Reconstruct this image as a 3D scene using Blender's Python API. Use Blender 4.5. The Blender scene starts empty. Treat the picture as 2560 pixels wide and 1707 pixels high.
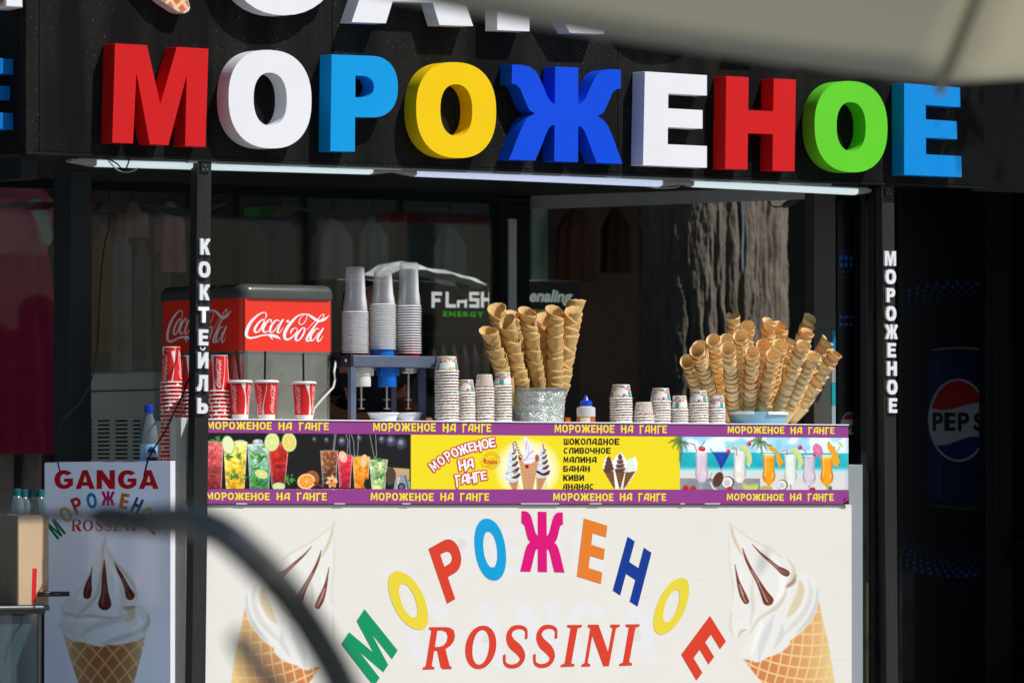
import bpy, math, random
import numpy as np
from mathutils import Vector, Matrix
random.seed(7)
RNG = np.random.default_rng(5)
SC = bpy.context.scene
COL = SC.collection

# ------------------------------------------------------------------ camera
FPX = 17000.0                       # focal length in photograph pixels (photo 2560 wide)
TH = math.radians(36.5)             # the stall front is turned this much from the view
PITCH = math.atan(405.0 / FPX)
DIST = 26.35
MPP = DIST / FPX                    # metres per photo pixel at the stall front
EYE = 0.95
FW = Vector((math.sin(TH) * math.cos(PITCH), math.cos(TH) * math.cos(PITCH), math.sin(PITCH)))
RT = Vector((math.cos(TH), -math.sin(TH), 0))
UP = RT.cross(FW)
P0 = Vector((0, 0, EYE + DIST * math.sin(PITCH)))
CAMLOC = P0 - FW * DIST
cam_d = bpy.data.cameras.new('camera')
cam = bpy.data.objects.new('camera', cam_d)
COL.objects.link(cam)
cam.matrix_world = Matrix((
    (RT.x, UP.x, -FW.x, CAMLOC.x),
    (RT.y, UP.y, -FW.y, CAMLOC.y),
    (RT.z, UP.z, -FW.z, CAMLOC.z),
    (0, 0, 0, 1)))
cam_d.sensor_width = 36
cam_d.lens = FPX / 2560 * 36
cam_d.clip_start = 0.5
cam_d.clip_end = 900
cam_d.dof.use_dof = True
cam_d.dof.focus_distance = DIST + 0.05
cam_d.dof.aperture_fstop = 5.2
SC.camera = cam

# ------------------------------------------------------------------ world + sun
SUN_TRAVEL = Vector((-0.327, 0.552, -0.767)).normalized()
to_sun = -SUN_TRAVEL
elev = math.asin(to_sun.z)
azim = math.atan2(to_sun.x, to_sun.y)
w = bpy.data.worlds.new("World")
SC.world = w
w.use_nodes = True
nt = w.node_tree
bg = nt.nodes['Background']
sky = nt.nodes.new('ShaderNodeTexSky')
sky.sky_type = 'NISHITA'
sky.sun_disc = False
sky.sun_elevation = elev
sky.sun_rotation = azim
nt.links.new(sky.outputs[0], bg.inputs[0])
bg.inputs[1].default_value = 0.058
sd = bpy.data.lights.new('sun', 'SUN')
sd.energy = 4.3
sd.angle = math.radians(0.5)
sd.color = (1.0, 0.98, 0.95)
sun = bpy.data.objects.new('sun', sd)
COL.objects.link(sun)
sun.rotation_euler = SUN_TRAVEL.to_track_quat('-Z', 'Y').to_euler()
sun.location = (3, -5, 9)
SC.view_settings.view_transform = 'Standard'
SC.view_settings.look = 'None'
SC.view_settings.gamma = 1
SC.view_settings.use_curve_mapping = False
SC.view_settings.exposure = 0.0
SC.cycles.use_denoising = True
SC.cycles.transparent_max_bounces = 40
SC.cycles.max_bounces = 8
SC.cycles.sample_clamp_indirect = 4.0

# ------------------------------------------------------------------ picture -> place helpers
def ray(x, y):
    return FW + RT * ((x - 1280) / FPX) + UP * ((853.5 - y) / FPX)
def PY(x, y, Y=0.0):
    d = ray(x, y); t = (Y - CAMLOC.y) / d.y
    return CAMLOC + d * t
def PX(x, y, X):
    d = ray(x, y); t = (X - CAMLOC.x) / d.x
    return CAMLOC + d * t
def PD(x, y, dist):
    return CAMLOC + ray(x, y) * dist
def ZAT(x, y, Y=0.0): return PY(x, y, Y).z
def XAT(x, Y=0.0): return PY(x, 1258, Y).x

# ------------------------------------------------------------------ materials
def lin(c):
    return tuple(((v / 12.92) if v <= 0.04045 else ((v + 0.055) / 1.055) ** 2.4) for v in [k / 255.0 for k in c])
def npl(a):
    a = np.clip(a, 0, 1)
    return np.where(a <= 0.04045, a / 12.92, ((a + 0.055) / 1.055) ** 2.4)
MATS = {}
def mat(name, rgb=(128, 128, 128), rough=0.5, metal=0.0, vary=0.0, vscale=6.0, bump=0.0, bscale=60.0,
        streak=None, vcol=None, coat=0.0, spec=0.4, emit=0.0, emitc=None, sss=0, dirt=0.0, stretch=(1, 1, 1), trans=0.0, ior=1.45):
    if name in MATS: return MATS[name]
    m = bpy.data.materials.new(name); m.use_nodes = True
    t = m.node_tree; N = t.nodes; L = t.links
    b = N['Principled BSDF']
    b.inputs['Roughness'].default_value = rough
    b.inputs['Metallic'].default_value = metal
    b.inputs['Specular IOR Level'].default_value = spec
    b.inputs['Coat Weight'].default_value = coat
    b.inputs['Coat Roughness'].default_value = 0.12
    b.inputs['Transmission Weight'].default_value = trans
    b.inputs['IOR'].default_value = ior
    base = None
    if vcol:
        a = N.new('ShaderNodeAttribute'); a.attribute_name = vcol; base = a.outputs['Color']
    col = lin(rgb)
    tc = N.new('ShaderNodeTexCoord')
    mp = N.new('ShaderNodeMapping'); mp.inputs['Scale'].default_value = stretch
    L.new(tc.outputs['Object'], mp.inputs['Vector'])
    def mixc(fac, A, B, mode='MIX'):
        mx = N.new('ShaderNodeMix'); mx.data_type = 'RGBA'; mx.blend_type = mode
        if isinstance(fac, float): mx.inputs[0].default_value = fac
        else: L.new(fac, mx.inputs[0])
        for s, v in ((6, A), (7, B)):
            if isinstance(v, tuple): mx.inputs[s].default_value = (*v[:3], 1)
            else: L.new(v, mx.inputs[s])
        return mx.outputs[2]
    cur = base if base is not None else col
    if vary > 0:
        n = N.new('ShaderNodeTexNoise'); n.inputs['Scale'].default_value = vscale; n.inputs['Detail'].default_value = 6
        n.inputs['Roughness'].default_value = 0.65
        L.new(mp.outputs[0], n.inputs['Vector'])
        r = N.new('ShaderNodeMapRange'); r.inputs[1].default_value = 0.3; r.inputs[2].default_value = 0.7
        r.inputs[3].default_value = 1 - vary; r.inputs[4].default_value = 1 + vary * 0.6
        L.new(n.outputs[0], r.inputs[0])
        cc = N.new('ShaderNodeCombineColor')
        for i in range(3): L.new(r.outputs[0], cc.inputs[i])
        cur = mixc(1.0, cur, cc.outputs[0], 'MULTIPLY')
        rr = N.new('ShaderNodeMapRange'); rr.inputs[3].default_value = max(0.02, rough - 0.12); rr.inputs[4].default_value = min(1, rough + 0.12)
        L.new(n.outputs[0], rr.inputs[0]); L.new(rr.outputs[0], b.inputs['Roughness'])
    if dirt > 0:
        n2 = N.new('ShaderNodeTexNoise'); n2.inputs['Scale'].default_value = 140; n2.inputs['Detail'].default_value = 2
        L.new(tc.outputs['Object'], n2.inputs['Vector'])
        n3 = N.new('ShaderNodeTexNoise'); n3.inputs['Scale'].default_value = 2.2; n3.inputs['Detail'].default_value = 5
        mp3 = N.new('ShaderNodeMapping'); mp3.inputs['Scale'].default_value = (3.0, 3.0, 0.45)
        L.new(tc.outputs['Object'], mp3.inputs['Vector']); L.new(mp3.outputs[0], n3.inputs['Vector'])
        r2 = N.new('ShaderNodeMapRange'); r2.inputs[1].default_value = 0.66; r2.inputs[2].default_value = 0.76
        L.new(n2.outputs[0], r2.inputs[0])
        r3 = N.new('ShaderNodeMapRange'); r3.inputs[1].default_value = 0.42; r3.inputs[2].default_value = 0.62
        L.new(n3.outputs[0], r3.inputs[0])
        mu = N.new('ShaderNodeMath'); mu.operation = 'MULTIPLY'; L.new(r2.outputs[0], mu.inputs[0]); L.new(r3.outputs[0], mu.inputs[1])
        mu2 = N.new('ShaderNodeMath'); mu2.operation = 'MULTIPLY'; L.new(mu.outputs[0], mu2.inputs[0]); mu2.inputs[1].default_value = dirt
        cur = mixc(mu2.outputs[0], cur, lin((150, 145, 135)))
        mu3 = N.new('ShaderNodeMath'); mu3.operation = 'MULTIPLY'; L.new(r3.outputs[0], mu3.inputs[0]); mu3.inputs[1].default_value = dirt * 0.03
        cur = mixc(mu3.outputs[0], cur, lin((150, 145, 135)))
    if isinstance(cur, tuple): b.inputs['Base Color'].default_value = (*cur[:3], 1)
    else: L.new(cur, b.inputs['Base Color'])
    if bump > 0:
        nb = N.new('ShaderNodeTexNoise'); nb.inputs['Scale'].default_value = bscale; nb.inputs['Detail'].default_value = 5
        L.new(mp.outputs[0], nb.inputs['Vector'])
        bp = N.new('ShaderNodeBump'); bp.inputs['Strength'].default_value = bump; bp.inputs['Distance'].default_value = 0.004
        L.new(nb.outputs[0], bp.inputs['Height']); L.new(bp.outputs[0], b.inputs['Normal'])
    if emit > 0:
        b.inputs['Emission Color'].default_value = (*(lin(emitc or rgb)), 1)
        b.inputs['Emission Strength'].default_value = emit
    MATS[name] = m
    return m

def clear_plastic(name, rgb, opac, rough=0.15, hi=0.6, refl=1.0):
    """thin plastic or glass: see-through face on, whiter and glossier at the rim"""
    if name in MATS: return MATS[name]
    m = bpy.data.materials.new(name); m.use_nodes = True
    t = m.node_tree; N = t.nodes; L = t.links
    b = N['Principled BSDF']; out = N['Material Output']
    b.inputs['Base Color'].default_value = (*lin(rgb), 1); b.inputs['Roughness'].default_value = rough
    tr = N.new('ShaderNodeBsdfTransparent')
    lw = N.new('ShaderNodeLayerWeight'); lw.inputs[0].default_value = 0.35
    mr = N.new('ShaderNodeMapRange'); mr.inputs[3].default_value = opac; mr.inputs[4].default_value = hi
    L.new(lw.outputs['Facing'], mr.inputs[0])
    mx = N.new('ShaderNodeMixShader')
    L.new(mr.outputs[0], mx.inputs[0]); L.new(tr.outputs[0], mx.inputs[1]); L.new(b.outputs[0], mx.inputs[2])
    last = mx
    if refl > 0:
        g = N.new('ShaderNodeBsdfGlossy'); g.inputs['Roughness'].default_value = 0.05
        fr = N.new('ShaderNodeFresnel'); fr.inputs[0].default_value = 1.45
        mu = N.new('ShaderNodeMath'); mu.operation = 'MULTIPLY'; mu.inputs[1].default_value = refl
        L.new(fr.outputs[0], mu.inputs[0])
        m2 = N.new('ShaderNodeMixShader'); L.new(mu.outputs[0], m2.inputs[0])
        L.new(mx.outputs[0], m2.inputs[1]); L.new(g.outputs[0], m2.inputs[2]); last = m2
    L.new(last.outputs[0], out.inputs[0])
    MATS[name] = m
    return m

# ------------------------------------------------------------------ objects
def tag(o, label=None, cat=None, group=None, kind=None):
    if label: o['label'] = label
    if cat: o['category'] = cat
    if group: o['group'] = group
    if kind: o['kind'] = kind
    return o
def thing(name, label, cat, loc=(0, 0, 0), group=None):
    o = bpy.data.objects.new(name, None); COL.objects.link(o); o.location = loc
    o.empty_display_size = 0.05
    return tag(o, label, cat, group)
def link(name, me, m=None, parent=None, loc=None):
    if m is not None and not me.materials: me.materials.append(m)
    o = bpy.data.objects.new(name, me); COL.objects.link(o)
    if parent is not None:
        o.parent = parent
        if loc is None:                       # mesh built in world coordinates
            pl = Vector((0, 0, 0)); q = parent
            while q is not None: pl += q.location; q = q.parent
            o.location = -pl
        else: o.location = loc
    elif loc is not None: o.location = loc
    return o
def smooth(me, ang=35):
    me.polygons.foreach_set('use_smooth', [True] * len(me.polygons))
    me.set_sharp_from_angle(angle=math.radians(ang))
    return me

class MB:
    def __init__(s): s.v = []; s.f = []; s.m = []; s.cur = 0
    def add(s, vs, fs):
        n = len(s.v); s.v += [tuple(p) for p in vs]; s.f += [tuple(i + n for i in f) for f in fs]; s.m += [s.cur] * len(fs)
        return s
    def box(s, x0, x1, y0, y1, z0, z1):
        return s.add([(x0, y0, z0), (x1, y0, z0), (x1, y1, z0), (x0, y1, z0), (x0, y0, z1), (x1, y0, z1), (x1, y1, z1), (x0, y1, z1)],
                     [(0, 3, 2, 1), (4, 5, 6, 7), (0, 1, 5, 4), (1, 2, 6, 5), (2, 3, 7, 6), (3, 0, 4, 7)])
    def prism(s, bot, top):
        """bot/top: lists of points, counter-clockwise seen from the top end"""
        n = len(bot)
        fs = [tuple(range(n))[::-1], tuple(range(n, 2 * n))] + [(i, (i + 1) % n, n + (i + 1) % n, n + i) for i in range(n)]
        return s.add(list(bot) + list(top), fs)
    def lathe(s, prof, n=24, c=(0, 0, 0), wob=None, cap0=False, cap1=False, sx=1.0, sy=1.0):
        vs = []; fs = []
        for j, (r, z) in enumerate(prof):
            for i in range(n):
                a = 2 * math.pi * i / n
                dr, dz = wob(a, j) if wob else (0, 0)
                vs.append((c[0] + (r + dr) * math.cos(a) * sx, c[1] + (r + dr) * math.sin(a) * sy, c[2] + z + dz))
        for j in range(len(prof) - 1):
            for i in range(n):
                k = (i + 1) % n
                fs.append((j * n + i, j * n + k, (j + 1) * n + k, (j + 1) * n + i))
        if cap0: fs.append(tuple(range(n))[::-1])
        if cap1: fs.append(tuple((len(prof) - 1) * n + i for i in range(n)))
        return s.add(vs, fs)
    def tube(s, pts, r, n=8, caps=True):
        pts = [Vector(p) for p in pts]; vs = []; fs = []
        rr = r if isinstance(r, (list, tuple)) else [r] * len(pts)
        ref = Vector((0, 0, 1))
        for i, p in enumerate(pts):
            a = pts[max(0, i - 1)]; b = pts[min(len(pts) - 1, i + 1)]
            t = (b - a).normalized()
            if abs(t.dot(ref)) > 0.95: u = t.cross(Vector((1, 0, 0))).normalized()
            else: u = t.cross(ref).normalized()
            if i and u.dot(pu) < 0: u = -u
            pu = u; v = t.cross(u)
            for k in range(n):
                an = 2 * math.pi * k / n
                vs.append(p + (u * math.cos(an) + v * math.sin(an)) * rr[i])
        for i in range(len(pts) - 1):
            for k in range(n):
                q = (k + 1) % n
                fs.append((i * n + k, i * n + q, (i + 1) * n + q, (i + 1) * n + k))
        if caps: fs += [tuple(range(n))[::-1], tuple((len(pts) - 1) * n + k for k in range(n))]
        return s.add(vs, fs)
    def mesh(s, name, ang=35, mats=()):
        me = bpy.data.meshes.new(name); me.from_pydata(s.v, [], s.f)
        for m in mats: me.materials.append(m)
        if len(mats) > 1: me.polygons.foreach_set('material_index', s.m)
        me.update()
        return smooth(me, ang)
    def build(s, name, m, parent=None, bevel=0.0, loc=None, ang=35):
        ms = m if isinstance(m, (list, tuple)) else (m,)
        o = link(name, s.mesh(name, ang, ms), None, parent, loc)
        if bevel:
            b = o.modifiers.new('bevel', 'BEVEL'); b.width = bevel; b.segments = 2; b.limit_method = 'ANGLE'
        return o
def bez(pts, k=6):
    """Catmull-Rom through points (any dimension)"""
    P = [np.array(p, float) for p in pts]; out = []
    for i in range(len(P) - 1):
        a = P[i - 1] if i else 2 * P[0] - P[1]; b = P[i]; c = P[i + 1]; d = P[i + 2] if i + 2 < len(P) else 2 * P[-1] - P[-2]
        for j in range(k):
            t = j / k
            out.append(0.5 * ((2 * b) + (c - a) * t + (2 * a - 5 * b + 4 * c - d) * t * t + (3 * b - a - 3 * c + d) * t ** 3))
    out.append(P[-1])
    return out
def copy_tree(o, parent=None):
    c = o.copy(); COL.objects.link(c)
    if parent is not None: c.parent = parent
    for ch in list(o.children): copy_tree(ch, c)
    return c

# ------------------------------------------------------------------ lettering: outlines in a unit box
def sup(cx, cy, rx, ry, n=36, e=2.35, a0=0, a1=360):
    o = []
    cnt = n if (a1 - a0) >= 360 else n + 1
    for i in range(cnt):
        a = math.radians(a0 + (a1 - a0) * i / n); c, s = math.cos(a), math.sin(a)
        o.append((cx + rx * math.copysign(abs(c) ** (2 / e), c), cy + ry * math.copysign(abs(s) ** (2 / e), s)))
    return o
zh = [(.103, 1.0), (.103, .60), (.14, .63), (.17, .68), (.20, .77), (.235, .86), (.27, .935), (.33, .985), (.40, 1), (.484, 1), (.484, .80),
      (.445, .79), (.41, .755), (.38, .67), (.345, .575), (.32, .525), (.275, .495), (.33, .455), (.37, .39), (.41, .28), (.45, .14),
      (.493, 0), (.268, 0), (.22, .14), (.185, .26), (.155, .345), (.13, .375), (.103, .383), (.103, 0)]
ZH = [(.5 + x, y) for x, y in zh] + [(.5 - x, y) for x, y in reversed(zh)]
KA = [(0, 0), (0, 1), (.34, 1), (.34, .62), (.40, .66), (.50, .82), (.62, .94), (.78, 1), (1, 1), (1, .84), (.86, .80), (.78, .68), (.66, .53), (.62, .51),
      (.74, .44), (.84, .28), (1, 0), (.62, 0), (.52, .22), (.42, .36), (.34, .39), (.34, 0)]
def Gc(t=.30, tv=.22):
    o = sup(.5, .5, .5, .5, 30, 2.15, 38, 318)
    q = [(o[-1][0] + .05, .27), (.965, .56), (.50, .56), (.50, .37), (.66, .37), (.66, .25)]
    i = sup(.5, .5, .5 - t, .5 - tv, 24, 2.15, 310, 52)
    return [o + q[:0] + [(.965, .20), (.965, .56), (.50, .56), (.50, .37), (.68, .37), (.68, .27)] + sup(.5, .5, .5 - t, .5 - tv, 22, 2.15, 300, 46)]
HV = {
 'М': [[(0, 0), (.22, 0), (.235, .72), (.40, 0), (.60, 0), (.775, .72), (.78, 0), (1, 0), (1, 1), (.66, 1), (.5, .41), (.34, 1), (0, 1)]],
 'О': [sup(.5, .5, .5, .5, 48, 2.35), sup(.5, .5, .20, .27, 36, 2.3)],
 'Р': [[(0, 0), (.36, 0), (.36, .36)] + sup(.60, .68, .40, .32, 20, 2.3, -90, 90) + [(0, 1)], [(.36, .565), (.36, .79)] + sup(.46, .6775, .18, .1125, 10, 2.2, 90, -90)],
 'Ж': [ZH],
 'Е': [[(0, 0), (1, 0), (1, .235), (.38, .235), (.38, .42), (.93, .42), (.93, .62), (.38, .62), (.38, .78), (1, .78), (1, 1), (0, 1)]],
 'Н': [[(0, 0), (.32, 0), (.32, .395), (.68, .395), (.68, 0), (1, 0), (1, 1), (.68, 1), (.68, .645), (.32, .645), (.32, 1), (0, 1)]],
 'К': [KA],
 'Т': [[(.33, 0), (.67, 0), (.67, .77), (1, .77), (1, 1), (0, 1), (0, .77), (.33, .77)]],
 'И': [[(0, 0), (.30, 0), (.70, .52), (.70, 0), (1, 0), (1, 1), (.70, 1), (.30, .47), (.30, 1), (0, 1)]],
 'Л': [[(0, 0), (0, .22), (.12, .26), (.20, .5), (.22, 1), (1, 1), (1, 0), (.68, 0), (.68, .76), (.50, .76), (.47, .35), (.38, .08), (.22, 0)]],
 'Ь': [[(0, 0)] + sup(.58, .33, .42, .33, 20, 2.3, -90, 90) + [(.34, .66), (.34, 1), (0, 1)], [(.34, .22), (.34, .44)] + sup(.46, .33, .16, .11, 10, 2.2, 90, -90)],
 'А': [[(0, 0), (.28, 0), (.335, .17), (.665, .17), (.72, 0), (1, 0), (.64, 1), (.36, 1)], [(.40, .37), (.60, .37), (.5, .74)]],
 'N': [[(0, 0), (.30, 0), (.30, .52), (.68, 0), (1, 0), (1, 1), (.70, 1), (.70, .47), (.31, 1), (0, 1)]],
 'G': Gc(),
 'P': None, 'S': None,
}
# thinner condensed set for the arched word on the white panel
def stretchbox(c, f): return [[(f(x), y) for x, y in k] for k in c]
AR = dict(HV)
AR['О'] = [sup(.5, .5, .5, .5, 48, 2.15), sup(.5, .5, .22, .29, 36, 2.1)]
AR['Р'] = [[(0, 0), (.32, 0), (.32, .40)] + sup(.56, .70, .44, .30, 20, 2.2, -90, 90) + [(0, 1)], [(.32, .59), (.32, .81)] + sup(.46, .70, .22, .11, 10, 2.2, 90, -90)]
AR['Е'] = [[(0, 0), (1, 0), (1, .2), (.43, .2), (.43, .41), (1, .41), (1, .60), (.43, .60), (.43, .80), (1, .80), (1, 1), (0, 1)]]
AR['Н'] = [[(0, 0), (.30, 0), (.30, .40), (.68, .40), (.68, 0), (1, 0), (1, 1), (.68, 1), (.68, .62), (.30, .62), (.30, 1), (0, 1)]]
AR['М'] = [[(0, 0), (.24, 0), (.24, .62), (.40, 0), (.60, 0), (.76, .62), (.76, 0), (1, 0), (1, 1), (.66, 1), (.5, .38), (.34, 1), (0, 1)]]
# ribbon lettering for the purple bands: letters with hooked feet
BD = {
 'М': [[(0, 0), (.2, 0), (.22, .62), (.42, .12), (.56, .12), (.78, .62), (.80, 0), (1, 0), (.97, 1), (.74, 1), (.5, .42), (.26, 1), (.05, 1)]],
 'О': [sup(.5, .5, .5, .5, 24, 2.3), sup(.5, .5, .24, .32, 20, 2.2)],
 'Р': [[(.1, -.14), (.34, 0), (.34, .34)] + sup(.55, .67, .45, .33, 12, 2.2, -90, 90) + [(0, 1), (0, .8), (.1, .76)], [(.34, .54), (.34, .80)] + sup(.48, .67, .22, .13, 8, 2.2, 90, -90)],
 'Ж': [ZH],
 'Е': [[(0, 0), (1, 0), (1, .2), (.34, .2), (.34, .42), (.88, .42), (.88, .60), (.34, .60), (.34, .8), (1, .8), (1, 1), (0, 1)]],
 'Н': [[(0, 0), (.28, 0), (.28, .38), (.68, .42), (.68, -.18), (1, .02), (1, 1), (.68, 1), (.68, .62), (.28, .56), (.28, 1), (0, 1)]],
 'А': [[(0, -.02), (.24, .10), (.36, .24), (.70, .24), (.70, 0), (1, .0), (1, 1), (.52, 1), (.22, .80), (.08, .45)], [(.36, .42), (.70, .42), (.70, .80), (.56, .80), (.42, .66)]],
 'Г': [[(.08, -.2), (.38, 0), (.38, .78), (1, .82), (1, 1), (0, 1), (0, .82), (.08, .8)]],
}
RS = {
 'R': [[(0, 0), (.40, 0), (.40, .05), (.30, .08), (.30, .44), (.40, .44), (.62, .04), (.72, 0), (1, 0), (1, .05), (.92, .08), (.68, .48), (.84, .56), (.93, .66), (.94, .80), (.86, .93), (.70, .99), (.55, 1), (0, 1), (0, .95), (.09, .92), (.09, .08), (0, .05)],
       [(.30, .53), (.30, .92), (.48, .92), (.62, .88), (.69, .78), (.68, .66), (.60, .57), (.46, .53)]],
 'O': [sup(.5, .5, .5, .5, 40, 2.05), sup(.5, .5, .27, .40, 32, 2.1)],
 'I': [[(0, 0), (1, 0), (1, .05), (.74, .08), (.74, .92), (1, .95), (1, 1), (0, 1), (0, .95), (.26, .92), (.26, .08), (0, .05)]],
 'N': [[(0, 0), (.28, 0), (.28, .05), (.19, .09), (.19, .74), (.72, 0), (.90, 0), (.90, .91), (1, .95), (1, 1), (.70, 1), (.70, .95), (.79, .91), (.79, .34), (.33, 1), (0, 1), (0, .95), (.09, .91), (.09, .09), (0, .05)]],
}
def ribbon_outline(pts, ws, k=5):
    c = bez([(p[0], p[1], w_) for p, w_ in zip(pts, ws)], k)
    L = []; R = []
    for i, p in enumerate(c):
        a = c[max(0, i - 1)]; b = c[min(len(c) - 1, i + 1)]
        t = b[:2] - a[:2]; t = t / (np.linalg.norm(t) + 1e-9); nrm = np.array([-t[1], t[0]])
        L.append(tuple(p[:2] + nrm * p[2] / 2)); R.append(tuple(p[:2] - nrm * p[2] / 2))
    return L + R[::-1]
RS['S'] = [ribbon_outline([(.86, .68), (.82, .88), (.60, .955), (.33, .92), (.21, .76), (.34, .58), (.64, .42), (.80, .25), (.68, .09), (.40, .045), (.16, .12), (.10, .32)],
                          [.10, .09, .09, .13, .20, .24, .24, .20, .12, .09, .09, .11])]
HV['S'] = [ribbon_outline([(.90, .72), (.72, .87), (.40, .87), (.22, .72), (.36, .56), (.66, .46), (.80, .28), (.62, .12), (.34, .12), (.08, .28)],
                          [.24, .24, .25, .26, .26, .26, .26, .25, .24, .24])]
BD.update({
 'Ш': [[(0, 1), (0, 0), (1, 0), (1, 1), (.78, 1), (.78, .2), (.61, .2), (.61, 1), (.39, 1), (.39, .2), (.22, .2), (.22, 1)]],
 'К': [KA], 'Л': [[(0, 0), (.06, .75), (.3, 1), (1, 1), (1, 0), (.72, 0), (.72, .80), (.44, .80), (.34, .65), (.28, 0)]],
 'Д': [[(0, -.15), (0, .2), (.1, .2), (.25, 1), (.88, 1), (.88, .2), (1, .2), (1, -.15), (.82, 0), (.18, 0)], [(.36, .2), (.60, .2), (.60, .8), (.44, .8)]],
 'С': [sup(.5, .5, .5, .5, 20, 2.2, 42, 318) + sup(.5, .5, .24, .31, 16, 2.2, 306, 54)],
 'И': [[(0, 0), (.28, 0), (.72, .52), (.72, 0), (1, 0), (1, 1), (.72, 1), (.28, .48), (.28, 1), (0, 1)]],
 'В': [[(0, 0), (.75, 0), (1, .14), (1, .42), (.84, .53), (.95, .63), (.95, .88), (.75, 1), (0, 1)], [(.28, .2), (.28, .42), (.70, .42), (.70, .2)], [(.28, .61), (.28, .81), (.66, .81), (.66, .61)]],
 'Ч': [[(.72, 0), (1, 0), (1, 1), (.72, 1), (.72, .55), (.28, .55), (.28, 1), (0, 1), (0, .5), (.14, .34), (.72, .34)]],
 'Б': [[(0, 0), (.8, 0), (1, .15), (1, .48), (.8, .62), (.28, .62), (.28, .8), (.92, .8), (.92, 1), (0, 1)], [(.28, .2), (.28, .43), (.70, .43), (.70, .2)]]})
ORD = 'top second third fourth fifth sixth seventh eighth ninth tenth eleventh twelfth thirteenth fourteenth fifteenth sixteenth seventeenth eighteenth nineteenth twentieth twenty-first twenty-second twenty-third twenty-fourth twenty-fifth twenty-sixth twenty-seventh twenty-eighth twenty-ninth thirtieth'.split()
_gc = {}
def glyph(ch, font, solid=False):
    key = (ch, id(font), solid)
    if key in _gc: return _gc[key]
    cu = bpy.data.curves.new('g', 'CURVE'); cu.dimensions = '2D'; cu.fill_mode = 'BOTH'
    if solid: cu.extrude = 0.5
    for cont in font[ch]:
        sp = cu.splines.new('POLY'); sp.points.add(len(cont) - 1)
        for p, (x, y) in zip(sp.points, cont): p.co = (x, y, 0, 1)
        sp.use_cyclic_u = True
    ob = bpy.data.objects.new('g', cu); me = bpy.data.meshes.new_from_object(ob)
    v = np.array([tuple(q.co) for q in me.vertices]); f = [tuple(p.vertices) for p in me.polygons]
    if not solid:                      # face every polygon to +z
        f2 = []
        for p in f:
            a, b, c = v[p[0]], v[p[1]], v[p[2]]
            f2.append(p if (b - a)[0] * (c - a)[1] - (b - a)[1] * (c - a)[0] > 0 else p[::-1])
        f = f2
    bpy.data.objects.remove(ob); bpy.data.curves.remove(cu); bpy.data.meshes.remove(me)
    _gc[key] = (v, f); return v, f
def text_flat(s, bold=0.0, shear=0.0, space=1.0):
    """Blender's own default typeface, for the small print; unit cap height about 0.73"""
    key = ('T', s, bold, shear, space)
    if key in _gc: return _gc[key]
    cu = bpy.data.curves.new('t', 'FONT'); cu.body = s; cu.offset = bold; cu.shear = shear; cu.space_character = space
    cu.resolution_u = 3
    ob = bpy.data.objects.new('t', cu); me = bpy.data.meshes.new_from_object(ob)
    v = np.array([tuple(q.co) for q in me.vertices]); f = [tuple(p.vertices) for p in me.polygons]
    bpy.data.objects.remove(ob); bpy.data.curves.remove(cu); bpy.data.meshes.remove(me)
    mn = v.min(0); mx = v.max(0); v = (v - mn) / np.maximum(mx - mn, 1e-6)
    _gc[key] = (v, f); return v, f
def quadmap(TL, TR, BR, BL):
    TL, TR, BR, BL = [np.array(p, float) for p in (TL, TR, BR, BL)]
    def g(v):
        u = v[:, 0:1]; t = v[:, 1:2]
        return (1 - u) * (1 - t) * BL + u * (1 - t) * BR + u * t * TR + (1 - u) * t * TL
    return g
def put_glyph(mb, vf, corners):
    """corners: four 3D points TL, TR, BR, BL"""
    v, f = vf
    mb.add(quadmap(*[tuple(c) for c in corners])(v), f)
def px_quad(x0, y0, x1, y1, Y, sl=0.0):
    """upright rectangle on the plane Y, given its picture box"""
    a = PY(x0, y0, Y); b = PY(x1, y1, Y)
    return [(a.x, Y, a.z), (b.x, Y, a.z), (b.x, Y, b.z), (a.x, Y, b.z)]

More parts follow.
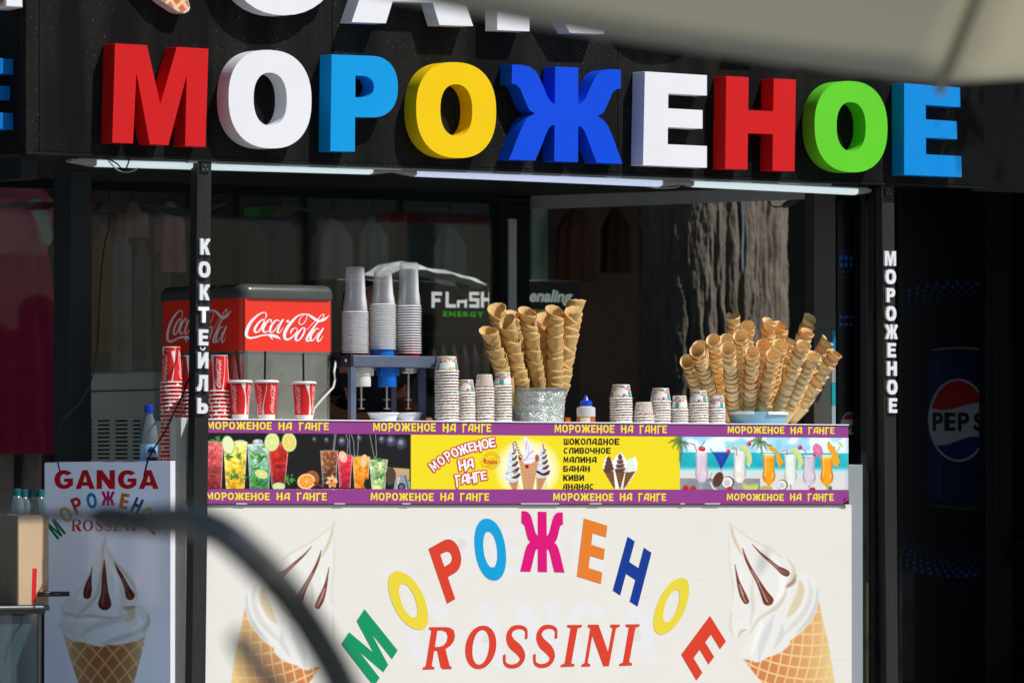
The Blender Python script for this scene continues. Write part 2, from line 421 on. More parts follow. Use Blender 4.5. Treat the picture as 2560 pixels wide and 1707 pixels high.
# ------------------------------------------------------------------ canvas: paints print into mesh colours
class Canvas:
    def __init__(s, x0, y0, x1, y1, res, bgc):
        s.x0, s.y0, s.x1, s.y1 = x0, y0, x1, y1
        s.w = max(2, int((x1 - x0) * res)); s.h = max(2, int((y1 - y0) * res))
        s.X, s.Y = np.meshgrid(np.linspace(x0, x1, s.w), np.linspace(y0, y1, s.h))
        s.px = (x1 - x0) / (s.w - 1)
        s.a = np.empty((s.h, s.w, 3)); s.a[:] = np.array(bgc) / 255.0
    def _mix(s, m, col, sl=None):
        c = np.array(col) / 255.0 if not isinstance(col, np.ndarray) else col
        t = s.a if sl is None else s.a[sl]
        if c.ndim == 1: c = c[None, None]
        t += (c - t) * m[..., None]
    def _sl(s, xa, ya, xb, yb):
        i0 = max(0, int((xa - s.x0) / s.px) - 1); i1 = min(s.w, int((xb - s.x0) / s.px) + 3)
        j0 = max(0, int((ya - s.y0) / s.px) - 1); j1 = min(s.h, int((yb - s.y0) / s.px) + 3)
        return (slice(j0, max(j0, j1)), slice(i0, max(i0, i1)))
    def poly(s, pts, col, al=1.0, soft=0.6):
        P = np.array(pts, float); m_ = soft * 2 + 1
        sl = s._sl(P[:, 0].min() - m_, P[:, 1].min() - m_, P[:, 0].max() + m_, P[:, 1].max() + m_)
        X, Y = s.X[sl], s.Y[sl]
        if X.size == 0: return
        ins = np.zeros(X.shape, bool); dm = np.full(X.shape, 1e9)
        n = len(P)
        for i in range(n):
            x1, y1 = P[i]; x2, y2 = P[(i + 1) % n]
            if y1 != y2:
                c = ((y1 > Y) != (y2 > Y)) & (X < (x2 - x1) * (Y - y1) / (y2 - y1) + x1); ins ^= c
            dx, dy = x2 - x1, y2 - y1; t = np.clip(((X - x1) * dx + (Y - y1) * dy) / (dx * dx + dy * dy + 1e-9), 0, 1)
            dm = np.minimum(dm, np.hypot(X - x1 - t * dx, Y - y1 - t * dy))
        d = np.where(ins, dm, -dm)
        s._mix(np.clip(d / soft / 2 + 0.5, 0, 1) * al, col if not callable(col) else col(X, Y), sl)
    def ell(s, cx, cy, rx, ry, col, al=1.0, rot=0, soft=0.6):
        R = max(rx, ry) + soft * 2 + 1; sl = s._sl(cx - R, cy - R, cx + R, cy + R)
        X, Y = s.X[sl] - cx, s.Y[sl] - cy
        if X.size == 0: return
        c, n = math.cos(math.radians(rot)), math.sin(math.radians(rot))
        u = (X * c + Y * n) / rx; v = (-X * n + Y * c) / ry
        d = (1 - np.hypot(u, v)) * min(rx, ry)
        s._mix(np.clip(d / soft / 2 + 0.5, 0, 1) * al, col, sl)
    def rib(s, pts, ws, col, al=1.0, soft=0.6, k=5):
        if not isinstance(ws, (list, tuple)): ws = [ws] * len(pts)
        c = np.array(bez([(p[0], p[1], q) for p, q in zip(pts, ws)], k))
        R = max(ws) / 2 + soft * 2 + 1
        sl = s._sl(c[:, 0].min() - R, c[:, 1].min() - R, c[:, 0].max() + R, c[:, 1].max() + R)
        X, Y = s.X[sl], s.Y[sl]
        if X.size == 0: return
        d = np.full(X.shape, -1e9)
        for i in range(len(c) - 1):
            x1, y1, w1 = c[i]; x2, y2, w2 = c[i + 1]; dx, dy = x2 - x1, y2 - y1
            t = np.clip(((X - x1) * dx + (Y - y1) * dy) / (dx * dx + dy * dy + 1e-9), 0, 1)
            d = np.maximum(d, (w1 + (w2 - w1) * t) / 2 - np.hypot(X - x1 - t * dx, Y - y1 - t * dy))
        s._mix(np.clip(d / soft / 2 + 0.5, 0, 1) * al, col, sl)
    def noise(s, sc, seed=0, oct=3):
        r = np.random.default_rng(seed); out = np.zeros((s.h, s.w)); amp = 1; tot = 0
        for o in range(oct):
            g = sc / 2 ** o; nx = int((s.x1 - s.x0) / g) + 3; ny = int((s.y1 - s.y0) / g) + 3
            G = r.random((ny, nx)); fx = (s.X - s.x0) / g; fy = (s.Y - s.y0) / g
            ix = fx.astype(int); iy = fy.astype(int); tx = fx - ix; ty = fy - iy
            tx = tx * tx * (3 - 2 * tx); ty = ty * ty * (3 - 2 * ty)
            out += amp * ((G[iy, ix] * (1 - tx) + G[iy, ix + 1] * tx) * (1 - ty) + (G[iy + 1, ix] * (1 - tx) + G[iy + 1, ix + 1] * tx) * ty)
            tot += amp; amp *= 0.55
        return out / tot
    def mesh(s, name, fn, m, parent=None, flip=False):
        """fn(X, Y) -> three arrays; X, Y in canvas units"""
        x, y, z = fn(s.X, s.Y)
        co = np.stack([x, y, z], -1).reshape(-1, 3).astype(np.float32)
        idx = np.arange(s.w * s.h).reshape(s.h, s.w)
        q = np.stack([idx[:-1, :-1], idx[1:, :-1], idx[1:, 1:], idx[:-1, 1:]], -1).reshape(-1, 4)
        if flip: q = q[:, ::-1]
        me = bpy.data.meshes.new(name)
        me.vertices.add(len(co)); me.vertices.foreach_set('co', co.ravel())
        me.loops.add(q.size); me.loops.foreach_set('vertex_index', q.ravel().astype(np.int32))
        me.polygons.add(len(q)); me.polygons.foreach_set('loop_start', np.arange(0, q.size, 4, dtype=np.int32))
        me.update(calc_edges=True)
        ca = me.color_attributes.new('print', 'FLOAT_COLOR', 'POINT')
        c4 = np.ones((s.w * s.h, 4), np.float32); c4[:, :3] = npl(s.a).reshape(-1, 3)
        ca.data.foreach_set('color', c4.ravel())
        me.polygons.foreach_set('use_smooth', [True] * len(me.polygons))
        me.materials.append(m)
        if parent == 'MESH': return me
        return link(name, me, None, parent)
# ================================================================== MATERIALS IN USE
M_BLACK = mat('black_composite', (14, 15, 15), rough=0.55, dirt=1.0, bump=0.05, bscale=25, spec=.10)
M_FRAME = mat('dark_steel', (24, 27, 28), spec=.25, rough=0.5, vary=0.3, vscale=3, dirt=0.25)
M_POST = mat('post_black', (40, 41, 40), spec=.25, rough=0.5, vary=0.35, vscale=9, stretch=(1, 1, 0.12), dirt=0.5, bump=0.1, bscale=40)
M_GREY = mat('grey_aluminium', (48, 56, 60), spec=.25, rough=0.5, metal=0.1, vary=0.2, vscale=4)
M_GREYL = mat('light_grey_aluminium', (120, 126, 130), rough=0.4, metal=0.3, vary=0.15, vscale=4)
M_CEIL = mat('ceiling_board', (34, 35, 34), spec=.2, rough=0.6, vary=0.2)
M_WHITEP = mat('white_panel', (226, 222, 212), rough=0.35, vary=0.04, vscale=3)
M_WHITE = mat('white_paint', (232, 232, 236), rough=0.35, vary=0.03, vscale=8)
M_DARK = mat('shop_dark', (12, 14, 14), spec=.1, rough=0.7, vary=0.4, vscale=1.5)

def tint(name, rgb): return mat(name, rgb, rough=0.42, vary=0.035, vscale=5, spec=.28, bump=.03, bscale=9, dirt=.12)
M_RED = tint('sign_red', (210, 24, 26)); M_LW = tint('sign_white', (236, 236, 240)); M_CY = tint('sign_light_blue', (0, 154, 226))
M_YE = tint('sign_yellow', (246, 203, 2)); M_BL = tint('sign_blue', (0, 74, 222)); M_GR = tint('sign_green', (100, 210, 44))
M_B2 = tint('sign_sky_blue', (0, 140, 222))

# ================================================================== GROUND
g = MB().box(-60, 60, -60, 60, -0.3, 0.0).build('pavement', mat('pavement_concrete', (134, 137, 138), rough=0.85, vary=0.2, vscale=2, bump=0.3, bscale=30))
tag(g, 'pale concrete pavement under the ice cream stall', None, kind='structure')

# ================================================================== KIOSK
XL = XAT(62); XR = XAT(2463)
ZB = (PY(62, 373).z + PY(2463, 469).z) / 2
ZT = ZB + 1.05
KD = 2.15                                                 # depth of the kiosk
kiosk = thing('ice_cream_kiosk', 'black ice cream kiosk with posts, deep black fascia and dark ceiling around the counter', 'kiosk', (0, 0, 0))
# fascia boards (each panel its own piece)
seams = [XL, XAT(96), XAT(830), XAT(1545), XAT(1985), XR]
for a, b in zip(seams[:-1], seams[1:]):
    MB().box(a + .001, b - .001, 0.0, 0.05, ZB, ZT).build('fascia_panel', M_BLACK, kiosk, bevel=0.0015)
MB().box(XL, XL + .05, 0.052, KD, ZB, ZT).build('side_fascia_panel', mat('side_fascia', (12, 14, 14), rough=0.5, dirt=0.3, spec=.2), kiosk)
MB().box(XR - .05, XR, 0.052, KD, ZB, ZT).build('side_fascia_panel', M_BLACK, kiosk)
MB().box(XL + .05, XR - .05, KD - .05, KD, ZB, ZT).build('rear_fascia_panel', M_BLACK, kiosk)
MB().box(XL + .05, XR - .05, 0.05, KD - .05, ZT - .05, ZT - .002).build('roof', M_BLACK, kiosk)
# lower trim of the fascia, thin metal edge
MB().box(XL, XR, -0.004, 0.05, ZB - .012, ZB - .001).build('fascia_trim', mat('trim_black', (20, 20, 20), spec=.15, rough=0.5, dirt=0.6), kiosk)
MB().box(XAT(470), XAT(2080), 0.0, 0.02, ZB - .022, ZB - .0125).build('edge_strip', M_GREYL, kiosk)
# ceiling boards
zc = ZB + .012
nb = 24
for i in range(nb):
    y0 = 0.06 + i * (KD - .14) / nb
    MB().box(XL + .06, XR - .06, y0 + .004, y0 + (KD - .14) / nb - .004, zc, zc + .012).build('ceiling_board', M_CEIL, kiosk)
MB().box(XL + .055, XR - .055, .055, KD - .055, zc + .014, zc + .02).build('ceiling_deck', M_DARK, kiosk)
# posts -------------------------------------------------------------
def post(xt, yt, xb, w_, d_, name='post', Y=0.0, m=M_POST, z1=ZB - .013, z0=0.0, par=None):
    pt = PY(xt, yt, Y); pb = PY(xb, 1700, Y)
    def X(z): return pb.x + (pt.x - pb.x) * (z - pb.z) / (pt.z - pb.z)
    mb = MB()
    mb.prism([(X(z0), Y, z0), (X(z0) + w_, Y, z0), (X(z0) + w_, Y + d_, z0), (X(z0), Y + d_, z0)],
             [(X(z1), Y, z1), (X(z1) + w_, Y, z1), (X(z1) + w_, Y + d_, z1), (X(z1), Y + d_, z1)])
    return mb.build(name, m, par or kiosk, bevel=0.002), X
PW = 33 * MPP / math.cos(TH)
pl, XpL = post(494, 400, 479, PW, .045)
pr, XpR = post(2205, 470, 2216, PW, .045)
def post_letters(post_o, Xf, chars, ys, pos, m):
    for ch, (ya, yb), (xa, xb) in zip(chars, ys, pos):
        a = PY(xa, ya, -0.006); b = PY(xb, yb, -0.006)
        v, f = glyph('И' if ch == 'Й' else ch, HV, True)
        v = v * np.array([b.x - a.x, a.z - b.z, 0.010]) + np.array([a.x, b.z, 0])
        vs = [(p[0], -0.0062 - p[2], p[1]) for p in v]
        mb = MB().add(vs, f)
        if ch == 'Й':
            h = a.z - b.z; cx = (a.x + b.x) / 2
            mb.tube([(cx - .011, -.006, a.z + .018), (cx - .006, -.006, a.z + .010), (cx, -.006, a.z + .008), (cx + .006, -.006, a.z + .010), (cx + .011, -.006, a.z + .018)], .0035, 6)
        mb.build('letter', m, post_o, bevel=0.0012)
def P1(zx, zy): return zx / 2.735, 570 + zy / 2.735
kt = [((72, 184), (1366, 1432)), ((228, 340), (1354, 1434)), ((384, 494), (1362, 1429)), ((538, 648), (1353, 1426)), ((692, 803), (1355, 1420)),
      ((848, 960), (1350, 1420)), ((1003, 1115), (1342, 1418)), ((1160, 1268), (1346, 1418))]
post_letters(pl, XpL, 'КОКТЕЙЛЬ', [(570 + a / 2.735, 570 + b / 2.735) for (a, b), _ in kt], [(c / 2.735, d / 2.735) for _, (c, d) in kt], M_WHITE)
mt = [((157, 260), (1396, 1472)), ((282, 385), (1400, 1472)), ((410, 508), (1408, 1466)), ((533, 636), (1404, 1474)), ((658, 760), (1400, 1484)),
      ((785, 885), (1414, 1472)), ((910, 1010), (1412, 1478)), ((1036, 1138), (1412, 1482)), ((1162, 1263), (1424, 1480))]
post_letters(pr, XpR, 'МОРОЖЕНОЕ', [(570 + a / 2.735, 570 + b / 2.735) for (a, b), _ in mt], [(1700 + c / 2.735, 1700 + d / 2.735) for _, (c, d) in mt], M_WHITE)
# brackets with screws where posts meet the fascia
for Xf in (XpL, XpR):
    z = ZB - .05
    br = MB().box(Xf(z) + .012, Xf(z) + .050, -.006, -.0005, z - .005, z + .03).build('bracket', mat('bracket_steel', (44, 44, 40), rough=0.5, metal=0.5), kiosk)
    sc_ = MB()
    for dx, dz in ((.022, .004), (.040, .004), (.031, .019)):
        sc_.lathe([(.0035, 0), (.003, .002), (.0, .003)], 10)
        n0 = len(sc_.v) - 30
        for k in range(30):
            x, y, zz = sc_.v[n0 + k]; sc_.v[n0 + k] = (Xf(z) + dx + x, -.006 - zz, z + dz + y)
    sc_.build('screw', M_GREYL, br)
# rear posts and beams
def rear_post(xa, xb, Y, d_, m=M_GREY, name='rear_post'):
    a = PY(xa, 900, Y).x; b = PY(xb, 900, Y).x
    return MB().box(a, b, Y, Y + d_, 0, ZB - .013).build(name, m, kiosk, bevel=0.003)
YB = .92                                                 # left side post depth
rear_post(175, 229, YB, 45 * MPP / math.sin(TH))
YC = KD - .12
cp = MB().box(PY(1250, 900, YC).x, PY(1325, 900, YC).x, YC, YC + .08, 0, ZB - .013).build('rear_post', mat('mullion_dark', (26, 30, 32), rough=0.5, vary=0.2, spec=.2), kiosk, bevel=.003)
MB().box(PY(1272, 900, YC - .01).x, PY(1291, 900, YC - .01).x, YC - .012, YC - .001, 0, ZB - .09).build('mullion_strip', mat('mullion_light', (205, 212, 216), rough=.45, vary=.1), kiosk)
rear_post(2035, 2090, .62, .06, mat('side_post_grey', (72, 72, 68), rough=.5, vary=.1))
rear_post(2182, 2206, .05, .03, M_FRAME, 'door_frame')
# rear beam along the back, then the side beam coming forward to the right
zb1 = PY(900, 452, YC).z
MB().box(XL + .06, PY(1250, 900, YC).x - .002, YC, YC + .06, zb1 - .075, zb1 + .03).build('rear_beam', mat('beam_dark', (17, 20, 22), rough=.6, spec=.2), kiosk, bevel=.002)
MB().box(XL + .06, PY(1250, 900, YC).x - .002, YC - .012, YC - .001, zb1 + .002, zb1 + .024).build('beam_strip', mat('beam_strip_grey', (232, 240, 244), rough=.5, vary=.1), kiosk)
# side beam from the centre post towards the right rear post
pa = PY(1326, 505, YC + .02); pb_ = PY(2034, 478, .66)
MB().prism([(pa.x, pa.y, pa.z - .03), (pa.x + .05, pa.y, pa.z - .03), (pb_.x + .05, pb_.y, pb_.z - .03), (pb_.x, pb_.y, pb_.z - .03)][::-1],
           [(pa.x, pa.y, pa.z + .028), (pa.x + .05, pa.y, pa.z + .028), (pb_.x + .05, pb_.y, pb_.z + .028), (pb_.x, pb_.y, pb_.z + .028)][::-1]).build('side_beam', mat('side_beam_grey', (176, 182, 182), rough=.45, vary=.15), kiosk)
MB().prism([(pa.x + .01, pa.y, pa.z + .03), (pa.x + .04, pa.y, pa.z + .03), (pb_.x + .04, pb_.y, pb_.z + .03), (pb_.x + .01, pb_.y, pb_.z + .03)][::-1],
           [(pa.x + .01, pa.y, ZB), (pa.x + .04, pa.y, ZB), (pb_.x + .04, pb_.y, ZB), (pb_.x + .01, pb_.y, ZB)][::-1]).build('side_board', mat('side_board_dark', (24, 27, 29), rough=.6, spec=.2), kiosk)
# left side beam of the kiosk and hanging sill under the fascia
MB().box(XL + .02, XL + .09, .06, KD - .06, ZB - .10, ZB - .02).build('side_beam', M_FRAME, kiosk)
# dirty rear pane between left post and centre post
pane = MB().box(XL + .1, PY(1250, 900, YC).x - .01, YC + .03, YC + .034, 1.0, zb1 - .08).build('rear_pane', clear_plastic('rear_glass', (40, 44, 44), .04, rough=.3, hi=.10, refl=.35), kiosk)

# ================================================================== THE BIG SIGN
DL = 0.078
sign = thing('channel_letter_sign', 'row of big raised colourful Cyrillic letters on the black fascia above the counter', 'sign', (0, 0, ZB))
def zc1(x, y): return x / 2.735, y / 2.735
def zc2(x, y): return 850 + x / 2.735, y / 2.735
def zc3(x, y): return 1700 + x / 2.735, y / 2.735
def big_letter(ch, TL, BR, m, parent, label=None, d=DL, font=HV, TR=None, BL=None):
    Yf = -d - .001
    a = PY(*TL, Yf); b = PY(*BR, Yf)
    c = PY(*TR, Yf) if TR else Vector((b.x, Yf, a.z)); e = PY(*BL, Yf) if BL else Vector((a.x, Yf, b.z))
    v, f = glyph(ch, font, True)
    q = quadmap((a.x, a.z), (c.x, c.z), (b.x, b.z), (e.x, e.z))(v[:, :2])
    vs = [(q[i][0], -.001 - d * (v[i][2] + .5), q[i][1]) for i in range(len(v))]
    o = MB().add(vs, f).build('letter', m, parent, bevel=0.0015)
    if label: o['label'] = label
    return o
L_ = [('М', zc1(787, 298), zc1(1405, 1006), M_RED, zc1(1425, 335), zc1(768, 975), 'red letter at the left end'),
      ('О', zc1(1563, 330), zc1(2130, 1026), M_LW, None, None, 'white round letter'),
      ('Р', zc1(2268, 374), zc2(396, 1045), M_CY, zc2(396, 390), zc1(2259, 1034), 'light blue letter'),
      ('О', zc2(521, 414), zc2(1068, 1092), M_YE, None, None, 'yellow round letter'),
      ('Ж', zc2(1165, 442), zc2(1938, 1121), M_BL, zc2(1932, 478), zc2(1150, 1092), 'dark blue letter with curled arms'),
      ('Е', zc2(2085, 490), zc3(184, 1148), M_LW, zc3(184, 516), zc2(2072, 1130), 'white letter with three arms'),
      ('Н', zc3(317, 522), zc3(783, 1172), M_RED, zc3(792, 546), zc3(309, 1155), 'red letter with a crossbar'),
      ('О', zc3(920, 544), zc3(1419, 1188), M_GR, None, None, 'bright green round letter'),
      ('Е', zc3(1533, 570), zc3(1926, 1212), M_B2, zc3(1915, 600), zc3(1533, 1196), 'sky blue letter at the right end')]
for ch, tl, br, m, tr, bl, lb in L_: big_letter(ch, tl, br, m, sign, lb, TR=tr, BL=bl)
# upper sign row
top = thing('channel_letter_sign', 'upper row of large white raised letters cut off by the top of the photo', 'sign', (0, 0, ZB + .5))
def slope(x): return (x - 290) * 0.0475
for ch, xa, xb, yb in (('G', 562, 852, 41), ('А', 879, 1183, 60), ('N', 1243, 1510, 80), ('G', 1548, 1822, 94), ('А', 1850, 2120, 108)):
    big_letter(ch, (xa, yb - 330 - (8 if ch == 'G' else 0)), (xb, yb + (6 if ch != 'G' else 0)), M_LW, top, TR=(xb, yb - 314), BL=(xa, yb - 4))
# cone-shaped sign piece left of the white row
M_WAF = None
def waffle_mat(name, c1, c2, scale, rot=45, bumpd=0.0015, uv=False, line=0.16, vary=.15):
    m = bpy.data.materials.new(name); m.use_nodes = True; t = m.node_tree; N = t.nodes; L = t.links
    b = N['Principled BSDF']; b.inputs['Roughness'].default_value = 0.6
    tc = N.new('ShaderNodeTexCoord'); mp = N.new('ShaderNodeMapping'); mp.inputs['Scale'].default_value = scale; mp.inputs['Rotation'].default_value = (0, 0, math.radians(rot)) if uv else (0, math.radians(rot), 0)
    L.new(tc.outputs['UV' if uv else 'Object'], mp.inputs[0])
    if uv:
        # rotate before scaling so the squares stay square
        mp.inputs['Scale'].default_value = (1, 1, 1)
        sc0 = N.new('ShaderNodeVectorMath'); sc0.operation = 'MULTIPLY'; sc0.inputs[1].default_value = scale
        L.new(tc.outputs['UV'], sc0.inputs[0]); L.new(sc0.outputs[0], mp.inputs[0])
    sp = N.new('ShaderNodeSeparateXYZ'); L.new(mp.outputs[0], sp.inputs[0])
    def tri(o):
        f = N.new('ShaderNodeMath'); f.operation = 'PINGPONG'; f.inputs[1].default_value = 0.5; L.new(o, f.inputs[0]); return f.outputs[0]
    a = tri(sp.outputs[0]); c = tri(sp.outputs[1 if uv else 2])
    mn = N.new('ShaderNodeMath'); mn.operation = 'MINIMUM'; L.new(a, mn.inputs[0]); L.new(c, mn.inputs[1])
    mr = N.new('ShaderNodeMapRange'); mr.inputs[1].default_value = line * .5; mr.inputs[2].default_value = line * 1.4; L.new(mn.outputs[0], mr.inputs[0])
    n = N.new('ShaderNodeTexNoise'); n.inputs['Scale'].default_value = 30; n.inputs['Detail'].default_value = 4; L.new(tc.outputs['Object'], n.inputs[0])
    oi = N.new('ShaderNodeObjectInfo')
    ad = N.new('ShaderNodeMath'); ad.operation = 'ADD'; L.new(n.outputs[0], ad.inputs[0]); L.new(oi.outputs['Random'], ad.inputs[1])
    vr = N.new('ShaderNodeMapRange'); vr.inputs[1].default_value = .5; vr.inputs[2].default_value = 1.5; vr.inputs[3].default_value = 1 - vary; vr.inputs[4].default_value = 1 + vary
    L.new(ad.outputs[0], vr.inputs[0])
    mx = N.new('ShaderNodeMix'); mx.data_type = 'RGBA'; L.new(mr.outputs[0], mx.inputs[0]); mx.inputs[6].default_value = (*lin(c1), 1); mx.inputs[7].default_value = (*lin(c2), 1)
    vm = N.new('ShaderNodeVectorMath'); vm.operation = 'SCALE'; L.new(mx.outputs[2], vm.inputs[0]); L.new(vr.outputs[0], vm.inputs['Scale'])
    L.new(vm.outputs[0], b.inputs['Base Color'])
    bp = N.new('ShaderNodeBump'); bp.invert = True; bp.inputs['Strength'].default_value = 1.0; bp.inputs['Distance'].default_value = bumpd
    L.new(mr.outputs[0], bp.inputs['Height']); L.new(bp.outputs[0], b.inputs['Normal'])
    return m
M_CONEP = waffle_mat('printed_waffle', (238, 205, 165), (214, 110, 62), (26, 26, 26), 38, 0.0)
def poly_px(pts, Y): return [(PY(x, y, Y).x, PY(x, y, Y).z) for x, y in pts]
cone_pts = [zc1(1108, 10), zc1(1215, 82), zc1(1262, 93), zc1(1290, 78), zc1(1300, 55), zc1(1286, 0), (462, -120), (450, -260), (300, -330), (230, -240), (290, -130)]
q = poly_px(cone_pts, -.056)
cs = thing('cone_shaped_sign', 'white-sided cone-shaped sign with orange waffle print above the red letter', 'sign', (0, 0, ZB + .5))
fr = [(x, -.055, z) for x, z in q]; bk = [(x, -.001, z) for x, z in q]
n = len(q)
MB().add(fr + bk, [tuple(range(n)), tuple(range(n, 2 * n))[::-1]] + [(i, n + i, n + (i + 1) % n, (i + 1) % n) for i in range(n)]).build('cone_body', M_LW, cs)
cxm = sum(p[0] for p in q) / n; czm = sum(p[1] for p in q) / n
MB().add([(cxm + (x - cxm) * .97, -.0562, czm + (z - czm) * .985) for x, z in q], [tuple(range(n))]).build('waffle_print', M_CONEP, cs)

# sign on the left side of the kiosk: blue letter arms seen edge on
ss = thing('side_letter_sign', 'blue raised letter round the left corner of the fascia, only its arm ends visible', 'sign', (XL, .1, ZB + .3))
za = PX(34, 148, XL).z; zb_ = PX(34, 325, XL).z
y0 = PX(34, 200, XL).y; hh = za - zb_
v, f = glyph('Е', HV, True)
MB().add([(XL - .002 - .056 * (p[2] + .5), y0 + .32 * (1 - p[0]), zb_ + hh * p[1]) for p in v], [ff[::-1] for ff in f]).build('letter', mat('side_blue', (0, 120, 205), rough=.3), ss, bevel=.0015)
sw = thing('side_cone_sign', 'tip of a white-sided cone sign in the top left corner', 'sign', (XL, .1, ZB + .8))
zz = PX(50, 22, XL).z; yy = PX(60, 10, XL).y
MB().prism([(XL - .08, yy, zz), (XL - .002, yy, zz), (XL - .002, yy + .10, zz - .004), (XL - .08, yy + .10, zz - .004)],
           [(XL - .08, yy + .02, zz + .4), (XL - .002, yy + .02, zz + .4), (XL - .002, yy + .35, zz + .4), (XL - .08, yy + .35, zz + .4)]).build('cone_body', M_LW, sw, bevel=.006)
MB().box(XL - .082, XL - .0805, yy + .015, yy + .1, zz + .004, zz + .3).build('waffle_print', M_CONEP, sw)

# ================================================================== TUBE LIGHTS
M_TUBE = mat('lit_tube', (225, 242, 244), rough=.4, emit=0.62, emitc=(222, 240, 244))
M_TUBE2 = mat('lit_tube_blue', (214, 224, 248), rough=.4, emit=0.6, emitc=(205, 218, 250))
M_CAPG = mat('lamp_cap', (150, 148, 142), rough=.4, vary=.1)
M_LAMPB = mat('lamp_body', (120, 122, 122), rough=.4, metal=.3)
Yt = .055
def lamp(xa, ya, xb, yb, m, label, drop=0.0):
    t = thing('tube_light', label, 'lamp', tuple(PY((xa + xb) / 2, (ya + yb) / 2, Yt)), 'tube lights under the fascia edge')
    a = PY(xa, ya, Yt); b = PY(xb, yb, Yt); d = (b - a).normalized(); u = Vector((0, 0, 1))
    def pt(s, y, z): return a + (b - a) * s + Vector((0, y, 0)) + u * z
    def bar(s0, s1, prof, name, mm, bev=.002):
        mb = MB(); mb.prism([tuple(pt(s0, y, z)) for y, z in prof], [tuple(pt(s1, y, z)) for y, z in prof]); mb.build(name, mm, t, bevel=bev)
    bar(0.02, .98, [(-.022, .010), (-.022, .017), (.03, .02), (.03, .010)], 'housing', M_LAMPB)
    bar(.075, .925, [(-.024, -.010), (-.026, .009), (.026, .009), (.024, -.010), (0, -.016)], 'diffuser', m)
    for s0, s1 in ((0.0, .073), (.927, 1.0)):
        k = (s0 < .5)
        mb = MB()
        P = [(-.026, -.012), (-.028, .016), (.028, .016), (.026, -.012), (0, -.018)]
        Q = [(y * .72, z * .45 + .004) for y, z in P]
        mb.prism([tuple(pt(s0, y, z)) for y, z in (Q if k else P)], [tuple(pt(s1, y, z)) for y, z in (P if k else Q)])
        mb.build('end_cap', M_CAPG, t, bevel=.003)
    return t
lamp(172, 405, 983, 428, M_TUBE, 'left of the three lit tube lights under the fascia, behind the left post')
lamp(979, 429, 1700, 460, M_TUBE2, 'middle lit tube light with bluish glow, under the yellow and dark blue sign letters')
lamp(1690, 456, 2172, 480, M_TUBE, 'right lit tube light, sloping down under the green sign letter')
# wires
M_WIRE = mat('black_cable', (16, 16, 15), rough=.7, spec=.1)
def cable(name, pts, r, label, m=M_WIRE, k=6, cat='cable'):
    o = MB().tube([Vector(p) for p in bez([tuple(q) for q in pts], k)], r, 7).build(name, m)
    return tag(o, label, cat)
def PZ(zx, zy, Y): return PY(zx / 2.735, zy / 2.735, Y)
cable('hanging_cable', [PZ(890, 1066, .03), PZ(872, 1130, .02), PZ(845, 1168, .02), PZ(800, 1120, .02), PZ(740, 1090, .03), PZ(700, 1080, .04), PZ(735, 1110, .05), PZ(748, 1180, .06),
      PZ(750, 1400, .07), PZ(745, 1559, .08), PY(262, 610, .1), PY(252, 700, .12), PY(243, 870, .14), PY(225, 960, .12), PY(196, 1010, .08), PY(165, 1040, .05), PY(145, 1080, .04), PY(140, 1130, .04), PY(150, 1180, .05)],
      .0028, 'thin black cable drooping from the left tube light down past the grey rear post')
cable('hanging_cable', [PZ(740, 1100, .02), PZ(800, 1160, .02), PZ(860, 1178, .02), PZ(910, 1170, .03), PZ(945, 1148, .05)], .0024, 'short pale wire looped under the left tube light', M_CAPG)
cable('hanging_cable', [PY(1610, 463, .06), PY(1640, 470, .05), PY(1690, 468, .05), PY(1708, 455, .05)], .003, 'short dark wire joining the middle and right tube lights', M_CAPG)
# ================================================================== COUNTER
M_PRINT = mat('printed_panel', (200, 200, 200), rough=.32, vcol='print', coat=.25)
M_PRINTM = mat('printed_vinyl', (200, 200, 200), rough=.4, vcol='print', coat=.1)
YF = .03                                             # banner plane
CX0, CX1 = XAT(503, YF), XAT(2121, YF)
ZTOP = (PY(517, 1047, YF).z + PY(2120, 1060, YF).z) / 2
ZB1 = (PY(517, 1084, YF).z + PY(2120, 1092, YF).z) / 2
ZB2 = (PY(517, 1221, YF).z + PY(2120, 1225, YF).z) / 2
ZB3 = (PY(517, 1259, YF).z + PY(2120, 1260, YF).z) / 2
counter = thing('sales_counter', 'long white ice cream counter with purple and yellow printed banner along its upper edge', 'counter', (0, 0, 0))
CXR = XAT(607, .235) - .012
MB().box(CX0 + .004, CX1 - .004, YF + .006, .155, ZB3 + .002, ZTOP - .006).build('counter_body', M_WHITEP, counter)
MB().box(CXR, CX1 - .004, .156, .85, ZB3 + .002, ZTOP - .006).build('counter_body', M_WHITEP, counter)
MB().box(CX0 - .002, CX1 + .002, YF - .004, .157, ZTOP - .005, ZTOP).build('counter_top', M_WHITE, counter, bevel=.0015)
MB().box(CXR - .002, CX1 + .002, .1575, .86, ZTOP - .005, ZTOP).build('counter_top', M_WHITE, counter)
FX1 = XAT(2129, YF + .01)
MB().box(CX0 - .01, FX1, YF + .012, .155, .08, ZB3 - .002).build('front_box', M_WHITEP, counter, bevel=.003)
MB().box(CXR, FX1, .156, .84, .08, ZB3 - .002).build('front_box', M_WHITEP, counter, bevel=.003)
MB().box(FX1 + .002, XAT(2157, .06), .06, .84, .05, PY(2140, 1161, .06).z).build('side_panel', mat('side_panel_grey', (150, 156, 160), rough=.4, vary=.05), counter, bevel=.002)
MB().box(CXR + .02, FX1 - .05, .06, .8, 0, .078).build('plinth', M_FRAME, counter)
# white upright beside the left post
ux0, ux1 = PY(439, 1300, .12).x, PY(466, 1300, .12).x
up = MB().box(ux0, ux1, .12, .16, .02, PY(450, 1044, .12).z).build('corner_upright', mat('scuffed_white', (205, 206, 200), rough=.45, vary=.1, vscale=10, dirt=.3), counter, bevel=.002)
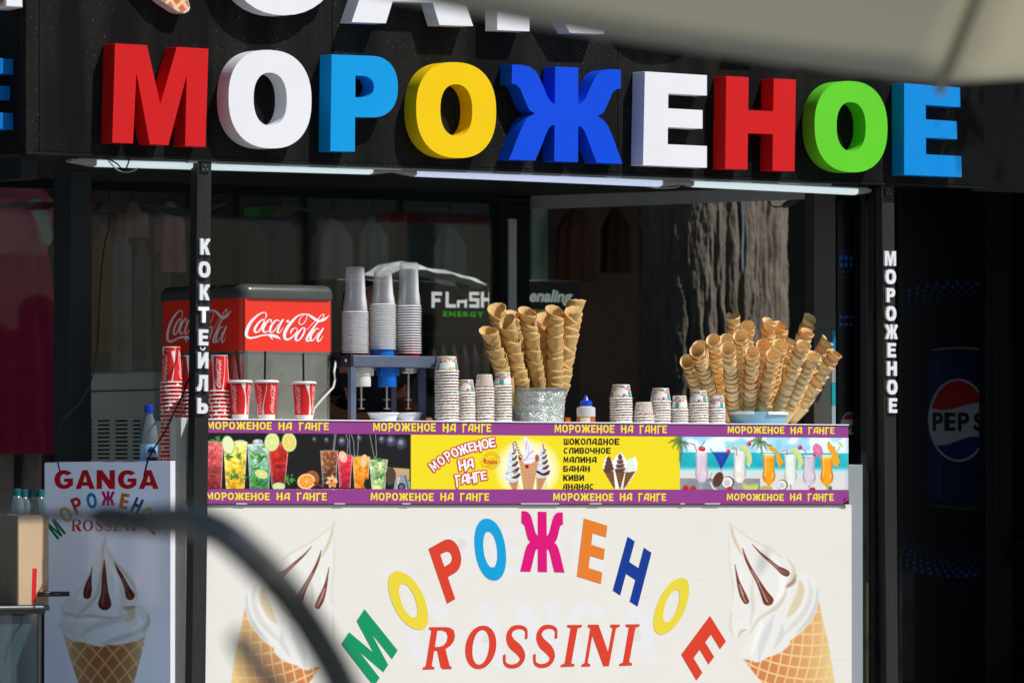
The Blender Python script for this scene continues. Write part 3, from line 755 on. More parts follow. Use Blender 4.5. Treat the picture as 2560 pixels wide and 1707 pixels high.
# purple bands
M_PURP = mat('purple_vinyl', (150, 58, 142), rough=.35, vary=.08, vscale=3, coat=.3)
M_YELT = mat('yellow_print', (248, 226, 44), rough=.4)
def band(za, zb): return MB().box(CX0, CX1, YF, YF + .005, za, zb).build('purple_band', M_PURP, counter, bevel=.001)
b1 = band(ZB1, ZTOP - .006); b2 = band(ZB3, ZB2)
def band_text(parent, rows, Y):
    for word, xa, ya, xb, yb in rows:
        mb = MB(); n = len(word); wd = {'Ж': 1.5, 'М': 1.15, 'О': 1.0, 'Е': .8, 'Г': .8, 'Н': .95, 'А': .95, 'Р': .9}
        tot = sum(wd[c] for c in word) + .16 * (n - 1); x = 0
        for c in word:
            u0 = x / tot; u1 = (x + wd[c]) / tot; x += wd[c] + .16
            A = [xa + (xb - xa) * u for u in (u0, u1)]
            ysh = (xa + (xb - xa) * u0 - xa) * 0.008
            a = PY(A[0], ya + ysh, Y); b = PY(A[1], yb + ysh, Y)
            put_glyph(mb, glyph(c, BD), [(a.x, Y, a.z), (b.x, Y, a.z), (b.x, Y, b.z), (a.x, Y, b.z)])
        mb.build('lettering', M_YELT, parent)
def c4(x, y): return 500 + x / 3.92, 1040 + y / 3.92
rows_t = []; rows_b = []
def row(words, boxes, conv):
    out = []
    for wd_, (xa, ya, xb, yb) in zip(words, boxes):
        p = conv(xa, ya); q_ = conv(xb, yb); out.append((wd_, p[0], p[1], q_[0], q_[1]))
    return out
W3 = ('МОРОЖЕНОЕ', 'НА', 'ГАНГЕ')
def c5(x, y): return 850 + x / 2.735, 570 + y / 2.735
def c5b(x, y): return 850 + x / 2.735, 1137 + y / 2.735
def c6(x, y): return 1600 + x / 3.92, 1040 + y / 3.92
rows_t += row(W3, [(68, 52, 703, 128), (770, 58, 900, 134), (968, 60, 1262, 134)], c4)
rows_t += row(W3, [(226, 1330, 655, 1387), (702, 1335, 792, 1392), (836, 1337, 1034, 1392)], c5)
rows_t += row(W3, [(1467, 1342, 1876, 1397), (1921, 1346, 2004, 1398), (2047, 1347, 2235, 1400)], c5)
rows_t += row(W3, [(858, 98, 1415, 168), (1475, 104, 1588, 172), (1648, 106, 1906, 172)], c6)
rows_b += row(W3, [(60, 745, 683, 818), (750, 748, 880, 820), (948, 748, 1242, 822)], c4)
rows_b += row(W3, [(209, 257, 640, 310), (686, 258, 776, 310), (820, 259, 1020, 311)], c5b)
rows_b += row(W3, [(1457, 259, 1870, 311), (1913, 260, 1997, 311), (2039, 260, 2230, 312)], c5b)
rows_b += row(W3, [(850, 756, 1410, 824), (1470, 756, 1582, 824), (1642, 756, 1898, 826)], c6)
band_text(b1, rows_t, YF - .0008); band_text(b2, rows_b, YF - .0008)
# torn lower right corner of the band: dark bracket showing
MB().box(CX1 - .022, CX1 + .001, YF - .003, YF - .0012, ZB3 - .001, ZB3 + .022).build('corner_bracket', mat('dark_rubber', (22, 22, 22), rough=.6), counter)
MB().add([(CX1 - .034, YF - .0034, ZB3), (CX1 - .016, YF - .006, ZB3 + .022), (CX1 + .001, YF - .008, ZB3 + .030), (CX1 - .012, YF - .011, ZB3 + .014)], [(0, 1, 2), (0, 2, 3)]).build('peeling_vinyl', M_PURP, counter)
# white scuffs where the bottom edge of the band has lifted
sc_ = MB()
for xa, wd_ in ((590, 26), (835, 26), (1005, 20), (1302, 96), (1474, 30), (1700, 12), (1762, 40)):
    a = PY(xa, 1258, YF); sc_.box(a.x, a.x + wd_ * MPP / math.cos(TH), YF - .0014, YF - .0004, ZB3 - .0002, ZB3 + .003)
sc_.build('lifted_edge', M_WHITE, counter)

# ---------------------------------------------------- picture strip: x 503..2121, y 1084..1223 (source pixels at a flat view)
bx0, bx1, by0, by1 = 503, 2121, 1086, 1222
C = Canvas(bx0, by0, bx1, by1, .85, (242, 222, 20))
nz = C.noise(14, 3, 3); nzf = C.noise(5, 8, 2)
# --- left: cocktails on black
C.poly([(500, 1080), (1027, 1080), (1027, 1230), (500, 1230)], (16, 13, 13), soft=.4)
def drinkglass(x0, x1, yt, yb, taper, c1, c2, seed, ice=.5):
    """a tall tumbler of coloured drink with mottled ice and fruit"""
    ctop = np.array(c1) / 255.; cbot = np.array(c2) / 255.
    pts = [(x0, yt), (x1, yt), (x1 - taper, yb), (x0 + taper, yb)]
    r = np.random.default_rng(seed)
    def colf(X, Y):
        t = np.clip((Y - yt) / (yb - yt), 0, 1)[..., None]
        base = ctop * (1 - t) + cbot * t
        k = C.noise(9, seed, 3)[C_sl(X, Y)]
        return np.clip(base * (0.55 + .95 * k[..., None]) + .22 * (nzf[C_sl(X, Y)][..., None] > .60) * ice, 0, 1)
    C.poly(pts, colf, soft=.5)
    C.rib([(x0 + 1, yt), (x0 + taper + 1, yb)], 1.3, (225, 230, 225), .75); C.rib([(x1 - 1, yt), (x1 - taper - 1, yb)], 1.3, (235, 240, 235), .8)
    C.rib([(x0 + 5, yt + 8), (x0 + taper + 4, yb - 6)], 1.6, (255, 255, 255), .35)
    C.ell((x0 + x1) / 2, yt, (x1 - x0) / 2, 2.6, (235, 238, 235), .55); C.ell((x0 + x1) / 2, yt + .4, (x1 - x0) / 2 - 2, 1.6, c1, .8)
def C_sl(X, Y):
    i = int(round((X[0, 0] - C.x0) / C.px)); j = int(round((Y[0, 0] - C.y0) / ((C.y1 - C.y0) / (C.h - 1))))
    return (slice(j, j + X.shape[0]), slice(i, i + X.shape[1]))
def c4p(*a): return [c4(x, y) for x, y in a]
def leaf(cx, cy, s, rot, col=(52, 130, 46)):
    C.ell(cx, cy, s, s * .45, col, .95, rot); C.ell(cx - s * .2, cy - s * .1, s * .5, s * .16, (120, 190, 90), .7, rot)
def mint(cx, cy, n, s, seed):
    r = random.Random(seed)
    for i in range(n): leaf(cx + r.uniform(-s, s) * 1.4, cy + r.uniform(-s, s) * .8, s * r.uniform(.5, .9), r.uniform(-70, 70), r.choice([(46, 120, 40), (70, 150, 50), (34, 96, 34)]))
def tum(xa, xb, ya, yb, tp, a, b, sd, ice=.5):
    p = c4(xa, ya); q_ = c4(xb, yb); drinkglass(p[0], q_[0], p[1], q_[1], tp / 3.92, a, b, sd, ice)
tum(20, 228, 262, 712, 20, (244, 110, 110), (120, 20, 26), 11)
tum(225, 462, 262, 712, 28, (246, 236, 120), (206, 150, 6), 12)
tum(462, 700, 285, 712, 26, (190, 222, 208), (40, 120, 60), 13)
tum(660, 872, 275, 690, 42, (236, 50, 24), (130, 8, 20), 14, .2)
for (x, y, n_, s_, sd_) in ((150, 235, 8, 7, 1), (40, 240, 4, 6, 2), (290, 400, 5, 8, 3), (410, 400, 4, 8, 4), (340, 580, 6, 9, 5), (545, 400, 6, 9, 6), (630, 430, 6, 9, 7), (580, 500, 5, 9, 8),
                            (560, 640, 7, 9, 9), (660, 280, 6, 8, 10), (830, 250, 6, 6, 11), (450, 600, 4, 6, 12), (890, 640, 12, 7, 14), (870, 600, 5, 6, 15)):
    p = c4(x, y); mint(p[0], p[1], n_, s_, sd_)
def slice_(x, y, rx, ry, rot=0, rind=(150, 196, 60), flesh=(226, 236, 140)):
    p = c4(x, y); rx /= 3.92; ry /= 3.92
    C.ell(p[0], p[1], rx, ry, rind, rot=rot); C.ell(p[0], p[1], rx * .90, ry * .90, (244, 248, 220), rot=rot); C.ell(p[0], p[1], rx * .80, ry * .80, flesh, rot=rot)
    for k in range(8):
        a = k * math.pi / 4 + .2; C.rib([(p[0], p[1]), (p[0] + rx * .8 * math.cos(a), p[1] + ry * .8 * math.sin(a))], .8, (246, 250, 226), .8)
slice_(275, 292, 62, 92, -12, (110, 180, 50), (238, 244, 190)); slice_(703, 262, 74, 92, 10); slice_(873, 262, 72, 94, -6, (180, 200, 70), (240, 214, 90))
p = c4(565, 262); C.ell(p[0], p[1], 13, 7, (222, 236, 236), .8); C.ell(p[0] - 3, p[1] - 2, 5, 3, (250, 252, 252), .8)
p = c4(395, 262); C.ell(p[0], p[1], 13, 5, (240, 240, 214), .8)
slice_(600, 570, 70, 44, 20, (120, 170, 50), (224, 226, 120))
slice_(770, 690, 64, 40, 0, (130, 190, 70), (206, 226, 150))
p = c4(1050, 620); C.ell(p[0] + 12, p[1] - 2, 18, 20, (150, 92, 40)); slice_(1040, 640, 92, 78, -14, (226, 120, 20), (250, 150, 26))
tum(1178, 1352, 345, 690, 22, (170, 96, 50), (40, 16, 12), 21, .9); tum(1345, 1492, 385, 700, 20, (230, 40, 60), (170, 20, 50), 22, .3)
tum(1490, 1665, 400, 712, 24, (250, 170, 50), (240, 120, 8), 23, .15); tum(1655, 1838, 428, 712, 26, (170, 200, 140), (120, 150, 90), 24, .8)
for q0, q1 in (((1330, 178), (1312, 345)), ((1318, 178), (1300, 340)), ((1425, 180), (1448, 240)), ((1448, 240), (1440, 380)), ((1460, 178), (1468, 380)), ((1480, 180), (1505, 260)), ((1505, 260), (1510, 400)),
               ((1550, 180), (1542, 395)), ((1662, 182), (1705, 410)), ((1718, 182), (1728, 400))):
    C.rib(c4p(q0, q1), 1.7, (120, 124, 132), .9); C.rib([(a + .7, b) for a, b in c4p(q0, q1)], .6, (230, 232, 236), .8)
for (x, y, r_) in ((1870, 240, 50), (1970, 265, 52), (1780, 230, 34), (1560, 220, 26), (1390, 250, 40), (1120, 235, 22), (1240, 240, 24)):
    p = c4(x, y); C.ell(p[0], p[1], r_ / 3.92, r_ / 3.4, (92, 98, 128), .65, soft=3); C.ell(p[0] - 1, p[1] - 2, r_ / 8, r_ / 8, (190, 196, 220), .6, soft=2)
slice_(1400, 400, 40, 60, -20, (240, 120, 60), (250, 190, 160)); slice_(1605, 440, 36, 66, 10, (240, 140, 30), (252, 190, 120)); slice_(1765, 480, 18, 56, 4, (220, 210, 50), (244, 240, 170))
for (x, y, n_, s_, sd_) in ((1505, 390, 4, 5, 31), (1750, 420, 9, 6, 32), (1745, 590, 7, 6, 33)): p = c4(x, y); mint(p[0], p[1], n_, s_, sd_)
slice_(1730, 700, 46, 30, 0)
for k in range(7):
    p = c4(1290 + 34 * math.cos(k), 640 + 40 * math.sin(k)); C.ell(p[0], p[1], 7, 4, (250, 206, 150), .9, k * 50)
p = c4(1300, 665); C.ell(p[0], p[1], 9, 6, (246, 140, 50)); C.rib(c4p((1120, 650), (1200, 690)), 5, (110, 44, 24))
C.rib(c4p((1130, 712), (1600, 712)), 4, (90, 30, 20), .8)
# shaker
C.poly(c4p((1840, 500), (2052, 515), (2052, 620), (1900, 650), (1850, 672)), (206, 168, 124)); p = c4(1868, 585); C.ell(p[0], p[1], 13, 22, (30, 26, 26)); C.ell(p[0] - 1, p[1], 14, 23, (190, 150, 110), .3)
p = c4(1640, 665); C.ell(p[0], p[1], 9, 13, (24, 22, 22))
C.poly(c4p((1895, 720), (1905, 650), (1945, 610), (1945, 572), (2025, 572), (2025, 610), (2060, 640), (2060, 720)), (150, 154, 164)); C.rib(c4p((1950, 600), (1930, 700)), 3, (236, 238, 244), .9)
p = c4(1972, 690); C.ell(p[0], p[1], 10, 10, (44, 46, 56)); C.ell(p[0], p[1], 5, 5, (110, 116, 130)); C.rib(c4p((2010, 585), (2040, 710)), 3, (60, 62, 70), .8)
C.poly([(1027, 1080), (1700, 1080), (1700, 1230), (1027, 1230)], (246, 224, 22), soft=.3)
# --- middle: glow and cones
def c55(x, y): return 1000 + x / 3.36, 1040 + y / 3.36
p = c55(1072, 440); C.ell(p[0], p[1], 80, 76, (250, 238, 110), .7, soft=3); C.ell(p[0], p[1], 72, 68, (255, 252, 214), .95, soft=14)
def soft_cone(cx, top, cw, ctop, cbot, cream, choc, tilt=0, waf=(206, 150, 96), wafd=(170, 108, 62), half=False):
    # waffle
    bl = [(cx - cw, ctop), (cx + cw, ctop), (cx + cw * .28 + tilt, cbot), (cx - cw * .28 + tilt, cbot)]
    C.poly(bl, waf)
    for k in range(-8, 12):
        t0 = k / 8.
        C.rib([(cx - cw + 2 * cw * t0, ctop), (cx - cw + 2 * cw * t0 + 10 + tilt * .6, cbot)], .7, wafd, .75 if 0 < t0 < .8 else 0)
    for k in range(1, 9):
        y = ctop + (cbot - ctop) * k / 9.; hw = cw * (1 - .72 * k / 9.); C.rib([(cx - hw + tilt * k / 9., y), (cx + hw + tilt * k / 9., y + 1)], .7, wafd, .7)
    C.rib([(cx - cw * .75, ctop + 2), (cx - cw * .2 + tilt, cbot)], 2.0, (240, 206, 160), .5)
    n_ = 5; h = (ctop - top)
    for k in range(n_):
        t = k / (n_ - 1.); y = ctop + 1 - (h * .72) * t; ww = cw * 1.15 * (1 - .62 * t)
        C.ell(cx + 1.2 * math.sin(k * 2), y, ww, h * .17, cream, soft=.8, rot=-10)
        C.rib([(cx - ww * .1, y + h * .05), (cx + ww * .5, y + h * .0), (cx + ww * .95, y - h * .07)], [1.5, h * .11, h * .06], choc, .9, soft=.9)
        C.rib([(cx - ww * .8, y + h * .06), (cx, y + h * .13), (cx + ww * .8, y + h * .03)], h * .03, tuple(int(v * .72) for v in cream), .6, soft=1)
    C.poly([(cx - cw * .45, top + h * .3), (cx + cw * .45, top + h * .3), (cx + cw * .22, top + h * .08), (cx - 1 + tilt * 0, top)], cream)
    C.rib([(cx + 1, top + 2), (cx + cw * .3, top + h * .3)], 2.2, choc, .9)
A_ = c55(935, 215); soft_cone(c55(942, 0)[0], A_[1], 17, c55(0, 500)[1], 1226, (236, 240, 246), (74, 36, 28), 6)
p = c55(945, 480)
for k in range(40): C.ell(p[0] + random.uniform(-18, 18), p[1] + random.uniform(-6, 6), 1.1, 1.1, (250, 250, 246) if k % 3 else (60, 34, 26))
A_ = c55(1215, 220); soft_cone(c55(1195, 0)[0], A_[1], 16, c55(0, 470)[1], 1226, (232, 236, 244), (74, 34, 26), -10)
C.rib([c55(1150, 460), c55(1200, 485), c55(1245, 475)], 6, (58, 26, 20))
# middle one, big
C.poly([c55(992, 320), c55(1168, 330), c55(1115, 620), c55(1040, 620)], (222, 168, 120))
for k in range(9):
    C.rib([c55(1000 + k * 21, 345), c55(1040 + k * 9, 620)], .8, (176, 112, 66), .8); C.rib([c55(1000 + k * 4, 380 + k * 28), c55(1160 - k * 5, 372 + k * 28)], .8, (176, 112, 66), .8)
C.poly([c55(1035, 165), c55(1065, 170), c55(1095, 215), c55(1120, 265), c55(1130, 320), c55(1150, 350), c55(1110, 390), c55(1050, 395), c55(1018, 365), c55(1040, 300), c55(1048, 230)], (240, 244, 250))
C.rib([c55(1062, 200), c55(1080, 260), c55(1075, 310)], 2.4, (190, 200, 220), .7); C.rib([c55(1120, 285), c55(1085, 310), c55(1062, 345), c55(1030, 365)], 1.4, (206, 20, 40)); C.rib([c55(1056, 210), c55(1060, 270)], 1.2, (206, 20, 40))
C.rib([c55(1035, 375), c55(1090, 352), c55(1140, 350)], 2.6, (200, 208, 224), .7); p = c55(1066, 418); C.ell(p[0], p[1], 4.5, 4.5, (120, 8, 26)); p = c55(1010, 340); C.ell(p[0], p[1], 5, 8, (140, 40, 30)); p = c55(1150, 345); C.ell(p[0], p[1], 5, 9, (190, 84, 40))
C.rib([c55(962, 205), c55(1015, 335)], 5.4, (232, 200, 164))
for k in range(6): t = k / 6. + .06; a = 962 + 53 * t; b = 205 + 130 * t; C.rib([c55(a - 10, b + 4), c55(a + 10, b - 2)], 1.8, (90, 50, 34))
# three small cones with white outline
pts = [c55(x, y) for x, y in ((1735, 318), (1760, 345), (1790, 370), (1810, 330), (1850, 290), (1880, 320), (1900, 365), (1940, 350), (1975, 325), (1995, 380), (1990, 440), (1960, 500), (1885, 612), (1868, 612), (1855, 600), (1840, 618), (1825, 600), (1805, 610), (1705, 445), (1705, 400))]
C.poly(pts, (252, 252, 250), soft=.8)
for (xc, yt, crm, chc) in ((1752, 325, (96, 56, 48), (60, 32, 28)), (1935, 335, (236, 244, 232), (190, 206, 180)), (1848, 298, (100, 58, 50), (232, 236, 236))):
    a = c55(xc, yt); hw = 12
    tx = c55(xc + (50 if xc < 1800 else (-58 if xc > 1900 else -2)), 605)
    C.poly([(a[0] - hw, c55(0, 455)[1]), (a[0] + hw, c55(0, 455)[1]), (tx[0] + 1.5, tx[1]), (tx[0] - 1.5, tx[1])], (120, 78, 34))
    for k in range(6):
        y = c55(0, 465)[1] + k * 6.4; hw2 = hw * (1 - k / 7.); cx_ = a[0] + (tx[0] - a[0]) * k / 7.
        C.rib([(cx_ - hw2, y), (cx_ + hw2, y + 2)], .9, (70, 40, 16), .9); C.rib([(cx_ - hw2 + 2 * k, y), (cx_ + hw2 * .2, y + 7)], .8, (180, 130, 66), .8)
    for k in range(4):
        t = k / 3.; y = c55(0, 440)[1] - t * (c55(0, 440)[1] - a[1]) * .75; ww = 13.5 * (1 - .6 * t)
        C.ell(a[0], y, ww, 6.5, crm, soft=.8, rot=-12); C.rib([(a[0] - ww * .8, y - 2), (a[0] + ww * .8, y - 4)], 1.6, chc, .8)
    C.poly([(a[0] - 5, a[1] + 12), (a[0] + 6, a[1] + 12), (a[0] - 1, a[1])], crm)
# round stamp
p = c55(766, 370); red = (206, 70, 30)
for r_ in (20.5, 15.5):
    for k in range(40):
        a0 = k * math.pi / 20; C.rib([(p[0] + r_ * math.cos(a0), p[1] + r_ * math.sin(a0)), (p[0] + r_ * math.cos(a0 + .16), p[1] + r_ * math.sin(a0 + .16))], 1.1, red, .9, k=2)
bx = [c55(678, 378), c55(835, 338), c55(836, 384), c55(692, 422)]
C.poly(bx, (246, 226, 30)); C.rib([bx[0], bx[1], ], 1, red); C.rib([bx[1], bx[2]], 1, red); C.rib([bx[2], bx[3]], 1, red); C.rib([bx[3], bx[0]], 1, red)
# --- right: beach
C.poly([(1699.5, 1080), (2130, 1080), (2130, 1230), (1699.5, 1230)], (120, 206, 240), soft=.4)
def beach(X, Y):
    t = (Y - 1092) / 132.
    out = np.zeros(X.shape + (3,))
    k = C.noise(26, 77, 2)[C_sl(X, Y)][..., None]
    skyc = np.array([120, 205, 240]) / 255. * (1 - k) + np.array([252, 254, 255]) / 255. * k * 1.05
    skyc = np.where(k > .48, skyc * .25 + np.array([.97, .99, 1.0]) * .75, skyc)
    seac = np.array([10, 190, 206]) / 255. * (1 - .3 * t[..., None]) + .12 * k
    shore = np.array([196, 236, 236]) / 255.; sand = np.array([226, 224, 220]) / 255.; deck = np.array([150, 150, 156]) / 255.
    T = t[..., None]; out = np.where(T < .26, skyc, seac)
    out = np.where((T > .52), out * (1 - np.clip((T - .52) / .1, 0, 1)) + shore * np.clip((T - .52) / .1, 0, 1), out)
    out = np.where((T > .63), out * (1 - np.clip((T - .63) / .06, 0, 1)) + sand * np.clip((T - .63) / .06, 0, 1), out)
    dk = ((T > .76) & (X[..., None] < 1900)); out = np.where(dk, deck * (.85 + .3 * k) , out)
    return np.clip(out, 0, 1)
C.poly([(1699.5, 1080), (2130, 1080), (2130, 1230), (1699.5, 1230)], beach, soft=.4)
for k in range(5): C.rib([c6(395, 640 + k * 22), c6(900, 610 + k * 34)], .8, (96, 96, 102), .6)
for (x, y) in ((400, 230), (1180, 225)):
    for k in range(9):
        a = math.radians(20 + k * 32); p = c6(x, y); L2 = 20 + 6 * (k % 3)
        C.rib([p, (p[0] + L2 * .6 * math.cos(a), p[1] + L2 * .5 * math.sin(a) - 2), (p[0] + L2 * math.cos(a), p[1] + L2 * math.sin(a) + 4)], [4, 6, 1], (70, 104, 60), .75, soft=2)
C.rib([c6(392, 240), c6(392, 430)], 5, (110, 90, 60), .7, soft=2)
def hurricane(x, yt, liq, top_, seed, w_=60):
    hw = w_ / 3.92
    a = c6(x, 0)[0]
    def yy(v): return c6(0, v)[1]
    prof = [(yt, 1.0), (yt + 60, .96), (yt + 130, .84), (yt + 190, 1.02), (yt + 230, 1.08), (yt + 270, .9), (yt + 305, .4), (yt + 318, .15)]
    Lp = [(a - hw * k, yy(v)) for v, k in prof]; Rp = [(a + hw * k, yy(v)) for v, k in prof]
    def colf(X, Y):
        u = np.abs((X - a) / hw)[..., None]; base = np.array(liq) / 255.
        tt = np.clip((Y - yy(yt)) / 14, 0, 1)[..., None]
        kk = nz[C_sl(X, Y)][..., None]
        return np.clip((np.array(top_) / 255. * (1 - tt) + base * tt) * (1.04 - .28 * u ** 3) * (.94 + .12 * kk), 0, 1)
    C.poly(Lp + Rp[::-1], colf, soft=.5)
    C.rib([(a - hw * .55, yy(yt + 20)), (a - hw * .5, yy(yt + 150)), (a - hw * .7, yy(yt + 220))], 1.8, (255, 255, 255), .65); C.rib([(a + hw * .6, yy(yt + 190)), (a + hw * .6, yy(yt + 235))], 2.2, (255, 255, 255), .7)
    C.ell(a, yy(yt), hw, 2, (250, 250, 250), .8)
    C.rib([(a, yy(yt + 310)), (a, yy(725))], 3.4, (120, 124, 130), .9); C.rib([(a - .8, yy(yt + 320)), (a - .8, yy(725))], 1.1, (240, 242, 244), .9)
hurricane(603, 332, (222, 200, 216), (236, 226, 234), 1); hurricane(975, 332, (240, 232, 222), (226, 226, 230), 2); hurricane(1262, 352, (248, 160, 12), (250, 214, 140), 3)
hurricane(1474, 358, (232, 236, 226), (240, 242, 236), 4); hurricane(1657, 366, (214, 198, 214), (190, 180, 196), 5); hurricane(1830, 362, (248, 160, 12), (248, 222, 170), 6)
C.poly(c6(712, 335) and [c6(708, 335), c6(884, 338), c6(812, 480), c6(790, 512), c6(775, 480)], (10, 60, 160)); C.rib([c6(720, 345), c6(790, 505)], 1.4, (120, 170, 230), .8); C.rib([c6(795, 505), c6(790, 715)], 2.2, (150, 156, 166)); C.ell(*c6(796, 338), 22, 2, (60, 110, 200), .9)
C.poly([c6(740, 350), c6(850, 350), c6(800, 440)], (20, 90, 200), .6, soft=3)
def melon(x, y, s): 
    C.poly([c6(x, y), c6(x + 60, y + 14), c6(x + 110, y + 80), c6(x + 126, y + 160), c6(x + 100, y + 230), c6(x + 70, y + 205), c6(x + 74, y + 130), c6(x + 40, y + 70), c6(x + 5, y + 50)], (210, 226, 150), soft=1)
    C.rib([c6(x + 30, y + 5), c6(x + 100, y + 60), c6(x + 122, y + 150), c6(x + 98, y + 228)], 1.8, (240, 226, 130)); C.rib([c6(x + 20, y + 40), c6(x + 70, y + 100), c6(x + 82, y + 190)], 2.5, (180, 206, 120), .8)
melon(970, 255, 1); melon(1470, 282, 1)
def pine(x, y):
    P_ = [c6(x, y), c6(x + 40, y + 10), c6(x + 120, y + 90), c6(x + 160, y + 180), c6(x + 120, y + 238), c6(x + 84, y + 160), c6(x + 90, y + 90), c6(x + 20, y + 60)]
    C.poly(P_, (240, 170, 30), soft=.8)
    for a, b in zip(P_[:4], P_[1:5]):
        for k in range(4): C.ell(a[0] + (b[0] - a[0]) * k / 4, a[1] + (b[1] - a[1]) * k / 4, 1.3, 1.3, (110, 66, 16))
    for k in range(5): C.rib([P_[1 + (k % 4)], P_[6]], .8, (252, 206, 90), .6)
pine(1250, 255)
P_ = [c6(1832, 240), c6(1850, 226), c6(1905, 280), c6(1950, 380), c6(1955, 450), c6(1915, 486), c6(1885, 440), c6(1880, 360), c6(1840, 300)]
C.poly(P_, (242, 172, 36), soft=.8)
for i in range(1, 6): C.ell(P_[i][0], P_[i][1], 1.6, 1.6, (100, 60, 14))
for (x, y) in ((592, 300), (618, 305), (864, 328), (1068, 248), (1566, 282), (1715, 350), (1728, 344)): p = c6(x, y); C.ell(p[0], p[1], 5.4, 6, (208, 18, 26)); C.ell(p[0] - 1.4, p[1] - 2, 1.5, 1.5, (250, 190, 190))
for pts_, col_ in (((( 440, 240), (530, 258), (556, 330)), (130, 40, 84)), (((852, 290), (905, 250), (925, 330)), (150, 200, 60)), (((900, 296), (940, 290), (950, 368)), (214, 24, 34)), (((1380, 324), (1436, 312), (1442, 360)), (214, 24, 34)),
                   (((1585, 285), (1620, 318), (1628, 356)), (214, 24, 34)), (((1120, 220), (1190, 300), (1210, 345)), (150, 160, 120)), (((688, 300), (720, 350)), (40, 40, 60)), (((600, 290), (630, 224)), (110, 80, 50)), (((1930, 330), (1955, 275)), (150, 150, 110))):
    pp = [c6(*q_) for q_ in pts_]
    for a, b in zip(pp[:-1], pp[1:]): C.rib([a, b], 1.8, col_, k=2)
p = c6(1742, 310); C.ell(p[0], p[1], 12, 18, (226, 110, 160), .95, -20)
for k in range(6): C.rib([p, (p[0] + 11 * math.cos(k), p[1] + 16 * math.sin(k))], .7, (250, 190, 214), .8)
for (x, y, r_) in ((860, 640, 60), (1395, 665, 52)):
    p = c6(x, y); C.ell(p[0], p[1], r_ / 3.92, r_ / 3.7, (90, 60, 40)); C.ell(p[0] - 1.5, p[1], r_ / 4.5, r_ / 4.3, (246, 246, 244)); C.ell(p[0] - 2, p[1] + 1, r_ / 7.4, r_ / 6.6, (206, 204, 204), soft=2)
p = c6(765, 610); C.ell(p[0], p[1], 12, 20, (84, 54, 36), 1, 20); C.rib([c6(690, 640), c6(720, 700), c6(770, 722)], 3.5, (236, 236, 236)); C.rib([c6(706, 540), c6(676, 618)], 1.2, (90, 50, 60))
for (x, y) in ((448, 700), (520, 706), (880, 712), (1690, 718)): p = c6(x, y); C.ell(p[0], p[1], 8, 7, (206, 26, 30)); C.rib([(p[0] - 5, p[1] - 6), (p[0] + 5, p[1] - 7)], 2, (50, 90, 30), .9)
C.poly([c6(995, 640), c6(1040, 660), c6(1160, 650), c6(1150, 715), c6(1020, 720)], (190, 214, 110)); C.rib([c6(1010, 645), c6(1080, 668), c6(1150, 650)], 3, (206, 160, 100)); C.ell(*c6(1235, 700), 16, 7, (190, 180, 110)); C.ell(*c6(1862, 700), 5, 7, (70, 130, 40))
C.poly([c6(1932, 228), c6(1965, 222), c6(2000, 280), c6(1965, 270)], (190, 220, 130), .9)
C.poly([c6(2010, 180), c6(2050, 180), c6(2050, 740), c6(2010, 740)], (150, 176, 196), .25)
zt_, zb__ = ZB1 - .0004, ZB2 + .0004
def strip_map(X, Y):
    u = (X - bx0) / (bx1 - bx0)
    # even spacing in the picture is nearly even on the wall; correct the slight perspective
    xs = np.array([XAT(bx0 + (bx1 - bx0) * k / 16, YF) for k in range(17)]); xx = np.interp(u, np.linspace(0, 1, 17), xs)
    return xx, np.full_like(xx, YF - .0006), zt_ + (zb__ - zt_) * (Y - by0) / (by1 - by0)
strip = C.mesh('picture_banner', strip_map, M_PRINTM, counter)
strip['label'] = 'printed strip of cocktails, ice cream cones and beach drinks'
# lettering on the yellow middle
M_BLK = mat('black_print', (16, 14, 10), rough=.5); M_REDP = mat('red_print', (214, 52, 40), rough=.45); M_WHP = mat('white_print', (246, 244, 246), rough=.45)
Yl = YF - .0014
lay = [0]
def txt_on(parent, s, conv, xa, ya, xb, yb, m, Y, bold=.03, shear=0, name='lettering', sp=1.0):
    p = conv(xa, ya); q_ = conv(xb, yb); a = PY(p[0], p[1], Y); b = PY(q_[0], q_[1], Y)
    mb = MB(); put_glyph(mb, text_flat(s, bold, shear, sp), [(a.x, Y, a.z), (b.x, Y, a.z), (b.x, Y, b.z), (a.x, Y, b.z)]); return mb.build(name, m, parent)
for s_, xa, ya, xb, yb in (('ШОКОЛАДНОЕ', 1376, 187, 1850, 240), ('СЛИВОЧНОЕ', 1375, 264, 1776, 314), ('МАЛИНА', 1374, 340, 1658, 390), ('БАНАН', 1372, 416, 1602, 465), ('КИВИ', 1371, 492, 1553, 542), ('АНАНАС', 1368, 567, 1637, 614)):
    mb = MB(); n_ = len(s_)
    for k_, c_ in enumerate(s_):
        u0 = xa + (xb - xa) * k_ / n_; u1 = xa + (xb - xa) * (k_ + .86) / n_
        p_ = PY(*c55(u0, ya), Yl); q_ = PY(*c55(u1, yb), Yl); put_glyph(mb, glyph(c_, BD), [(p_.x, Yl, p_.z), (q_.x, Yl, p_.z), (q_.x, Yl, q_.z), (p_.x, Yl, q_.z)])
    mb.build('lettering', M_BLK, counter)
txt_on(counter, 'Rossini', c55, 704, 357, 818, 402, M_REDP, Yl, .02, .1)
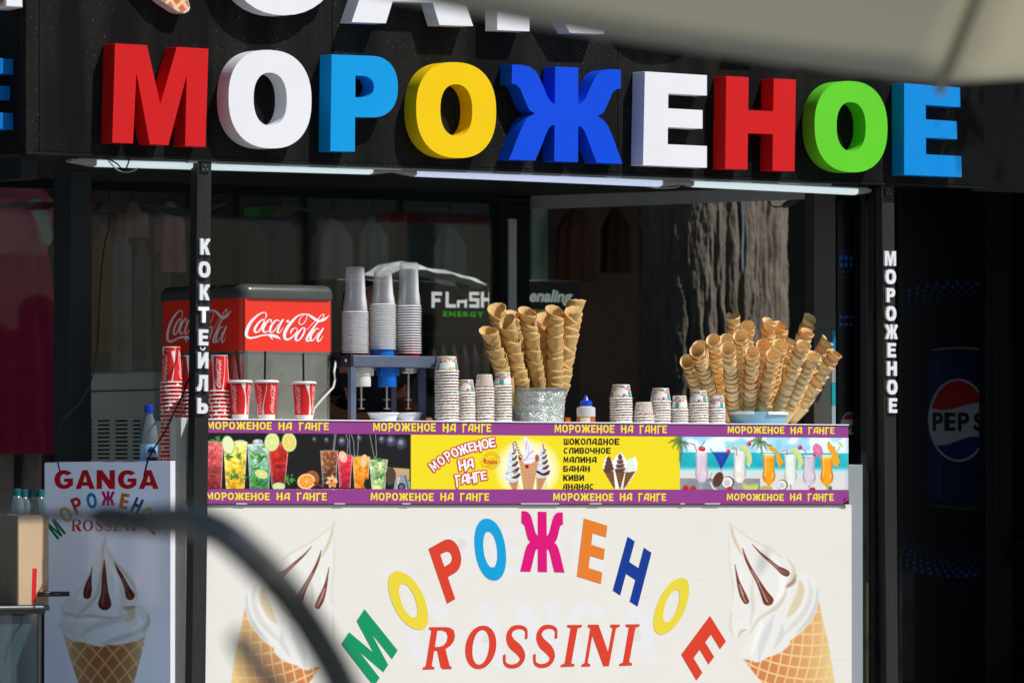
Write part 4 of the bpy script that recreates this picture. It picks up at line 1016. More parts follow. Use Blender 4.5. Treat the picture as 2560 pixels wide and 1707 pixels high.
def arc_word(word, P, font, m, Y, grow=0.0, conv=c55):
    """P: list of (centre x, centre y, width, height, tilt degrees) per letter"""
    mb = MB()
    for ch, (cx, cy, w_, h_, rot) in zip(word, P):
        c_, s_ = math.cos(math.radians(rot)), math.sin(math.radians(rot)); cs_ = []
        for sx, sy in ((-1, -1), (1, -1), (1, 1), (-1, 1)):
            x = sx * (w_ / 2 + grow); y = sy * (h_ / 2 + grow)
            p = PY(*conv(cx + x * c_ + y * s_, cy - x * s_ + y * c_), Y); cs_.append((p.x, Y, p.z))
        put_glyph(mb, glyph(ch, font), cs_)
    return mb
wp = [(285, 418, 56, 84, 38), (345, 372, 52, 80, 34), (402, 334, 46, 82, 30), (460, 305, 54, 80, 26), (530, 280, 76, 84, 20), (597, 258, 44, 76, 16), (652, 250, 54, 84, 13), (714, 232, 56, 84, 11), (775, 222, 50, 80, 9)]
ALL = [('МОРОЖЕНОЕ', wp), ('НА', [(524, 410, 60, 92, 9), (588, 396, 56, 84, 9)]), ('ГАНГЕ', [(489, 538, 44, 96, 8), (542, 527, 54, 84, 8), (600, 516, 54, 86, 8), (653, 505, 44, 84, 8), (704, 497, 46, 74, 8)])]
FAT = dict(BD)
for wd_, pp in ALL:
    pp = [(a, b, c_ * 1.12, d, e) for a, b, c_, d, e in pp]
    for gx, gy in ((-9, 0), (9, 0), (0, -9), (0, 9), (7, 7), (-7, 7), (7, -7), (-7, -7)):
        lay[0] += 1
        arc_word(wd_, [(a + gx, b + gy, c_, d_, e_) for a, b, c_, d_, e_ in pp], BD, M_REDP, Yl + .0000 - .00002 * lay[0]).build('lettering_outline', M_REDP, counter)
    arc_word(wd_, pp, BD, M_WHP, Yl - .0009).build('lettering', M_WHP, counter)

# ---------------------------------------------------- big white front panel, source pixels 507..2129 x 1262..1780
fx0, fx1, fy0, fy1 = 507, 2129, 1262, 1800
F = Canvas(fx0, fy0, fx1, fy1, .62, (237, 233, 224))
def r3(x, y): return 1700 + x / 2.735, 1137 + y / 2.735
# faint older print showing through, and slight stains
ghost = (238, 236, 238)
def ghost_glyph(ch, x0, y0, x1, y1):
    for k, cont in enumerate(HV[ch]):
        F.poly([(x0 + (x1 - x0) * u, y1 - (y1 - y0) * v_) for u, v_ in cont], ghost if k == 0 else (228, 223, 214), .75, soft=1.5)
for ch, x0, x1 in (('Р', 1115, 1195), ('Е', 1225, 1310), ('Р', 1330, 1410), ('S', 1425, 1520), ):
    ghost_glyph(ch, x0, 1318, x1, 1442)
for ch, x0, x1 in (('G', 1015, 1140), ('А', 1165, 1270), ('N', 1290, 1400), ('G', 1410, 1525), ('А', 1535, 1650)):
    ghost_glyph(ch, x0, 1505, x1, 1665)
nzF = F.noise(160, 4, 4)
F.a *= (0.985 + .008 * nzF)[..., None]
def cream_cone(mirror):
    MX = 1330
    def T(x, y):
        p = r3(x, y); return (2 * MX - p[0], p[1]) if mirror else p
    def Tl(L): return [T(*q_) for q_ in L]
    # waffle cone first
    cone = Tl([(948, 1010), (975, 1150), (1010, 1300), (1035, 1450), (1060, 1620), (1090, 1800), (640, 1800), (560, 1590), (430, 1420), (700, 1200)])
    def waf(X, Y):
        Xr = (2 * MX - X) if mirror else X
        u = ((Xr - 1700) * 2.735 - 760) ; v_ = ((Y - 1137) * 2.735 - 1400)
        # curved grid
        a = u * .98 + v_ * .16 + .0004 * v_ * v_; b = v_ * .96 - u * .12 + .0006 * (u - 40) ** 2
        ga = np.abs(((a / 66.) % 1) - .5) * 2; gb = np.abs(((b / 76.) % 1) - .5) * 2
        ridge = np.clip((np.maximum(ga, gb) - .76) / .14, 0, 1)[..., None]
        sh = np.clip((u + 330) / 620., 0, 1)[..., None]
        inner = np.array([214, 128, 72]) / 255. * (1 - sh ** 2) + np.array([236, 206, 142]) / 255. * sh ** 2
        return inner * (1 - ridge) + np.array([240, 206, 144]) / 255. * ridge
    F.poly(cone, waf, soft=1.2)
    body = Tl([(345, 440), (352, 470), (365, 485), (420, 525), (520, 580), (640, 650), (720, 705), (765, 765), (785, 815), (830, 815), (880, 832), (925, 875), (948, 940), (950, 1010), (930, 1100), (890, 1170), (840, 1225), (790, 1270), (755, 1292), (745, 1330), (700, 1370), (650, 1395), (600, 1410), (560, 1435), (520, 1446), (470, 1425), (440, 1425), (415, 1405), (440, 1340), (462, 1290), (470, 1240), (455, 1222), (420, 1250), (385, 1268), (355, 1252), (343, 1190), (352, 1100), (365, 1000), (355, 880), (338, 760), (332, 640), (336, 540), (336, 480)])
    F.poly(body, (238, 235, 228), soft=2.2)
    sh1, sh2 = (206, 194, 172), (196, 198, 198)
    for pts_, w_, col_, al in (
        ([(342, 460), (365, 560), (400, 640), (430, 690)], [2, 8, 8, 3], (206, 178, 134), .8),
        ([(365, 490), (480, 575), (620, 650), (700, 712)], [2, 4, 5, 3], (206, 188, 150), .6),
        ([(790, 830), (775, 880), (735, 912), (722, 918)], [3, 14, 10, 3], (150, 100, 62), .8),
        ([(722, 918), (715, 980), (660, 1060), (600, 1100), (530, 1150), (480, 1240)], [3, 10, 14, 10, 8, 4], sh1, .75),
        ([(820, 880), (830, 960), (790, 1050), (740, 1120)], [10, 34, 34, 10], (216, 186, 140), .6),
        ([(940, 930), (930, 1040), (880, 1150), (800, 1240)], [6, 12, 14, 6], sh2, .7),
        ([(880, 870), (895, 960), (860, 1080), (780, 1180), (700, 1260)], [4, 16, 20, 18, 6], (216, 214, 208), .8),
        ([(735, 720), (775, 780), (770, 840), (740, 890)], [4, 12, 14, 4], (206, 198, 176), .7),
        ([(500, 840), (490, 960), (500, 1060), (480, 1180)], [4, 14, 14, 4], (212, 204, 186), .6),
        ([(640, 1120), (600, 1220), (560, 1320), (540, 1420)], [6, 26, 26, 8], (212, 214, 214), .8),
        ([(700, 1180), (690, 1260), (640, 1350)], [6, 22, 6], (206, 208, 208), .7),
        ([(450, 1215), (420, 1225), (400, 1262)], [3, 8, 3], (196, 162, 116), .8),
        ([(350, 1100), (346, 1200), (365, 1255)], [3, 6, 3], (206, 196, 172), .7),
        ([(336, 560), (342, 760), (362, 900), (360, 1000)], [2, 5, 5, 3], (214, 204, 184), .6)):
        F.rib(Tl(pts_), [q_ / 1.5 for q_ in w_], col_, al, soft=3.2)
    for pts_, w_ in (([(620, 700), (690, 800), (700, 920), (640, 1030)], [10, 30, 30, 10]), ([(560, 1160), (520, 1280), (490, 1380)], [10, 24, 10]), ([(860, 900), (850, 1000), (800, 1100)], [4, 10, 4]), ([(420, 800), (410, 900)], [8, 16])):
        F.rib(Tl(pts_), [q_ / 2 for q_ in w_], (250, 249, 245), .85, soft=4)
    for L2, w_ in (([(492, 615), (545, 672), (610, 730), (665, 778), (705, 808), (728, 822)], [2, 12, 20, 26, 46, 44]),
                   ([(427, 642), (452, 720), (490, 800), (535, 880), (575, 960), (602, 1010)], [3, 16, 22, 30, 52, 74]),
                   ([(374, 755), (388, 830), (405, 900), (430, 970), (452, 1015)], [2, 12, 28, 44, 40])):
        F.rib(Tl(L2), [q_ / 2.735 for q_ in w_], (104, 42, 24), soft=.9)
        F.rib([(a + (1.2 if not mirror else -1.2), b + 1) for a, b in Tl(L2)], [q_ / 2.735 * .55 for q_ in w_], (140, 70, 46), .9, soft=1)
        F.rib(Tl(L2[2:]), [q_ / 2.735 * .34 for q_ in w_[2:]], (198, 168, 168), .8, soft=1.4)
        F.rib([(a + 3, b + 2) for a, b in Tl(L2[3:])], [q_ / 2.735 * .2 for q_ in w_[3:]], (84, 26, 14), .8, soft=1)
cream_cone(False); cream_cone(True)
# worn edge, hairline seam
F.rib([(834, 1262), (834, 1560)], 1.0, (204, 200, 192), .7)
F.rib([(507, 1288), (2129, 1290)], 2.2, (238, 237, 235), .6)
F.rib([(507, 1263.5), (2129, 1263.5)], 3.0, (196, 188, 172), .55)
F.rib([(2060, 1660), (2128, 1662)], 1.2, (206, 204, 198), .7)
rs_ = random.Random(12)
for k in range(46):
    x = rs_.uniform(520, 2110); y = rs_.uniform(1280, 1700); L_x = rs_.uniform(4, 46); a_ = rs_.uniform(-.8, .8)
    F.rib([(x, y), (x + L_x * math.cos(a_) * .5, y + L_x * math.sin(a_) * .6), (x + L_x * math.cos(a_), y + L_x * math.sin(a_))], rs_.uniform(.5, 1.2), rs_.choice([(196, 190, 176), (246, 246, 246), (206, 200, 188)]), rs_.uniform(.25, .6))
for k in range(60):
    F.ell(rs_.uniform(520, 2110), rs_.uniform(1270, 1700), rs_.uniform(.5, 1.3), rs_.uniform(.5, 1.3), (150, 136, 112), .6)
nz2 = F.noise(60, 21, 4); F.a *= (1 - .008 * np.clip((nz2 - .55) * 6, 0, 1))[..., None]
def fmap(X, Y):
    xs = np.array([XAT(fx0 + (fx1 - fx0) * k / 16, YF + .01) for k in range(17)]); xx = np.interp((X - fx0) / (fx1 - fx0), np.linspace(0, 1, 17), xs)
    za = ZB3 - .004; zb2 = .10
    ysrc = np.array([fy0, fy1]); 
    z = EYE + (1258 - Y) * MPP
    return xx, np.full_like(xx, YF + .0105), np.clip(z, .09, ZB3 - .003)
fp = F.mesh('front_print', fmap, M_PRINT, counter); fp['label'] = 'white panel printed with two soft ice cream cones'
# coloured arched word
def q2(x, y): return c5b(x, y)
YP = YF + .0094
def q4(conv, *pts): return [tuple(PY(*conv(*p), YP)) for p in pts]
M_AG = mat('print_green', (0, 148, 98), rough=.35); M_AY = mat('print_yellow', (236, 214, 60), rough=.35); M_AR = mat('print_red', (220, 62, 38), rough=.35)
M_AC = mat('print_cyan', (0, 160, 216), rough=.35); M_AM = mat('print_magenta', (222, 0, 120), rough=.35); M_AO = mat('print_orange', (232, 126, 40), rough=.35); M_AB = mat('print_blue', (0, 54, 146), rough=.35)
def par(c, a, b): return [(c[0] - a[0] + b[0], c[1] - a[1] + b[1]), (c[0] + a[0] + b[0], c[1] + a[1] + b[1]), (c[0] + a[0] - b[0], c[1] + a[1] - b[1]), (c[0] - a[0] - b[0], c[1] - a[1] - b[1])]
arch = [('М', [(8, 1290), (168, 1052), (395, 1335), (232, 1580)], M_AG), ('О', par((467, 993), (126, 36), (-50, -196)), M_AY), ('Р', [(605, 640), (782, 542), (905, 914), (733, 1015)], M_AR),
        ('О', par((1028, 645), (106, 10), (-20, -211)), M_AC), ('Ж', [(1237, 382), (1528, 392), (1538, 802), (1230, 795)], M_AM), ('Е', [(1668, 432), (1828, 482), (1785, 880), (1620, 828)], M_AO),
        ('Н', [(1967, 557), (2130, 667), (2035, 1035), (1865, 925)], M_AB), ('О', par((2266, 1031), (112, -40), (44, -188)), M_AY)]
for ch, cs_, m in arch:
    mb = MB(); put_glyph(mb, glyph(ch, AR), q4(q2, *cs_)); mb.build('printed_letter', m, counter)
mb = MB(); put_glyph(mb, glyph('Е', AR), q4(r3, (205, 1097), (315, 1272), (113, 1540), (8, 1362))); mb.build('printed_letter', M_AR, counter)
for ch, xa, xb, ya, yb in (('R', 565, 808, 1175, 1465), ('O', 845, 1077, 1165, 1463), ('S', 1097, 1302, 1162, 1458), ('S', 1303, 1505, 1160, 1455), ('I', 1508, 1648, 1160, 1447), ('N', 1650, 1906, 1158, 1445), ('I', 1908, 2042, 1156, 1440)):
    sh = 46 if ch not in 'OS' else 26
    mb = MB(); put_glyph(mb, glyph(ch, RS), q4(q2, (xa + sh, ya), (xb + (8 if ch != 'R' else 0), ya - 1), (xb - sh, yb - 4), (xa, yb))); mb.build('printed_letter', M_AR, counter)

# ================================================================== LEFT ADVERTISING BOARD (side face)
XG = PY(425, 1400, .0).x
YG1 = PX(111, 1300, XG).y; YG0 = PX(425, 1300, XG).y
ZG = PX(425, 1152, XG).z
gl = thing('advertising_board', 'tall white board with added glow, red lettering and a chocolate-dripped soft ice cream picture', 'board', (XG, YG0, 0))
MB().box(XG + .001, XG + .024, YG0, YG1, .05, ZG).build('board_case', M_WHITE, gl, bevel=.002)
G = Canvas(100, 1140, 440, 1820, .72, (238, 240, 248))
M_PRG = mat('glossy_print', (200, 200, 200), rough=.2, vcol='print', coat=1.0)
b_ = M_PRG.node_tree.nodes['Principled BSDF']; b_.inputs['Emission Strength'].default_value = .13  # added glow that brightens the shaded face of the board
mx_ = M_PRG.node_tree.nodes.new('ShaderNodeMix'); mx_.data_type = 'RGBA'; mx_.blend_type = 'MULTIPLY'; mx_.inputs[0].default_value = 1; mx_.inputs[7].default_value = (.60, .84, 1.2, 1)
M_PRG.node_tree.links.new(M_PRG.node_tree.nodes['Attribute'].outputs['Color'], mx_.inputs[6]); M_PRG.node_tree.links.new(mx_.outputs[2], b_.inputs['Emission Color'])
def g1(x, y): return x / 2.735, 1137 + y / 2.735
G.a *= (0.98 + .04 * G.noise(120, 9, 3))[..., None]
def gw(X, Y):
    u = (X * 2.735 - 720); v_ = (Y - 1137) * 2.735 - 1290
    sx = 1.0 - v_ * .00075
    a = (u / sx + v_ * .92) / 118.; b = (u / sx - v_ * .92) / 118.
    ga = np.abs((a % 1) - .5) * 2; gb = np.abs((b % 1) - .5) * 2
    ridge = np.clip((np.maximum(ga, gb) - .78) / .12, 0, 1)[..., None]
    sh = np.clip(np.abs(u) / 280., 0, 1)[..., None] ** 2
    inner = np.array([150, 92, 48]) / 255. * (1 - sh) + np.array([222, 190, 140]) / 255. * sh
    return inner * (1 - ridge) + (np.array([196, 150, 100]) / 255. * (1 - sh) + np.array([236, 214, 176]) / 255. * sh) * ridge
def gl_(L): return [g1(*q_) for q_ in L]
G.poly(gl_([(430, 1210), (1003, 1210), (960, 1400), (905, 1600), (860, 1760), (600, 1760), (545, 1580), (480, 1380)]), gw, soft=1.2)
G.poly(gl_([(720, 555), (732, 640), (800, 720), (870, 790), (915, 860), (942, 940), (940, 1010), (985, 1035), (1022, 1080), (1030, 1130), (1012, 1200), (985, 1240), (940, 1268), (850, 1288), (790, 1298), (730, 1292), (700, 1308), (640, 1300), (580, 1278), (520, 1272), (480, 1262), (440, 1225), (395, 1170), (410, 1130), (425, 1085), (418, 1040), (450, 985), (520, 935), (570, 870), (610, 790), (650, 700), (690, 630), (706, 590)]), (226, 226, 226), soft=2.2)
for pts_, w_, col_, al in (
    ([(722, 560), (706, 640), (700, 740), (690, 840), (660, 960), (560, 1070), (520, 1105)], [3, 10, 10, 14, 16, 10, 4], (190, 184, 172), .8),
    ([(730, 620), (780, 720), (850, 800), (910, 880), (940, 980)], [3, 10, 14, 12, 6], (196, 190, 176), .8),
    ([(430, 1075), (470, 1088), (520, 1090)], [4, 10, 4], (190, 182, 166), .8), ([(520, 1105), (620, 1095), (720, 1108), (800, 1112), (850, 1090)], [3, 10, 12, 12, 6], (184, 180, 174), .85),
    ([(850, 1042), (890, 1044), (918, 1036)], [8, 16, 8], (140, 84, 54), .8), ([(860, 1050), (900, 1070), (890, 1110), (850, 1125)], [8, 34, 30, 8], (206, 182, 146), .7),
    ([(1012, 1090), (1016, 1140), (980, 1200)], [6, 14, 6], (190, 176, 150), .8), ([(560, 1230), (640, 1170), (760, 1140), (860, 1120)], [6, 22, 20, 6], (196, 196, 196), .8),
    ([(700, 1290), (780, 1260), (880, 1230), (980, 1170)], [6, 20, 20, 6], (186, 186, 190), .8), ([(400, 1160), (470, 1200), (540, 1210)], [6, 16, 6], (236, 196, 196), .5),
    ([(830, 870), (850, 980), (820, 1080)], [6, 30, 10], (206, 206, 206), .8)):
    G.rib(gl_(pts_), [q_ / 1.7 for q_ in w_], col_, al, soft=3.4)
for pts_, w_ in (([(640, 820), (600, 900), (540, 980)], [10, 40, 20]), ([(480, 1130), (600, 1130), (660, 1120)], [8, 20, 8]), ([(760, 760), (800, 860), (800, 960)], [8, 26, 10]), ([(940, 1080), (960, 1150), (900, 1210)], [10, 30, 10])):
    G.rib(gl_(pts_), [q_ / 2 for q_ in w_], (244, 244, 246), .8, soft=4)
for L2, w_ in (([(631, 760), (622, 820), (610, 870), (602, 920), (598, 955)], [2, 14, 36, 56, 52]), ([(715, 718), (714, 800), (716, 880), (718, 950), (718, 1012)], [8, 28, 38, 56, 92]), ([(782, 732), (812, 790), (840, 840), (868, 900), (892, 958)], [3, 20, 26, 36, 62])):
    G.rib(gl_(L2), [q_ / 2.735 for q_ in w_], (84, 24, 14), soft=.9); G.rib(gl_(L2[2:]), [q_ / 2.735 * .5 for q_ in w_[2:]], (130, 76, 70), .8, soft=1.5); G.rib([(a + 3, b) for a, b in gl_(L2[3:])], [q_ / 2.735 * .3 for q_ in w_[3:]], (60, 14, 8), .8, soft=1)
ys_ = np.linspace(100, 440, 17); Yt_ = np.array([PX(k, 1258, XG).y for k in ys_])
def gmap(X, Y):
    yy_ = np.interp(X, ys_, Yt_); sc2 = np.interp(X, ys_, np.array([(PX(k, 1158, XG).z - PX(k, 1258, XG).z) / 100 for k in ys_]))
    return np.full_like(yy_, XG - .0006), np.clip(yy_, YG0 + .002, YG1 - .002), np.clip(EYE + (1258 - Y) * sc2, .06, ZG - .003)
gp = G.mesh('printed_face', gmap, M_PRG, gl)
M_GRED = mat('deep_red_print', (226, 24, 34), rough=.35)
def side_glyph(mb, ch, font, conv, xa, ya, xb, yb, rot=0):
    cs_ = []
    cx, cy = (xa + xb) / 2, (ya + yb) / 2; c_, s_ = math.cos(math.radians(rot)), math.sin(math.radians(rot))
    for sx, sy in ((-1, -1), (1, -1), (1, 1), (-1, 1)):
        x = sx * (xb - xa) / 2; y = sy * (yb - ya) / 2
        p = PX(*conv(cx + x * c_ + y * s_, cy - x * s_ + y * c_), XG - .0014); cs_.append(tuple(p))
    put_glyph(mb, glyph(ch, font), cs_)
mb = MB()
for ch, xa, xb in (('G', 372, 504), ('А', 516, 648), ('N', 660, 786), ('G', 806, 938), ('А', 948, 1085)): side_glyph(mb, ch, HV, g1, xa, 103, xb, 232)
mb.build('board_lettering', M_GRED, gl)
for ch, xa, xb, ya, yb, rot, m in (('М', 345, 420, 440, 570, 38, M_AG), ('О', 412, 488, 352, 460, 32, M_AY), ('Р', 496, 560, 288, 400, 22, M_AR), ('О', 592, 662, 258, 366, 8, M_AC), ('Ж', 693, 784, 247, 345, 0, M_AM),
                                 ('Е', 820, 878, 262, 370, -10, M_AO), ('Н', 908, 966, 292, 400, -24, M_AB), ('О', 968, 1030, 350, 460, -32, M_AY), ('Е', 1030, 1100, 430, 540, -42, M_AR)):
    mb = MB(); side_glyph(mb, ch, AR, g1, xa, ya, xb, yb, rot); mb.build('printed_letter', m, gl)
mb = MB()
for ch, xa, xb in (('R', 488, 560), ('O', 566, 636), ('S', 650, 708), ('S', 710, 768), ('I', 772, 808), ('N', 812, 888), ('I', 892, 940)): side_glyph(mb, ch, RS, g1, xa, 440, xb, 520, 0)
mb.build('printed_letter', M_AR, gl)
# ================================================================== THINGS ON THE COUNTER
def base(x, Y): return PY(x, 1258, Y).x
def mm(px, Y=0.1): return px * MPP * (1 + Y * math.cos(TH) / DIST)          # a length facing the lens
# ---- script lettering of the soft drink machine (drawn as brush ribbons)
def cz(*p): return [((x - 985) / 890., 1 - (y - 373) / 322.) for x, y in p]
SCRIPT = [
 (cz((1196, 448), (1207, 405), (1190, 383), (1150, 392), (1088, 440), (1030, 515), (1000, 595), (1000, 645), (1035, 668), (1095, 657), (1160, 637), (1230, 630), (1290, 640), (1330, 655), (1358, 676)), [8, 14, 10, 14, 24, 32, 34, 30, 22, 18, 16, 20, 34, 24, 3]),
 (cz((1195, 462), (1165, 462), (1120, 505), (1088, 560), (1088, 598), (1118, 598), (1150, 560), (1180, 500), (1184, 462)), [10, 14, 20, 26, 22, 14, 18, 20, 10]),
 (cz((1180, 470), (1200, 500), (1240, 480)), [6, 6, 5]),
 (cz((1255, 492), (1256, 466), (1232, 462), (1200, 505), (1172, 562), (1180, 596), (1215, 594), (1262, 560)), [14, 16, 10, 22, 26, 20, 10, 5]),
 (cz((1345, 478), (1320, 463), (1285, 490), (1252, 545), (1246, 590), (1268, 600), (1300, 568), (1335, 505)), [10, 12, 20, 25, 22, 12, 10, 8]),
 (cz((1388, 452), (1362, 490), (1332, 560), (1325, 600), (1350, 596), (1388, 540)), [16, 22, 22, 20, 10, 4]),
 (cz((1418, 478), (1448, 472)), [26, 26]),
 (cz((1625, 395), (1590, 392), (1530, 420), (1462, 495), (1410, 580), (1396, 640), (1415, 675), (1455, 668), (1500, 625), (1532, 580), (1522, 548), (1490, 556), (1466, 590), (1464, 618)), [9, 12, 18, 30, 34, 32, 26, 18, 12, 10, 8, 12, 18, 4]),
 (cz((1628, 398), (1634, 430), (1605, 490), (1572, 508), (1552, 490), (1565, 440), (1610, 396), (1650, 398), (1700, 430), (1745, 458), (1795, 458), (1840, 432), (1876, 396)), [6, 8, 8, 10, 9, 7, 7, 18, 30, 26, 30, 20, 2]),
 (cz((1620, 548), (1590, 545), (1550, 590), (1520, 640), (1520, 680), (1548, 682), (1582, 642), (1608, 585), (1608, 545)), [10, 12, 20, 26, 24, 14, 18, 20, 10]),
 (cz((1608, 550), (1640, 560), (1690, 500), (1752, 440), (1800, 392), (1818, 396), (1806, 430), (1770, 475), (1740, 480)), [5, 5, 6, 8, 9, 9, 9, 8, 4]),
 (cz((1768, 455), (1720, 520), (1660, 610), (1632, 670), (1648, 690), (1690, 650)), [14, 18, 22, 24, 16, 4]),
 (cz((1765, 560), (1742, 548), (1706, 580), (1676, 630), (1672, 678), (1694, 684), (1726, 650), (1762, 590)), [10, 12, 20, 25, 22, 12, 10, 8]),
 (cz((1812, 542), (1782, 590), (1752, 650), (1750, 688), (1776, 680), (1808, 630)), [16, 22, 22, 20, 10, 4]),
]
SCRIPT += [(cz((1240, 640), (1262, 664), (1268, 684)), [20, 14, 3])]
def script_mesh(mp, m, name, parent, lift):
    """mp(u, v, k) -> 3D point; k layers the strokes a hair apart"""
    mb = MB()
    for k, (pts, ws) in enumerate(SCRIPT):
        asp = 890. / 322.
        P_ = [(x * asp, y) for x, y in pts]
        o = ribbon_outline(P_, [q_ / 322. for q_ in ws], 5); n = len(o) // 2
        L = o[:n]; R = o[n:][::-1]
        vs = [mp(x / asp, y, k) for x, y in L] + [mp(x / asp, y, k) for x, y in R]
        mb.add(vs, [(i, i + n, i + n + 1, i + 1) for i in range(n - 1)])
    return mb.build(name, m, parent)

# ---- soft drink dispenser
YM = .235
mx0 = base(607, YM); mx1 = base(833, YM); mdp = 222 * MPP / math.sin(TH)
zt = ZTOP
def zy(y, Y=YM): return PY(700, y, Y).z
M_STEEL = mat('brushed_steel', (176, 180, 172), rough=.24, metal=.97, vary=.4, vscale=3.5, bump=.04, bscale=12)
M_COKE = mat('red_vinyl', (240, 56, 38), rough=.3, vary=.03, coat=.3); M_LID = mat('grey_plastic_lid', (74, 78, 74), rough=.32, vary=.15, vscale=6, coat=.2)
mach = thing('drinks_dispenser', 'big red and steel soft drink dispenser with dark grey lid and white script lettering', 'drinks dispenser', (mx0, YM, zt))
z_s0 = zy(882); z_s1 = zy(744)
def rounded_box(x0, x1, y0, y1, z0, z1, r, n=6, rl=None, topr=0):
    def ring(z, ins):
        o = []
        for cx, cy, a0 in ((x1 - r, y0 + r, -90), (x1 - r, y1 - r, 0), (x0 + r, y1 - r, 90), (x0 + r, y0 + r, 180)):
            for k in range(n + 1):
                a = math.radians(a0 + 90 * k / n); o.append((cx + (r - ins) * math.cos(a), cy + (r - ins) * math.sin(a), z))
        return o
    rings = [ring(z0, 0)]
    if topr:
        for k in range(6):
            a = math.radians(90 * k / 5); rings.append(ring(z1 - topr + topr * math.sin(a), min(r * .98, topr * (1 - math.cos(a)))))
    else: rings.append(ring(z1, 0))
    mb = MB(); N_ = len(rings[0]); vs = [p for q_ in rings for p in q_]; fs = [tuple(range(N_))[::-1], tuple((len(rings) - 1) * N_ + i for i in range(N_))]
    for j in range(len(rings) - 1):
        for i in range(N_): fs.append((j * N_ + i, j * N_ + (i + 1) % N_, (j + 1) * N_ + (i + 1) % N_, (j + 1) * N_ + i))
    return mb.add(vs, fs)
rounded_box(mx0, mx1, YM, YM + mdp, zt, z_s0 - .004, .03).build('steel_body', M_STEEL, mach)
rounded_box(mx0 - .002, mx1 + .002, YM - .002, YM + mdp, z_s0 - .003, z_s0 + .003, .03).build('steel_rim', M_GREYL, mach)
sgn = rounded_box(mx0 + .001, mx1 - .001, YM + .001, YM + mdp - .001, z_s0 + .0035, z_s1 - .003, .03).build('sign_band', mat('band_steel', (190, 190, 186), rough=.3, metal=.8), mach)
fx0_, fx1_ = base(612, YM), base(826, YM)
MB().box(fx0_, fx1_, YM - .0012, YM + .0005, z_s0 + .006, z_s1 - .004).build('red_front', M_COKE, mach)
MB().box(mx0 - .0012, mx0 + .0005, YM + .026, YM + mdp - .03, z_s0 + .006, z_s1 - .004).build('red_side', M_COKE, mach)
# curved red corner
mb = MB(); cr = .0312; L = []
for k in range(7):
    a = math.radians(180 + 88 * k / 6); L.append((mx0 + .03 + cr * math.cos(a), YM + .03 + cr * math.sin(a)))
mb.add([(x, y, z_s0 + .006) for x, y in L] + [(x, y, z_s1 - .004) for x, y in L], [(i, i + 1, i + 8, i + 7) for i in range(6)]).build('red_corner', M_COKE, mach)
rounded_box(mx0 - .006, mx1 + .008, YM - .010, YM + mdp + .006, z_s1 - .003, zy(711), .04, topr=.034).build('lid', M_LID, mach)
MB().box(mx0 + .02, mx1 - .02, YM - .0035, YM + .003, z_s1 - .0058, z_s1 - .0032).build('chrome_strip', M_GREYL, mach)
MB().box(fx1_ + .003, fx1_ + .0065, YM - .0012, YM + .002, z_s0 + .006, z_s1 - .004).build('trim_strip', mat('trim_dark', (50, 50, 50), rough=.4), mach)
M_SCR = mat('white_script', (240, 238, 244), rough=.35)
def c1z(x, y): return 380 + x / 4.2375, 690 + y / 4.2375
a = PY(*c1z(985, 373), YM); b = PY(*c1z(1876, 697), YM)
script_mesh(lambda u, v, k: (a.x + (b.x - a.x) * u, YM - .0018 - .00006 * k, b.z + (a.z - b.z) * v), M_SCR, 'script_lettering', mach, 0)
a2 = PX(*c1z(158, 360), mx0); b2 = PX(*c1z(845, 702), mx0)
script_mesh(lambda u, v, k: (mx0 - .0018 - .00006 * k, a2.y + (b2.y - a2.y) * u, b2.z + (a2.z - b2.z) * v), M_SCR, 'script_lettering', mach, 0)
tt = MB(); tt.tube([tuple(PY(839, 903, YM + .02)), tuple(PY(838, 915, YM + .01)), tuple(PY(835, 930, YM)), tuple(PY(838, 948, YM - .004)), tuple(PY(833, 968, YM - .012)), tuple(PY(806, 997, YM - .014)), tuple(PY(786, 1020, YM - .012)), tuple(PY(780, 1042, YM - .01))], .0045, 8)
tag(tt.build('power_cable', mat('white_cord', (216, 210, 200), rough=.5)), 'white bent cord coming down the right edge of the red drinks dispenser', 'cord')
cable('power_cable', [PY(566, 714, YM + .1), PY(548, 714, YM + .05), PY(536, 726, YM + .02), PY(528, 742, YM + .0), PY(524, 765, YM - .02), PY(520, 800, YM - .03), PY(500, 900, .14), PY(472, 947, .10), PY(455, 990, .08), PY(436, 1030, .06), PY(412, 1080, .05), PY(385, 1120, .05), PY(370, 1150, .05), PY(360, 1190, .05)],
      .0035, 'thick black cable running off the grey lid and down over the left red cups')

# ---- red paper cups: print wraps the body
def cup_canvas(seed, H=85, shift=0.):
    W = 260
    K = Canvas(0, 0, W, H, 1.0, (222, 34, 34))
    for off in (0, 130):
        o = off + shift
        for oo in (o - 260, o, o + 260):
            K.rib([(oo + 12, -4), (oo + 18, 20), (oo + 26, 45), (oo + 30, H + 4)], [22, 7, 5, 14], (240, 238, 236), soft=1)
            K.rib([(oo + 78, -4), (oo + 74, 25), (oo + 64, 55), (oo + 60, H + 4)], [3, 2, 4, 8], (240, 238, 236), soft=.8)
            for (cx, rot) in ((46, 1), (104, 1)):
                for pts, ws in SCRIPT:
                    p = [(oo + cx + 11 - v_ * 24, H - 5 - u * (H - 8)) for u, v_ in pts]; K.rib(p, [q_ / 322. * 27 for q_ in ws], (242, 240, 238), .95, soft=.5, k=3)
    return K
def lathe_print(K, prof, ang0=0):
    """profile [(r, z)] bottom->top; canvas wraps once"""
    zs = np.array([p[1] for p in prof]); rs = np.array([p[0] for p in prof])
    def f(X, Y):
        a = ang0 + (X - K.x0) / (K.x1 - K.x0) * 2 * math.pi; z = zs[0] + (zs[-1] - zs[0]) * (1 - (Y - K.y0) / (K.y1 - K.y0)); r = np.interp(z, zs, rs)
        return r * np.cos(a), r * np.sin(a), z
    return f
